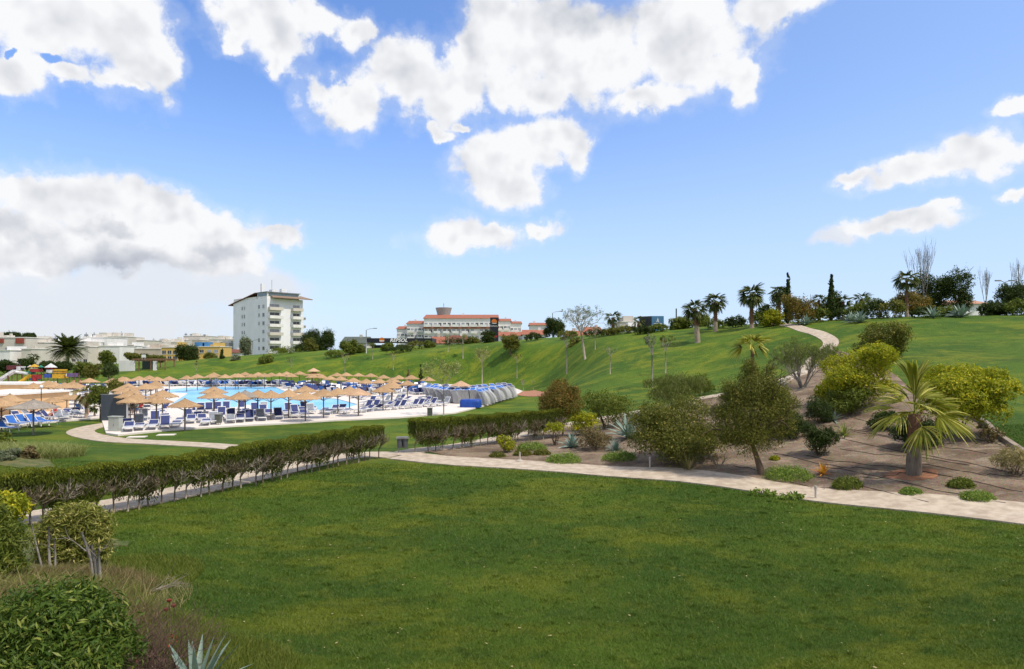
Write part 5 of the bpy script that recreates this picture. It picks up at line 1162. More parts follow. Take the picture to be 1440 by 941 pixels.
# people
M_SKIN = mat('skin', (0.42, 0.24, 0.16), .6, var=.05)
def person(label, loc, rz, pose, top, bottom, hair=(0.03, 0.02, 0.015), h=1.7, bag=None):
    t = thing('person', label, 'person', loc, rz); k = h / 1.7
    if pose == 'walk': J = dict(pel=(0, 0, .93), ch=(0, .02, 1.28), nk=(0, .02, 1.43), hd=(0, .04, 1.58), sl=(-.18, .02, 1.38), sr=(.18, .02, 1.38), el=(-.23, -.10, 1.12), er=(.23, .12, 1.12), wl=(-.22, .04, .90), wr=(.22, .30, .96), hl=(-.09, 0, .90), hr=(.09, 0, .90), kl=(-.09, .20, .50), kr=(.09, -.03, .49), al=(-.09, .26, .09), ar=(.09, -.28, .14), tl=(-.09, .40, .04), tr=(.09, -.16, .03))
    elif pose == 'stand': J = dict(pel=(0, 0, .93), ch=(0, 0, 1.28), nk=(0, 0, 1.43), hd=(0, .02, 1.58), sl=(-.18, 0, 1.38), sr=(.18, 0, 1.38), el=(-.24, 0, 1.12), er=(.24, .02, 1.12), wl=(-.22, .10, .90), wr=(.20, .14, .93), hl=(-.09, 0, .90), hr=(.09, 0, .90), kl=(-.10, .02, .49), kr=(.11, .02, .49), al=(-.11, 0, .08), ar=(.13, 0, .08), tl=(-.12, .14, .03), tr=(.15, .14, .03))
    else: J = dict(pel=(0, 0, .50), ch=(0, -.08, .84), nk=(0, -.10, .98), hd=(0, -.08, 1.13), sl=(-.18, -.09, .93), sr=(.18, -.09, .93), el=(-.24, 0, .70), er=(.24, 0, .70), wl=(-.20, .20, .62), wr=(.20, .20, .62), hl=(-.09, .02, .48), hr=(.09, .02, .48), kl=(-.11, .42, .52), kr=(.11, .42, .52), al=(-.11, .52, .12), ar=(.11, .52, .12), tl=(-.11, .68, .05), tr=(.11, .68, .05))
    def skin(name, names, edges, rad, m, sub=1):
        me = bpy.data.meshes.new(name); me.from_pydata([tuple(c * k for c in J[n]) for n in names], [(names.index(a), names.index(b)) for a, b in edges], []); o = link(name, me, t); me.materials.append(m)
        o.modifiers.new('s', 'SKIN'); me.skin_vertices[0].data[0].use_root = True
        for i, n in enumerate(names): me.skin_vertices[0].data[i].radius = (rad[n] * k, rad[n] * k * .85)
        o.modifiers.new('d', 'SUBSURF').levels = sub; o.modifiers['d'].render_levels = sub; return o
    rad = dict(pel=.14, ch=.15, nk=.055, hd=.105, sl=.065, sr=.065, el=.042, er=.042, wl=.03, wr=.03, hl=.085, hr=.085, kl=.058, kr=.058, al=.038, ar=.038, tl=.035, tr=.035)
    E = [('pel', 'ch'), ('ch', 'nk'), ('nk', 'hd'), ('ch', 'sl'), ('ch', 'sr'), ('sl', 'el'), ('sr', 'er'), ('el', 'wl'), ('er', 'wr'), ('pel', 'hl'), ('pel', 'hr'), ('hl', 'kl'), ('hr', 'kr'), ('kl', 'al'), ('kr', 'ar'), ('al', 'tl'), ('ar', 'tr')]
    skin('body', list(rad), E, rad, M_SKIN, 2)
    rt = {n: rad[n] * 1.14 for n in ('pel', 'ch', 'sl', 'sr', 'el', 'er')}; skin('shirt', list(rt), [('pel', 'ch'), ('ch', 'sl'), ('ch', 'sr'), ('sl', 'el'), ('sr', 'er')], rt, mat('cloth %s' % (top,), top, .9))
    rb = {n: rad[n] * 1.16 for n in ('pel', 'hl', 'hr', 'kl', 'kr')}; skin('shorts', list(rb), [('pel', 'hl'), ('pel', 'hr'), ('hl', 'kl'), ('hr', 'kr')], rb, mat('cloth %s' % (bottom,), bottom, .9))
    hx = J['hd']; MB().lathe([(.11 * k, hx[2] * k + .01), (.115 * k, hx[2] * k + .06), (.09 * k, hx[2] * k + .11), (.03 * k, hx[2] * k + .135)], 10, Matrix.Translation((hx[0] * k, hx[1] * k - .015, 0))).build('hair', mat('hair %s' % (hair,), hair, .8), t)
    return t
def dk_(px, py): x, y = flat(px, py, .12); return (x, y, .12)
person('person in a black top and white shorts walking past the thin palm', dk_(124, 583.5), .3, 'walk', (0.02, 0.02, 0.025), (0.6, 0.6, 0.6))
person('person in black sitting under the parasol by the slate screen', dk_(184.5, 582.5), 2.6, 'sit', (0.015, 0.015, 0.02), (0.02, 0.02, 0.03))
person('person in pale green sitting beside the one in black', dk_(191, 583), 2.9, 'sit', (0.35, 0.6, 0.55), (0.1, 0.15, 0.3))
person('person in red sitting to the right under the same parasol', dk_(197, 582), 3.3, 'sit', (0.5, 0.04, 0.05), (0.1, 0.05, 0.05))
person('person in white standing at the far pool edge', dk_(304.5, 543.6), .2, 'stand', (0.7, 0.68, 0.72), (0.5, 0.45, 0.55), h=1.75)
person('person in grey standing left of the one in white at the far pool edge', dk_(296, 543.4), -.3, 'stand', (0.25, 0.22, 0.28), (0.1, 0.1, 0.18), h=1.72)
person('person in dark red standing under the straw shade near the cream wall', dk_(113, 548), 0, 'stand', (0.30, 0.02, 0.03), (0.25, 0.02, 0.03))
person('person in bright red standing beside the one in dark red', dk_(104, 548.3), .4, 'stand', (0.55, 0.03, 0.03), (0.4, 0.02, 0.03))
person('person in red resting on a lounger in front of the cream wall', dk_(75.5, 590.5), 3.0, 'sit', (0.55, 0.06, 0.06), (0.45, 0.05, 0.06))
person('person with dark hair sitting under the grey parasol', dk_(44, 593), 2.5, 'sit', (0.10, 0.02, 0.05), (0.05, 0.05, 0.15))
# ================================================================ PLAYGROUND, SLOPE TREES, TOWN
M_RENDER = mat('white render', (0.78, 0.77, 0.75), .85, var=.07, scale=.5, bump=.05, stretch=(1, 1, .3)); M_OFF = mat('off white render', (0.60, 0.56, 0.49), .85, var=.08, scale=.3); M_BEIGE = mat('beige render', (0.55, 0.47, 0.38), .85, var=.08, scale=.3)
M_YEL = mat('yellow render', (0.62, 0.42, 0.13), .85, var=.06); M_TILE = mat('red roof tiles', (0.37, 0.135, 0.080), .85, var=.18, scale=2, bump=.5, bscale=12, stretch=(3, 1, 1)); M_TILEB = mat('brown roof tiles', (0.20, 0.075, 0.05), .85, var=.2, scale=2, bump=.5, bscale=12)
M_GLASS = mat('dark window glass', (0.035, 0.045, 0.055), .12, var=.1, spec=.6); M_GLASSL = mat('pale blinds in window', (0.38, 0.40, 0.44), .5); M_SHUT = mat('grey shutter', (0.30, 0.33, 0.40), .6)
M_BLACK = mat('black fascia', (0.018, 0.020, 0.028), .45); M_ORANGE = mat('orange enamel', (0.75, 0.20, 0.02), .45); M_REDP = mat('red paint', (0.34, 0.03, 0.03), .6); M_SIGNB = mat('sign blue', (0.075, 0.20, 0.34), .5, var=.05)
M_LETTER = mat('white letters', (.85, .85, .85), .5, var=.0); M_DULLRED = mat('dull red panel', (.34, .075, .05), .8); M_YP = mat('yellow plastic', (0.62, 0.36, 0.02), .5); M_GP = mat('green plastic', (0.02, 0.22, 0.14), .4); M_BP = mat('blue plastic', (0.03, 0.08, 0.35), .4); M_WOODT = mat('brown timber', (0.25, 0.14, 0.08), .8)
_wc = {}
def win_mesh(w, h, m, frame=True):
    key = (round(w, 2), round(h, 2), m.name)
    if key not in _wc:
        mb = MB(); mb.box(-w / 2, w / 2, -.03, .02, 0, h); mb.cur = 1
        if frame:
            mb.box(-w / 2 - .08, w / 2 + .08, -.10, .0, -.12, -.003); mb.box(-w / 2 - .06, -w / 2 - .002, -.06, .0, 0, h); mb.box(w / 2 + .002, w / 2 + .06, -.06, 0, 0, h); mb.box(-.025, .025, -.045, -.032, 0, h)
        _wc[key] = mb.mesh('window', m, M_RENDER)
    return _wc[key]
def block(t, x0, x1, y0, y1, z0, z1, m, name='wall', parapet=.35, roofm=None):
    MB().box(x0, x1, y0, y1, z0, z1).build(name, m, t)
    if parapet: MB().box(x0 - .12, x1 + .12, y0 - .12, y1 + .12, z1 + .003, z1 + parapet * .5).build('roof', roofm or M_ROOFW, t)
def windows(t, x0, x1, y, z0, rows_, cols, w, h, dz, ms, seed=1, skip=.1):
    rnd = random.Random(seed)
    for r in range(rows_):
        for c in range(cols):
            if rnd.random() < skip: continue
            link('window', win_mesh(w, h, rnd.choice(ms)), t, (x0 + (x1 - x0) * (c + .5) / cols, y, z0 + r * dz))
def gable(x0, x1, y0, y1, z, h, m, t, over=.4, name='roof', ridge='x'):
    mb = MB(); a = (x0 - over, x1 + over, y0 - over, y1 + over)
    if ridge == 'x': ym = (y0 + y1) / 2; vs = [(a[0], a[2], z), (a[1], a[2], z), (a[1], a[3], z), (a[0], a[3], z), (a[0] + .3, ym, z + h), (a[1] - .3, ym, z + h)]; fs = [(0, 1, 5, 4), (2, 3, 4, 5), (1, 2, 5), (3, 0, 4), (3, 2, 1, 0)]
    else: xm = (x0 + x1) / 2; vs = [(a[0], a[2], z), (a[1], a[2], z), (a[1], a[3], z), (a[0], a[3], z), (xm, a[2] + .3, z + h), (xm, a[3] - .3, z + h)]; fs = [(0, 1, 4), (1, 2, 5, 4), (2, 3, 5), (3, 0, 4, 5), (3, 2, 1, 0)]
    return mb.add(vs, fs).build(name, m, t)
def ztop(py, Y): return CH - (py - HZ) / F * Y
def bld(label, px0, px1, ytop, Y, dep=10, m=None, rot=0, base=None, rows_=2, cols=4, ww=1.2, wh=1.2, roof=None, rh=2.0, ms=None, seed=1, name='building', zoff=1.3, balc=False, skip=.12, group=None):
    """a house whose front spans two photo columns at distance Y and rises to a photo row"""
    m = m or M_RENDER; ms = ms or [M_GLASS, M_GLASS, M_GLASSL, M_SHUT]; x0, x1 = from_px(px0, Y), from_px(px1, Y); W = x1 - x0; g = min(gz(x0, Y), gz(x1, Y)) - .5 if base is None else base
    H = ztop(ytop, Y) - g; t = thing(name, label, 'building', (x0, Y, g), rot, group)
    hh = H - (rh if roof else .2)
    MB().box(0, W, 0, dep, -1, hh).build('wall', m, t)
    if roof: gable(0, W, 0, dep, hh + .003, rh, roof, t)
    else: MB().box(-.15, W + .15, -.15, dep + .15, hh + .003, hh + .2).build('roof', M_ROOFW, t)
    rq = random.Random(seed * 7)
    if not roof:
        for q in range(1 + int(W / 5)):
            xa = rq.uniform(.05, .8) * W; wq = rq.uniform(1.2, 3.2); ya = rq.uniform(1, dep * .5); MB().box(xa, min(xa + wq, W), ya, ya + 3, hh + .205, hh + rq.uniform(.7, 2.0)).build('roof_hut', m if rq.random() < .6 else M_OFF, t)
        for q in range(int(W / 6)): xa = rq.uniform(.1, .9) * W; MB().box(xa, xa + .5, 1.0, 1.5, hh + .205, hh + 1.2).build('chimney', m, t)
    else:
        xa = rq.uniform(.2, .7) * W; MB().box(xa, xa + .7, dep * .45, dep * .6, hh + rh * .4, hh + rh + .6).build('chimney', m, t)
    dz = (hh - zoff) / max(rows_, 1)
    windows(t, 0, W, -.003, zoff * .6 + .3, rows_, cols, ww, min(wh, dz * .6), dz, ms, seed, skip)
    if balc:
        for r in range(rows_): MB().box(W * .08, W * .92, -1.2, -.12, r * dz + zoff * .6 - .15, r * dz + zoff * .6).box(W * .08, W * .92, -1.2, -1.1, r * dz + zoff * .6 + .003, r * dz + zoff * .6 + .85).build('balcony', m, t)
    return t, W, hh
# ---- the white tower block
YT = 250.0; cx = from_px(375.5, YT); ua, ub = Vector((-.734, .679, 0)), Vector((.679, .734, 0)); LA, LB = 27.0, 14.5
gT = 3.0; HT = ztop(419, YT) - gT
t = thing('apartment_tower', 'tall white apartment tower with stacked balconies and a brown tiled roof edge', 'building', (cx, YT, gT), math.atan2(ub.y, ub.x))
# local frame: x along the front face (to the right), y into the building along the long face
MB().box(0, LB, 0, LA, -2, HT).build('wall', mat('tower render', (0.80, 0.81, 0.84), .85, var=.04, scale=.2), t)
fl = HT / 7.6
for k in range(7):
    z = k * fl + .9
    for (xa, xb) in ((.3, 5.6), (9.6, 13.9)):
        b_ = MB(); b_.box(xa, xb, -1.7, -.003, z - .35, z - .15); b_.box(xa, xb, -1.7, -1.58, z - .147, z + .75); b_.box(xa, xa + .12, -1.577, -.01, z - .147, z + .75); b_.box(xb - .12, xb, -1.577, -.01, z - .147, z + .75); b_.build('balcony', M_RENDER if k % 3 else M_OFF, t)
        link('window', win_mesh(xb - xa - 1.6, 1.9, M_GLASS if (k + int(xa)) % 3 else M_GLASSL), t, ((xa + xb) / 2, -.003, z))
    # balconies on the far short side (seen past the left edge) and on the right long side
    b_ = MB(); b_.box(1.5, 12, LA + .003, LA + 2.2, z - .3, z - .1); b_.box(1.5, 12, LA + 2.1, LA + 2.2, z - .097, z + .7); b_.box(1.5, 1.62, LA + .05, LA + 2.09, z - .097, z + .7); b_.build('balcony', M_OFF, t)
    for q in range(2):
        if k < 6 - q: b_ = MB(); b_.box(LB + .003, LB + 2.2 + q * .8, 1.5 + q * 9, 8 + q * 9, z - .3, z - .1); b_.box(LB + 2.1 + q * .8, LB + 2.2 + q * .8, 1.5 + q * 9, 8 + q * 9, z - .097, z + .7); b_.build('balcony', M_OFF, t)
M90 = R(90)
for k in range(7):
    z = k * fl + 1.3
    for j, (yy, w) in enumerate(((2.6, 1.5), (6.0, 1.1), (17.6, .9), (19.4, .9))):
        if (k == 3 and j == 1): continue
        o = link('window', win_mesh(w, 1.3, (M_GLASS, M_SHUT, M_GLASSL, M_GLASS)[(k * 3 + j * 2) % 4]), t, (-.003, yy, z)); o.rotation_euler = (0, 0, -M90)
# sloping tiled roof along the long side, eave over the front, penthouse
def wedge(name, pts, m): 
    return MB().add(pts, [(0, 1, 2, 3), (7, 6, 5, 4), (0, 4, 5, 1), (1, 5, 6, 2), (2, 6, 7, 3), (3, 7, 4, 0)]).build(name, m, t)
zr = HT + .01
wedge('roof', [(-.5, LA + 3.4, zr - 1.5), (LB + .5, LA + 3.4, zr - 1.5), (LB + .5, 8.2, zr + 2.2), (-.5, 8.2, zr + 2.2), (-.5, LA + 3.4, zr - 1.2), (LB + .5, LA + 3.4, zr - 1.2), (LB + .5, 8.2, zr + 2.6), (-.5, 8.2, zr + 2.4)], M_TILEB)
MB().box(.05, LB - .05, 8.25, LA - .3, zr - .02, zr + .9).build('attic', M_RENDER, t)
wedge('roof', [(1.2, -2.1, zr + .05), (LB + 3.0, -2.1, zr + .05), (LB + .5, 3, zr + 1.5), (2.2, 3, zr + 1.5), (1.2, -2.1, zr + .35), (LB + 3.0, -2.1, zr + .35), (LB + .5, 3, zr + 1.8), (2.2, 3, zr + 1.8)], mat('tan roof edge', (.30, .21, .15), .85))
MB().box(.4, LB - 1.2, .6, 8.15, zr + .003, zr + 2.2).build('penthouse', M_RENDER, t)
pane = MB().box(.9, LB - 1.5, .5, .595, zr + .9, zr + 2.0).box(.3, .395, 1, 7.6, zr + .9, zr + 2.0).build('penthouse_window', mat('tinted glass', (0.10, 0.16, 0.19), .15, spec=.6), t)
MB().box(0, LB - .8, .2, 8.4, zr + 2.203, zr + 2.45).build('penthouse_roof', mat('grey roof edge', (.20, .25, .30), .6), t)
for (a, b, w, h) in ((1.5, 7, 1.1, 3.4), (5, 6, 2.5, 1.4), (8.5, 5, 2.0, 1.8)): MB().box(a, a + w, b, b + w * .8, zr + 2.453, zr + 2.45 + h).build('chimney', M_RENDER, t)
MB().tube([(4.0, 4, zr + 2.4), (4.0, 4, zr + 7.2)], .06, 4).build('antenna', M_POSTG, t)
ra = MB()
for i in range(9): ra.tube([(3 + i * 1.0, 3.2, zr + 2.4), (3 + i * 1.0, 3.2, zr + 3.5)], .035, 4)
ra.tube([(3, 3.2, zr + 3.5), (11, 3.2, zr + 3.5)], .035, 4).build('railing', M_WHITE, t)
# ---- long white terraces at the left
W_ = 'white houses at the left edge of the town'
t, W, h = bld('white villa with a red gable strip at the outer left', -30, 36, 474, 190, 10, M_OFF, rows_=2, cols=4, ww=1.8, seed=1)
MB().box(W * .80, W * .97, -.3, -.005, h - 1.6, h - .15).build('red_shutter', M_DULLRED, t); MB().box(W * .42, W * .54, -.3, -.005, h - 1.5, h - .3).build('red_shutter', M_DULLRED, t)
t, W, h = bld('off-white house with a pink balcony next to the red-gabled villa', 36, 62, 481, 195, 10, M_OFF, rows_=2, cols=2, ww=1.6, seed=2)
MB().box(W * .1, W * .55, -1.2, -.005, h - 3, h - 1.2).build('balcony', mat('pink render', (.5, .3, .24), .85), t)
bld('plain white terrace house standing behind the big date palm', 60, 118, 480, 215, 12, M_RENDER, rows_=2, cols=5, seed=3)
bld('white stepped house just right of the date palm', 116, 150, 474, 225, 12, M_RENDER, rows_=3, cols=3, seed=4, balc=True)
bld('wide white apartment house with satellite dishes on top', 118, 176, 473, 262, 14, M_OFF, rows_=3, cols=8, seed=5)
bld('low white garage-like block under the wide apartment house', 122, 168, 486, 205, 8, M_RENDER, rows_=1, cols=2, seed=6, skip=.4)
bld('cream apartment block with balconies behind the pergola', 168, 202, 478, 270, 14, M_OFF, rows_=3, cols=5, seed=7, balc=True)
bld('low beige house with a covered terrace above the pergola', 184, 226, 490, 230, 10, M_BEIGE, rows_=1, cols=4, ww=1.8, seed=8)
bld('long pale row of flats far off between pergola and yellow house', 200, 262, 481, 330, 16, M_OFF, rows_=3, cols=9, seed=9, balc=True)
bld('pale stepped block left of the tower, highest of its row', 258, 288, 472, 360, 16, M_OFF, rows_=4, cols=5, seed=10, balc=True)
bld('pale block with balconies directly left of the tower', 286, 330, 477, 340, 16, M_OFF, rows_=4, cols=6, seed=11, balc=True)
bld('small white house with a sloped roof at the foot of the tower', 313, 338, 491, 225, 8, M_RENDER, rows_=1, cols=2, roof=M_TILEB, rh=1.2, seed=12)
t, W, h = bld('yellow building beside the dark round tree', 227, 250, 488, 210, 9, M_YEL, rows_=2, cols=3, seed=13)
t, W, h = bld('yellow building with a blue top between round tree and tower', 279, 309, 487, 212, 9, M_YEL, rows_=2, cols=3, seed=14); MB().box(-W * .25, W * .4, 1, 5, h + .21, h + 1.5).build('blue_canopy', mat('sky blue panel', (.08, .26, .55), .6), t)
for i, (a, b, yt, Y, m, lb) in enumerate([(64, 80, 484, 205, M_OFF, 'small white cube house left under the date palm'), (100, 124, 487, 200, M_OFF, 'low off-white house front below the date palm crown'), (150, 170, 484, 235, M_BEIGE, 'small beige house above the light green tree'), (176, 192, 486, 250, M_RENDER, 'white cube house left above the pergola'),
        (200, 214, 487, 240, M_RENDER, 'white cube house right above the pergola'), (212, 232, 485, 290, M_OFF, 'pale cube house left of the yellow building'), (244, 262, 478, 350, M_OFF, 'pale block rising behind the dark round tree'), (232, 246, 480, 345, M_RENDER, 'narrow white block in the far pale row'), (270, 284, 478, 300, M_BEIGE, 'beige block between round tree and blue top'),
        (300, 322, 482, 270, M_OFF, 'white balconied house in front of the pale block by the tower'), (30, 44, 490, 180, M_OFF, 'low white annex in front of the villa'), (-10, 14, 492, 178, M_RENDER, 'low white annex at the outer left')]):
    bld(lb, a, b, yt, Y, 8, m, rows_=2 if yt < 486 else 1, cols=3, ww=1.1, seed=60 + i, balc=(i % 3 == 1), skip=.2)
# rooftop clutter on the left skyline
M_DISH = mat('grey aerial', (.25, .26, .28), .6); rnd = random.Random(5); aer = []
for i in range(22):
    px = rnd.choice((rnd.uniform(62, 175), rnd.uniform(178, 330))); Y = 235 if px < 176 else 318; py = {0: 480, 1: 480}.get(0)
    base = 474 if 116 < px < 150 else (473 if px < 176 and px > 118 else (480 if px < 118 else (478 if px < 202 else (481 if px < 260 else (472 if px < 288 else 477)))))
    Y = (225 if px < 118 else (235 if px < 150 else 270)) if px < 176 else (275 if px < 202 else (335 if px < 262 else 350)); z = ztop(base, Y - 5) - .5
    x = from_px(px, Y); aer.append(px); t = thing('rooftop_aerial', '', 'aerial', (x, Y, z), rnd.uniform(0, 3), 'aerials on the town roofs'); hh = rnd.uniform(1.2, 2.6)
    MB().tube([(0, 0, -1.5), (0, 0, hh)], .08, 4).build('mast', M_DISH, t); MB().box(-.7, .7, -.05, .05, hh * .75, hh * .75 + .1).box(-.4, .4, -.5, .5, hh * .45, hh * .45 + .5).build('head', M_DISH, t)
_as = sorted([o for o in C.objects if o.name.startswith('rooftop_aerial')], key=lambda o: o.location.x / o.location.y)
for i, o in enumerate(_as): o['label'] = f'small grey aerial, {ordinal(i + 1)} from the left on the pale town roofs'
# ---- big red-roofed complex
def slab_block(label, px0, px1, ytop, Y, dep, floors, cols, seed, red=1.6, tank=None):
    t, W, h = bld(label, px0, px1, ytop, Y, dep, M_RENDER, base=3, rows_=floors, cols=cols, ww=1.15, wh=1.2, roof=M_TILE, rh=red, seed=seed, skip=.05, ms=[M_GLASS, M_SHUT, M_GLASS, M_GLASSL], zoff=1.6)
    dz = (h - 1.6) / floors
    for r in range(floors):
        b = MB(); n = max(1, cols // 2)
        for c in range(n): xa = W * (c + .12) / n; xb = W * (c + .80) / n; b.box(xa, xb, -1.5, -.13, r * dz + .75, r * dz + .92); b.box(xa, xb, -1.5, -1.4, r * dz + .923, r * dz + 1.75)
        b.build('balcony_row', M_RENDER, t)
    return t, W, h
t, W, h = slab_block('long white apartment block with a red tiled roof and water tank', 596, 700, 441, 280, 16, 6, 16, 21, 2.0)
MB().box(-.4, W + .4, -.5, -.13, h - 4.2, h - 3.5).build('red_cornice', M_TILE, t)
slab_block('lower left wing of the red-roofed apartment complex', 572, 598, 450, 285, 14, 5, 5, 22, 1.6)
slab_block('lowest stepped wing at the left end of the red-roofed complex', 558, 574, 458, 288, 12, 4, 3, 23, 1.4)
slab_block('right wing of the red-roofed complex behind the black pylon', 698, 718, 447, 290, 14, 5, 4, 24, 1.4)
slab_block('lowest right end of the red-roofed complex', 717, 733, 451, 292, 12, 5, 3, 25, 1.2)
Yt = 290; x = from_px(624, Yt); z0 = ztop(446, Yt); t = thing('water_tank', 'grey flared water tank standing on the long red roof', 'water tank', (x, Yt, z0))
MB().lathe([(2.6, -3), (2.6, .3), (2.7, 1.0), (3.4, 3.6), (3.5, 3.9), (3.3, 3.95)], 20).build('tank', mat('grey concrete', (.42, .42, .41), .8), t); MB().tube([(0, 0, 3.9), (0, 0, 5.8)], .12, 5).build('mast', M_DISH, t)
# ---- houses in the middle
bld('white house with a hipped red roof right of the round trees', 735, 768, 463, 175, 9, M_RENDER, rows_=1, cols=2, ww=2.2, roof=M_TILE, rh=1.4, seed=31, skip=0)
bld('small white upper house behind the red hipped roof', 745, 768, 453, 215, 9, M_RENDER, rows_=2, cols=2, roof=M_TILE, rh=1.0, seed=32)
bld('white house with a wide red roof beside the black pylon', 701, 738, 466, 185, 9, M_RENDER, rows_=1, cols=2, ww=2, roof=M_TILE, rh=1.2, seed=33)
bld('white gabled house with brown roof below the long red-roofed block', 632, 655, 471, 190, 8, M_RENDER, rows_=1, cols=1, roof=M_TILEB, rh=2.2, seed=34)
bld('house with red tiled roof behind the left end of the brown gable', 606, 634, 473, 195, 8, M_BEIGE, rows_=1, cols=2, roof=M_TILE, rh=2.0, seed=35)
bld('grey-roofed white house left of the black station canopy', 480, 516, 473, 200, 9, M_OFF, rows_=1, cols=4, roof=mat('grey green roof', (.10, .12, .10), .8), rh=2.0, seed=36)
bld('red-roofed house partly behind the bare slope tree', 798, 840, 464, 170, 9, M_BEIGE, rows_=1, cols=3, roof=M_TILE, rh=1.6, seed=37)
bld('small red-roofed building left of the leafless palm hut', 824, 846, 459, 190, 8, M_BEIGE, rows_=1, cols=2, roof=M_TILE, rh=1.4, seed=38)
bld('white flat building behind the blue sign', 872, 906, 452, 170, 10, M_OFF, rows_=1, cols=3, seed=39); 
bld('low white building end with blue grey wall near the sign', 880, 902, 461, 150, 6, M_RENDER, rows_=1, cols=1, seed=40)
tag(MB().box(0, from_px(866, 160) - from_px(826, 160), 0, 3, 0, .35).build('carport_roof', M_ROOFW, None, (from_px(826, 160), 160, ztop(468, 160))), 'thin white carport roof behind the slope palms', 'carport')
t, W, h = bld('white house with pinkish tiled roof among dark trees on the hill', 1348, 1392, 420, 130, 9, M_RENDER, rows_=1, cols=2, ww=.8, roof=mat('pale clay tiles', (.50, .27, .17), .85), rh=1.0, seed=41, skip=0)
# ---- petrol station
Ys = 165; x0, x1 = from_px(515, Ys), from_px(608, Ys); zt = ztop(475.6, Ys); t = thing('station_canopy', 'black flat petrol station canopy with orange emblem and white lettering', 'petrol station', (x0, Ys, 0), 0)
MB().box(0, x1 - x0, 0, 9, zt - 1.05, zt).build('fascia', M_BLACK, t)
for i, fx in enumerate((.30, .62, .90)): MB().tube([((x1 - x0) * fx, 1.5, 3), ((x1 - x0) * fx, 1.5, zt - 1.05)], .28, 8).build('pillar', M_RENDER, t)
MB().box(.5, 5, 4, 8, 3, zt - 1.6).build('shop', mat('shop dark', (.06, .06, .07), .5), t); MB().box((x1 - x0) * .42, (x1 - x0) * .60, 3, 6, 3.5, zt - 1.6).build('fuel_pumps_housing', M_REDP, t)
def disc(n, r, x, y, z, m, name, t, y2=.06, z0=-1, z1=1, s=1.0):
    vs = [(x + r * math.cos(a) * s, z + max(z0 * r, min(z1 * r, r * math.sin(a)))) for a in np.linspace(0, 2 * PI, n + 1)[:-1]]; k = len(vs)
    return MB().add([(a, y, b) for a, b in vs] + [(a, y - y2, b) for a, b in vs], [tuple(range(k)), tuple(range(2 * k - 1, k - 1, -1))] + [(i, k + i, k + (i + 1) % k, (i + 1) % k) for i in range(k)]).build(name, m, t)
ex = from_px(537, Ys) - x0
disc(20, .62, ex, -.01, zt - .45, M_ORANGE, 'emblem', t); disc(20, .60, ex, -.075, zt - .5, M_RENDER, 'emblem_band', t, .02, -.5, -.1); disc(20, .60, ex, -.075, zt - .5, M_REDP, 'emblem_base', t, .02, -1, -.62)
def text(body, size, name, m, parent, loc, ext=.02, rot=(R(90), 0, 0), shear=0.0, bold=0.0):
    cu = bpy.data.curves.new(name, 'FONT'); cu.body = body; cu.size = size; cu.extrude = ext; cu.align_x = 'CENTER'; cu.align_y = 'CENTER'; cu.shear = shear; cu.offset = bold; cu.space_character = 1.1
    o = bpy.data.objects.new(name, cu); C.objects.link(o); dg = bpy.context.evaluated_depsgraph_get(); me = bpy.data.meshes.new_from_object(o.evaluated_get(dg)); me.name = name; bpy.data.objects.remove(o); me.materials.clear(); me.materials.append(m)
    q = link(name, me, parent, loc); q.rotation_euler = rot; return q
text('REPSOL', 1.15, 'lettering', M_LETTER, t, (from_px(560.5, Ys) - x0, -.04, zt - .54), shear=.25, bold=.035)
# pylon
Yp2 = 158; x = from_px(695, Yp2); t = thing('price_pylon', 'tall black fuel pylon with orange emblem in front of the red-roofed flats', 'sign', (x, Yp2, gz(x, Yp2)), 0); zb = ztop(446.5, Yp2) - gz(x, Yp2)
MB().box(-.95, .95, 0, .5, -.5, zb).build('board', M_BLACK, t); disc(20, .62, 0, -.01, zb - 1.0, M_ORANGE, 'emblem', t, z0=-.3); disc(20, .60, 0, -.01, zb - 1.05, M_RENDER, 'emblem_band', t, .05, -.62, -.38)
text('REPSOL', .46, 'lettering', M_WHITE, t, (0, -.03, zb - 2.0)); MB().box(-.75, .75, -.02, -.005, zb - 4.6, zb - 4.2).build('price_strip', M_REDP, t)
# ---- blue sign board on the slope top
Yb = 112; x = from_px(925, Yb); gb = gz(x, Yb); t = thing('sign_board', 'blue advertising board with white emblem facing the lawn, dark panel beside it', 'sign', (x, Yb, gb)); zt1 = ztop(444.5, Yb) - gb; zb1 = ztop(465, Yb) - gb; wv = px2m(17, Yb)
MB().box(-wv / 2, wv / 2, 0, .12, zb1, zt1).build('board', M_SIGNB, t)
b = MB().add([(-wv / 2 - .003, .0, zb1), (-wv / 2 - 1.75, 1.5, zb1), (-wv / 2 - 1.75, 1.5, zt1), (-wv / 2 - .003, .0, zt1), (-wv / 2 - .003, .12, zb1), (-wv / 2 - 1.68, 1.6, zb1), (-wv / 2 - 1.68, 1.6, zt1), (-wv / 2 - .003, .12, zt1)], [(0, 3, 2, 1), (4, 5, 6, 7), (0, 1, 5, 4), (3, 7, 6, 2), (1, 2, 6, 5)]).build('side_panel', mat('dark panel', (.05, .055, .06), .6), t)
for fx in (-wv / 2 + .1, wv / 2 - .1, -wv / 2 - 1.6): MB().tube([(fx, .08 if fx > -wv / 2 else 1.45, -.3), (fx, .08 if fx > -wv / 2 else 1.45, zb1 + .05)], .06, 6).build('leg', M_POSTG, t)
hz_ = zt1 - zb1
MB().add([(-.22, -.02, zt1 - hz_ * .42), (.0, -.02, zt1 - hz_ * .10), (.22, -.02, zt1 - hz_ * .42), (.09, -.02, zt1 - hz_ * .42), (0, -.02, zt1 - hz_ * .26), (-.09, -.02, zt1 - hz_ * .42)], [(0, 1, 4, 5), (1, 2, 3, 4)]).build('emblem', M_WHITE, t)
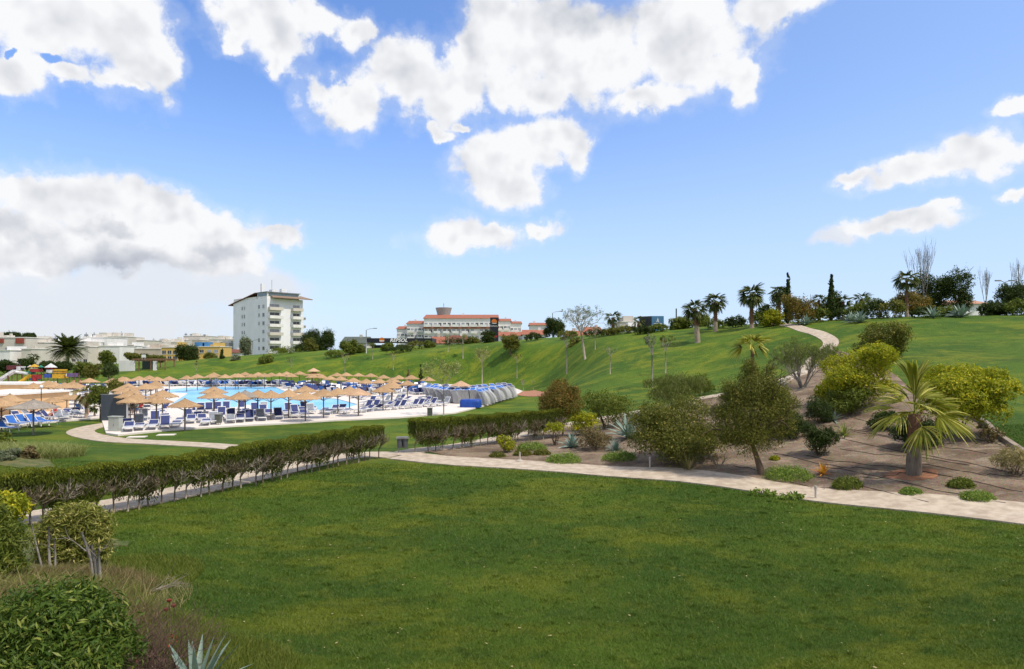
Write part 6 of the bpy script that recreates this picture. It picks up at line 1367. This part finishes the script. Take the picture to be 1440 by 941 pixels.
MB().box(-.62, .62, -.02, -.005, zt1 - hz_ * .56, zt1 - hz_ * .49).build('text_line', M_WHITE, t); MB().box(-.4, .4, -.02, -.005, zt1 - hz_ * .66, zt1 - hz_ * .62).build('text_line', M_WHITE, t); MB().box(-.3, .3, -.02, -.005, zt1 - hz_ * .76, zt1 - hz_ * .73).build('text_line', M_WHITE, t)
# ---- street lamps
def lamp(label, px, ytop, Y, arm, dbl=False):
    x = from_px(px, Y); g = gz(x, Y); h = ztop(ytop, Y) - g; t = thing('street_lamp', label, 'street lamp', (x, Y, g)); m = mat('galvanised steel', (.38, .39, .38), .5, .4)
    MB().tube([(0, 0, -.3), (0, 0, h * .5), (0, 0, h - .35)], [.11, .09, .07], 8).build('pole', m, t)
    for s in ((1, -1) if dbl else (1,)):
        MB().tube([(0, 0, h - .38), (s * arm * .4, 0, h - .1), (s * arm, 0, h)], .05, 5).build('arm', m, t); am_ = [c for c in t.children if c.name.startswith('arm')][-1]; MB().box(*sorted((s * arm * .95, s * (arm * .95 + .75))), -.14, .14, h - .06, h + .1).build('lamp_head', M_POSTG, am_)
lamp('street lamp with a single arm left of the station canopy', 515, 462, 150, 1.7)
lamp('street lamp with a single arm beside the dark round tree', 777, 438, 150, 1.6)
lamp('street lamp with double head among dark trees on the hill', 1413, 395, 95, .6, True)
lamp('thin lamp pole in front of the white tower', 355.5, 478, 190, 1.2)
x = from_px(951, 130); tag(MB().tube([(0, 0, -.3), (0, 0, ztop(434, 130) - gz(x, 130))], .12, 6).build('utility_pole', B['dark'], None, (x, 130, gz(x, 130))), 'plain dark pole sticking up between sign and palms', 'pole')
# ---- pergola and white wall above the slope
Yg = 150; x = from_px(167, Yg); g = gz(x, Yg); t = thing('pergola', 'timber pergola with white end walls at the top of the left slope', 'pergola', (x, Yg, g)); sc = Yg / F; zt2 = ztop(505.5, Yg) - g
MB().box(0, 22 * sc, 0, .3, -.5, ztop(506, Yg) - g - .2).build('wall', M_RENDER, t); MB().box(48 * sc, 52 * sc, 0, .6, -.5, zt2 - .35).build('wall', M_RENDER, t)
for k in (28, 45, 65): MB().box(k * sc - .1, k * sc + .1, 0, .2, -.5, zt2 - .25).box(k * sc - .1, k * sc + .1, 4, 4.2, -.5, zt2 - .25).build('post', M_WOODT, t)
rf = MB()
for k in range(14): rf.box(20 * sc + k * .54, 20 * sc + k * .54 + .12, -.4, 4.6, zt2 + .003, zt2 + .16)
rf.box(18 * sc, 66 * sc, 0, .2, zt2 - .25, zt2).box(18 * sc, 66 * sc, 4, 4.2, zt2 - .25, zt2).build('roof', M_WOODT, t); MB().box(26 * sc, 47 * sc, 2, 2.2, -.5, zt2 - .4).build('back_panel', mat('dark green shade', (.03, .05, .045), .8), t)
tag(MB().box(-.45, .45, 0, .12, 0, .65).tube([(-.3, .06, -.4), (-.3, .06, .02)], .03, 4).tube([(.3, .06, -.4), (.3, .06, .02)], .03, 4).build('notice_board', M_WHITE, None, (from_px(203.5, Yg), Yg - .5, g + zt2 + .4)), 'small white panel on top of the pergola', 'notice board')
# ---- playground and slides
Yq = 112
def P_(px, py, Y=Yq): return (from_px(px, Y), Y, ztop(py, Y))
def g_at(px, Y=Yq): return gz(from_px(px, Y), Y)
M_SLW = mat('white slide', (.7, .7, .7), .4)
t = thing('water_slide', 'long white slide sloping down to the left in the playground', 'slide', (from_px(10, Yq), Yq, g_at(10))); o = Vector((from_px(10, Yq), Yq, g_at(10)))
pts = [Vector(P_(*a)) - o for a in ((32, 519.5), (24, 521), (12, 528), (0, 535.5), (-10, 538))]; mb = MB()
for a, b in zip(pts[:-1], pts[1:]): 
    for s in (-.5, .5): mb.add([a + Vector((0, s, 0)), b + Vector((0, s, 0)), b + Vector((0, s, .35)), a + Vector((0, s, .35))], [(0, 1, 2, 3)])
    mb.add([a + Vector((0, -.5, 0)), b + Vector((0, -.5, 0)), b + Vector((0, .5, 0)), a + Vector((0, .5, 0)), a + Vector((0, -.5, -.08)), b + Vector((0, -.5, -.08)), b + Vector((0, .5, -.08)), a + Vector((0, .5, -.08))], [(0, 1, 2, 3), (4, 7, 6, 5), (0, 4, 5, 1), (3, 2, 6, 7)])
mb.build('chute', M_SLW, t)
for q in (0, 1, 2): MB().tube([pts[q], (pts[q].x, pts[q].y, -.2)], .07, 6).build('post', M_WOODT, t)
def play_tower(label, px, items, roofs, w=1.6):
    x = from_px(px, Yq); g = g_at(px); t = thing('play_tower', label, 'play tower', (x, Yq, g)); 
    for (dx0, dx1, y0, y1, m, nm) in items: MB().box(dx0 * Yq / F, dx1 * Yq / F, -.5, .7, ztop(y1, Yq) - g, ztop(y0, Yq) - g).build(nm, m, t)
    for (dx, r, y0, y1, m) in roofs: MB().lathe([(r, ztop(y1, Yq) - g), (.03, ztop(y0, Yq) - g)], 8, Matrix.Translation((dx * Yq / F, .1, 0))).build('roof', m, t)
    for dx in (-w / 2, w / 2): MB().tube([(dx, -.4, -.3), (dx, -.4, 2.6)], .07, 6).tube([(dx, .6, -.3), (dx, .6, 2.6)], .07, 6).build('posts', M_WOODT, t)
    return t, g
t, g = play_tower('colourful play tower with red tubes and an orange slide', 48, [(-3, 8, 519, 523, M_REDP, 'panel'), (-1, 7, 527, 533, M_REDP, 'panel'), (-8, -2, 522, 526, M_GP, 'panel'), (-4, 5, 532, 534.5, M_BP, 'panel')], [(0, .9, 512, 516, M_YP), (4, .5, 514, 517.5, M_REDP), (9, .45, 513.5, 516.5, M_GP), (-6, .45, 513.5, 516.5, M_SLW)])
mb = MB(); mb.tube([(-.2, -.6, 2.2), (-1.0, -.9, 1.5), (-2.0, -1.3, .7)], .28, 8).build('slide', M_YP, t); MB().tube([(-.6, -.5, 2.4), (-1.6, -.5, 2.6), (-2.6, -.5, 2.7)], .22, 8).build('tube_slide', M_SLW, t); MB().tube([(.4, -.7, 1.6), (.9, -.9, 1.0), (.4, -1.0, .3)], .3, 8).build('tube_slide', M_REDP, t)
t, g = play_tower('blue play tower with a pointed white and red roof', 71, [(-3, 5, 520, 524, M_SLW, 'panel'), (-6, 3, 526, 531, M_BP, 'panel')], [(0, .95, 511, 516.8, M_SLW), (0, .8, 514, 518.5, M_REDP)])
t, g = play_tower('bright yellow play house beside the pointed tower', 84, [(-7, 7, 519.5, 521.5, M_YP, 'roof'), (-6.5, 6.5, 522.5, 525, mat('ochre', (.5, .25, .02), .5), 'panel'), (-8, 8, 526, 532, M_YP, 'base')], [])
t, g = play_tower('purple play structure at the right of the playground', 101, [(-4, 5, 525, 530, mat('purple plastic', (.14, .09, .22), .5), 'panel'), (-6, -3, 525.5, 529, M_SLW, 'panel')], [])
t, g = play_tower('dark red pirate-like play frame behind the white slide', 20, [(-8, 6, 514, 520, mat('maroon mesh', (.12, .03, .035), .8), 'panel'), (6, 12, 515.5, 517, M_SLW, 'panel')], [])

# ---- vegetation: helper for trees by photo pixel: foot, crown box
def ptree(label, px, yfoot, x0, x1, yt, yb, Y, m, n, size, seed, trunk=.12, bm_='brown', name='tree', group=None, lean=0, k=7, cat='tree', **kw):
    x = from_px(px, Y); g = gz(x, Y) if yfoot is None else ztop(yfoot, Y); zt_, zb_ = ztop(yt, Y) - g, ztop(yb, Y) - g; w = px2m(x1 - x0, Y); cxm = from_px((x0 + x1) / 2, Y) - x
    h = zt_ - zb_; rnd = random.Random(seed); bl = [(cxm, 0, zb_ + h * .5, w * .33, w * .3, h * .4)]
    for i in range(k):
        a = 2 * PI * i / k + rnd.uniform(-.4, .4); q = rnd.uniform(.2, .34); bl.append((cxm + math.cos(a) * w * q, math.sin(a) * w * q * .8, zb_ + h * rnd.uniform(.25, .78), w * rnd.uniform(.14, .22), w * .17, h * rnd.uniform(.16, .24)))
    return tree(label, (x, Y, g), [(0, 0, -.4), (lean * .5, 0, max(zb_, .3) * .6), (lean + cxm * .3, 0, zb_ + h * .25)], trunk, bl, m, n, size, seed=seed, name=name, barkm=bm_, limbs=4, group=group, cat=cat, **kw)
# date palm and small palm at the left
x = from_px(95.5, 165); g = gz(x, 165); feather_palm('large date palm with a full dark crown in front of the white terraces', (x, 165, g), ztop(491, 165) - g, .32, 4.1, 95, 201, nleaf=32)
x = from_px(47, 150); g = gz(x, 150); fan_palm('little dark palm in front of the red-gabled villa', (x, 150, g), ztop(502, 150) - g, .12, 1.1, 14, 202, emin=-.2, nl=10, w=.12)
for i, a in enumerate([(28, None, 5, 32, 467, 478, 250, 'dark', 'umbrella pine behind the outer white villa'), (38, None, 26, 51, 468.5, 480, 240, 'dark', 'umbrella pine behind the pink balcony'),
        (148, None, 138, 163, 492, 520, 145, 'mid', 'light green tree in front of the low white block'), (12, None, -5, 28, 506, 526, 150, 'dark', 'dark broad tree at the left end of the playground hedge'), (38, None, 26, 50, 504, 520, 148, 'dark', 'dark tree behind the colourful play tower'),
        (66, None, 52, 80, 508, 524, 146, 'dark', 'dark tree behind the pointed play tower'), (92, None, 78, 104, 507, 524, 144, 'dark', 'dark tree beneath the date palm'), (116, None, 103, 130, 508, 530, 138, 'mid', 'green tree with the lamp pole in front of it'), (128, None, 116, 142, 510, 534, 130, 'olive', 'olive tree right of the playground'),
        (152, None, 142, 168, 510, 532, 125, 'dark', 'dark shrubby tree left of the pergola'), (265, None, 246, 283, 483, 515, 175, 'dark', 'big dark round tree between the yellow buildings'), (187, None, 176, 200, 496, 508, 190, 'olive', 'grey green tree above the pergola roof'), (218, None, 206, 232, 499, 510, 180, 'olive', 'low tree right of the pergola panel'), (206, None, 194, 216, 498, 508, 195, 'dark', 'dark tree behind the pergola'),
        (296, None, 284, 306, 495, 509, 170, 'olive', 'brown green tree before the blue-topped building'), (344, None, 335, 355, 471, 503, 190, 'grey', 'grey green tree at the left foot of the tower'), (331, None, 322, 341, 500, 516, 158, 'grey', 'pale round shrub on the crest left of the tower'), (373, None, 361, 386, 499, 522, 150, 'mid', 'rounded bush-like tree on the crest below the tower'),
        (385, None, 378, 394, 493, 505, 170, 'dark', 'dark small tree near the notice by the tower'), (396, None, 386, 405, 489, 504, 178, 'mid', 'green tree right of the white notice'), (436, None, 422, 452, 458, 500, 200, 'dark', 'tall dark pine with open crown right of the tower'), (455, None, 443, 473, 460, 502, 195, 'dark', 'dark pine standing against its taller neighbour'), (436, None, 427, 448, 474, 503, 165, 'olive', 'brown green tree in front of the pines'),
        (420, None, 412, 430, 484, 504, 175, 'dark', 'dark narrow tree at the right foot of the tower'), (486, None, 476, 504, 478, 500, 150, 'mid', 'light green tree left of the station canopy'), (505, None, 496, 514, 483, 500, 152, 'mid', 'second light green tree next to the canopy end'), (545, None, 534, 555, 482, 495, 152, 'mid', 'green tree under the canopy lettering'), (568, None, 554, 578, 485, 496, 156, 'dark', 'dark tree under the black canopy'), (604, None, 594, 613, 479, 493, 150, 'mid', 'light tree at the right end of the canopy'),
        (663, None, 650, 680, 474, 492, 152, 'olive', 'spreading olive green tree left of the pylon'), (687, None, 676, 698, 464, 487, 146, 'dark', 'dark round tree just left of the pylon'), (718, 497, 704, 733, 470, 494, 128, 'olive', 'dense egg-shaped tree standing on the slope right of the pylon'), (779, None, 764, 796, 446, 476, 150, 'dark', 'dark round tree around the street lamp'), (808, 496, 799, 818, 474, 496, 118, 'olive', 'narrow bushy tree on the slope beside the bare white-barked tree'),
        (985, None, 968, 1000, 440, 468, 118, 'mid', 'green tree between sign board and slope palms'), (956, None, 936, 975, 446, 468, 112, 'mid', 'light green bushy tree right of the blue sign'), (1030, None, 1012, 1050, 452, 468, 110, 'dark', 'dark tree between the two middle palms'), (1078, None, 1060, 1092, 425, 462, 105, 'dark', 'dark tree behind the tallest slope palm'),
        (1084, None, 1068, 1104, 432, 462, 96, 'yellow', 'yellow green bushy tree beside the path top'), (1122, None, 1100, 1147, 412, 462, 92, 'rust', 'round brown green tree behind the top of the path'), (1167, None, 1152, 1188, 409, 452, 98, 'dark', 'dark bushy palm-like tree around the cypress'), (1090, None, 1086, 1112, 404, 440, 104, 'dark', 'dark tree mass left of the first cypress'),
        (1282, None, 1252, 1312, 408, 448, 92, 'rust', 'wide brown-tinged tree below the hilltop palm'), (1318, None, 1285, 1340, 382, 448, 96, 'dark', 'tallest dark tree of the hilltop grove'), (1345, None, 1322, 1372, 378, 446, 94, 'dark', 'spreading dark tree at the right side of the hilltop grove'), (1424, None, 1400, 1452, 394, 448, 88, 'dark', 'dark tree at the outer right of the hill'), (1405, None, 1384, 1432, 424, 448, 85, 'dark', 'low dark tree under the double-headed lamp')]):
    px, yf, x0_, x1_, yt, yb, Y, m, lb = a
    dens_ = 1600 + int(px2m(x1_ - x0_, Y) ** 2 * 260)
    ptree(lb, px, yf, x0_, x1_, yt, yb, Y, m, min(dens_, 11000), .27 * (Y / 120) ** .5, 300 + i, .16, group=None, lumps=.5, clump=.28, k=9)
# hedgerow shrubs along the crest
crest = [(470, 493, 30, 10, 148), (560, 489, 40, 8, 146), (880, 466, 36, 9, 112), (925, 466, 30, 9, 109), (905, 467, 28, 8, 108), (1002, 464, 40, 12, 105), (1035, 461, 34, 14, 103), (1140, 452, 30, 18, 94), (1152, 456, 34, 18, 92), (1185, 453, 34, 14, 92), (1205, 452, 40, 20, 90), (1232, 450, 40, 26, 88), (1255, 447, 44, 24, 87), (1222, 446, 50, 28, 90), (1300, 447, 40, 12, 84), (1330, 446, 40, 10, 84), (840, 473, 40, 9, 118), (860, 471, 30, 8, 114), (798, 478, 30, 10, 126), (750, 480, 26, 9, 134), (1065, 460, 26, 18, 100), (640, 486, 50, 8, 150), (585, 489, 30, 10, 150), (400, 497, 50, 9, 158), (1390, 445, 30, 16, 84), (1432, 444, 40, 20, 82)]
for i, (px, yb, w, h, Y) in enumerate(crest):
    x = from_px(px, Y); g = gz(x, Y); m = ('mid', 'dark', 'olive', 'mid', 'dark')[i % 5]
    where = ['by the tallest pines', 'under the station canopy', 'in front of the white flat building', 'at the foot of the blue sign', 'below the dark side of the sign', 'beside the shorn palm trunks', 'right of the second slope palm', 'behind the top of the path', 'left of the second cypress', 'at the foot of the second cypress', 'near the small hilltop palm', 'midway along the hilltop hedge', 'left of the hilltop grove', 'tall one in the hilltop hedge', 'in front of the hilltop grove', 'below the pink-roofed house', 'left of the small slope palm', 'right of the small slope palm', 'behind the bare slope tree', 'left of the dark round tree', 'beneath the tallest slope palm', 'by the brown-gabled house', 'by the red roof behind the canopy', 'below the white tower', 'at the lamp with the double head', 'at the far right end of the hill'][i]
    W, H = px2m(w, Y), px2m(h, Y) + .4
    t = thing('shrub', f'{ {"mid": "green", "dark": "dark", "olive": "olive green"}[m] } shrub on the crest, {where}', 'shrub', (x, Y, g), 0, 'shrubs along the crest')
    leaves('foliage', G[m], t, [(0, 0, H * .45, W * .3, W * .25, H * .5), (-W * .25, 0, H * .35, W * .22, W * .2, H * .4), (W * .26, .2, H * .38, W * .22, W * .2, H * .45)], 1600, .26, seed=500 + i, up=.6)
# slope palms
for (px, yf, yc, r, fl_, nf, sd, lb, Y, sh) in [(981, 482, 434, .30, 1.6, 32, 211, 'fan palm with pale shorn lower trunk, lowest on the slope', 94, .5), (1006, 467, 424, .28, 1.6, 30, 212, 'fan palm leaning over the hedge left of the tallest one', 101, .35), (1057, 461, 414, .29, 1.85, 34, 213, 'tallest fan palm on the slope left of the path top', 98, .12),
        (862, 470, 447, .28, 1.35, 20, 214, 'small dark fan palm with a flared trunk on the crest', 115, .2), (898, 468, 452, .2, 1.1, 14, 215, 'small windblown palm left of the blue sign', 112, .3), (1275, 446, 392, .2, 1.5, 24, 216, 'fan palm rising above the brown-tinged hilltop tree', 90, .2), (1212, 446, 420, .2, 1.1, 18, 217, 'small palm on the hilltop right of the second cypress', 92, .3), (1096, 455, 412, .2, 1.5, 22, 218, 'dark palm at the left of the first cypress', 100, .2), (1186, 450, 424, .2, 1.2, 16, 219, 'dark low palm right of the second cypress', 96, .2), (1152, 452, 422, .2, 1.2, 16, 220, 'dark low palm left of the second cypress', 97, .2)]:
    x = from_px(px, Y); g = gz(x, Y); fan_palm(lb, (x, Y, g), ztop(yc, Y) - g, r, fl_, nf, sd, 'palmdark', (px2m(-4, Y) if px == 981 else 0, 0), None, sh, nl=20, w=.055, emin=-.5)
x = from_px(1108, 96); cypress('slim dark cypress behind the round brown tree', (x, 96, gz(x, 96)), ztop(386, 96) - gz(x, 96), .42, 221, 2600, size=.35)
x = from_px(1169, 94); cypress('slim dark cypress with a bare tip on the hilltop', (x, 94, gz(x, 94)), ztop(388, 94) - gz(x, 94), .45, 222, 2600, size=.35)
x = from_px(312, 160); cypress('tiny dark cypress on the slope left of the tower', (x, 160, gz(x, 160)), ztop(490, 160) - gz(x, 160), .5, 223, 600, size=.4)
l = hit(592, 537); cypress('tiny dark cypress sapling at the right of the far parasols', (l[0], l[1], l[2]), px2m(26, l[1]), .35, 224, 500, size=.3)
l = hit(574, 540); cypress('tiny reddish cypress sapling behind the far parasols', (l[0], l[1], l[2]), px2m(20, l[1]), .3, 225, 400, m='brown', size=.3)
# bare poplars and leafless trees
for (px, yt, Y, h0, lb, sd, w) in [(1300, 350, 95, 0, 'tall bare poplar with upswept twigs rising out of the hilltop grove', 1, .28), (1292, 358, 96, 0, 'thinner bare poplar right next to the tall one', 2, .25), (1386, 384, 100, 0, 'slender bare poplar in front of the pink-roofed house', 3, .18), (1431, 374, 96, 0, 'bare pale tree tip at the outer right of the hill', 4, .2)]:
    x = from_px(px, Y); g = gz(x, Y); bare_tree(lb, (x, Y, g), ztop(yt, Y) - g, .06, w, 4, seed=230 + sd, barkm='grey', trunk=.25, kids=5, up=1.6, taper=.7)
x = from_px(822, 100); l = hit(823, 505); g = l[2]; hh = px2m(505 - 432, l[1]); bare_tree('tall nearly bare tree with a white trunk and airy spring twigs on the slope', l, hh, .16, .85, 5, seed=241, barkm='pale', lean=(px2m(-6, l[1]), 0), trunk=.5, kids=5, crown=('grey', 2600, .17), up=.2, taper=.62)
slope = [((797, 526), 62, .07, 'young tree with a dark upper stem, pale trunk, mid slope', ('olive', 300, .2), .3), ((651, 504), 34, .07, 'young pale-trunked tree on the slope left of the pylon', ('pale', 300, .2), .3), ((630, 495), 24, .06, 'smaller pale-trunked tree near the crest under the flats', ('pale', 150, .2), .3), ((678, 545), 58, .09, 'young tree with loose pale leaves behind the lounger stacks', ('pale', 1500, .2), .75),
         ((858, 526), 42, .06, 'leafless pollarded young tree in the middle of the slope', None, .8), ((727, 532), 36, .05, 'young tree with a thin white trunk right of the egg-shaped tree', ('olive', 300, .18), .5), ((736, 552), 20, .05, 'small bare sapling beyond the stacks', ('brown', 60, .12), .6), ((750, 548), 14, .04, 'short stake-like sapling in the reddish ground', None, .3),
         ((917, 545), 76, .09, 'tall slim dark-trunked tree passing in front of the sign', ('grey', 350, .2), .35), ((936, 527), 54, .07, 'slim white-trunked tree below the blue sign', ('olive', 250, .2), .35), ((837, 492), 34, .06, 'thin young tree on the crest behind the bare tree', ('grey', 200, .18), .4), ((485, 535), 40, .06, 'thin young tree behind the far parasols, left of the kiosk gap', ('olive', 150, .2), .4), ((410, 531), 30, .05, 'thin sapling on the slope above the kiosk', ('olive', 120, .2), .4), ((553, 520), 26, .05, 'thin sapling on the slope below the station', ('olive', 100, .2), .4), ((276, 534), 26, .05, 'thin sapling behind the far left parasols', ('olive', 100, .2), .4), ((524, 505), 24, .05, 'pale-trunked sapling below the canopy end', ('mid', 500, .25), .6)]
for i, (a, hpx, r, lb, cr, spd) in enumerate(slope):
    l = hit(*a); bare_tree(lb, l, px2m(hpx, l[1]), r, spd, 3, seed=250 + i, barkm='pale' if i not in (0, 8) else 'grey', trunk=.6 if hpx > 30 else .5, kids=4, crown=cr, name='young_tree', group='young trees on the slope')
# trees on the deck
l = dk_(624, 583); bare_tree('young tree with pale leaves growing out of the deck by the stacks', l, px2m(76, l[1]), .05, .8, 4, seed=271, barkm='grey', trunk=.5, kids=5, crown=('pale', 2200, .13), name='young_tree')
x, y = flat(141, 592.5); ptree('bushy green tree with orange-tipped leaves against the slate screen', 141, 592.5, 124, 154, 537, 573, y, 'mid', 6500, .13, 272, .07, k=8)
x, y = flat(161, 570); ptree('dark bushy tree behind the slate screen', 161, 572, 148, 174, 531, 556, y, 'olive', 3500, .16, 273, .08)
x, y = flat(121, 590); fan_palm('thin young palm with dead brown fronds beside the walking person', (x, y, .1), px2m(35, y), .10, 1.0, 16, 274, 'straw', nl=14, w=.09, emin=-1.2)
x, y = flat(133, 585.5, .1); fan_palm('tiny dark palm between thin palm and bushy tree', (x, y, .1), px2m(14, y), .07, .55, 14, 275, 'palmdark', nl=12, w=.1, emin=-.6)
# agaves on the hilltop
for i, (px, Y, s_) in enumerate([(1134, 90, 1.6), (1197, 86, 1.5), (1209, 84, 1.7), (1312, 82, 1.6), (1352, 82, 1.8), (1342, 83, 1.2)]):
    x = from_px(px, Y); rosette('agave', ['blue agave behind the path top', 'first pale agave near the small hilltop palm', 'larger pale agave near the small hilltop palm', 'pale agave under the tall grove trees', 'big blue agave below the pink-roofed house', 'small agave next to the big blue one'][i], (x, Y, gz(x, Y)), 24, s_, .3, 'agave', 'agave', 'agaves on the hilltop', 280 + i, emin=.3)
# white notice by the tower
x = from_px(384, 165); g = gz(x, 165); t = thing('notice_board', 'white notice board with a yellow foot strip below the tower', 'notice board', (x, 165, g)); MB().box(-1.1, 1.1, 0, .1, ztop(497, 165) - g, ztop(493, 165) - g).build('panel', M_WHITE, t); MB().box(-1.1, 1.1, 0, .1, ztop(498.8, 165) - g, ztop(497.6, 165) - g).build('strip', M_YP, t); MB().tube([(-.9, .05, -.3), (-.9, .05, ztop(498.8, 165) - g)], .05, 4).build('leg', M_POSTG, t); MB().tube([(.9, .05, -.3), (.9, .05, ztop(498.8, 165) - g)], .05, 4).build('leg', M_POSTG, t)
# reddish bare ground behind the stacks with stakes
red = [hit(*a)[:2] for a in [(722, 555), (730, 551), (752, 549), (775, 551), (770, 557), (745, 558)]]
drape('bare_soil', red, .04, 1.0, mat('reddish soil', (.42, .20, .12), .95, bump=.4), .02)['kind'] = 'structure'
tag(MB().box(-60, 60, -4, 4, 0, .02).build('road', mat('far asphalt', (.05, .05, .05), .9), None, (-20, 178, 0), 0), kind='structure'); bpy.data.objects.remove(bpy.data.objects['road'])
bpy.context.view_layer.update()
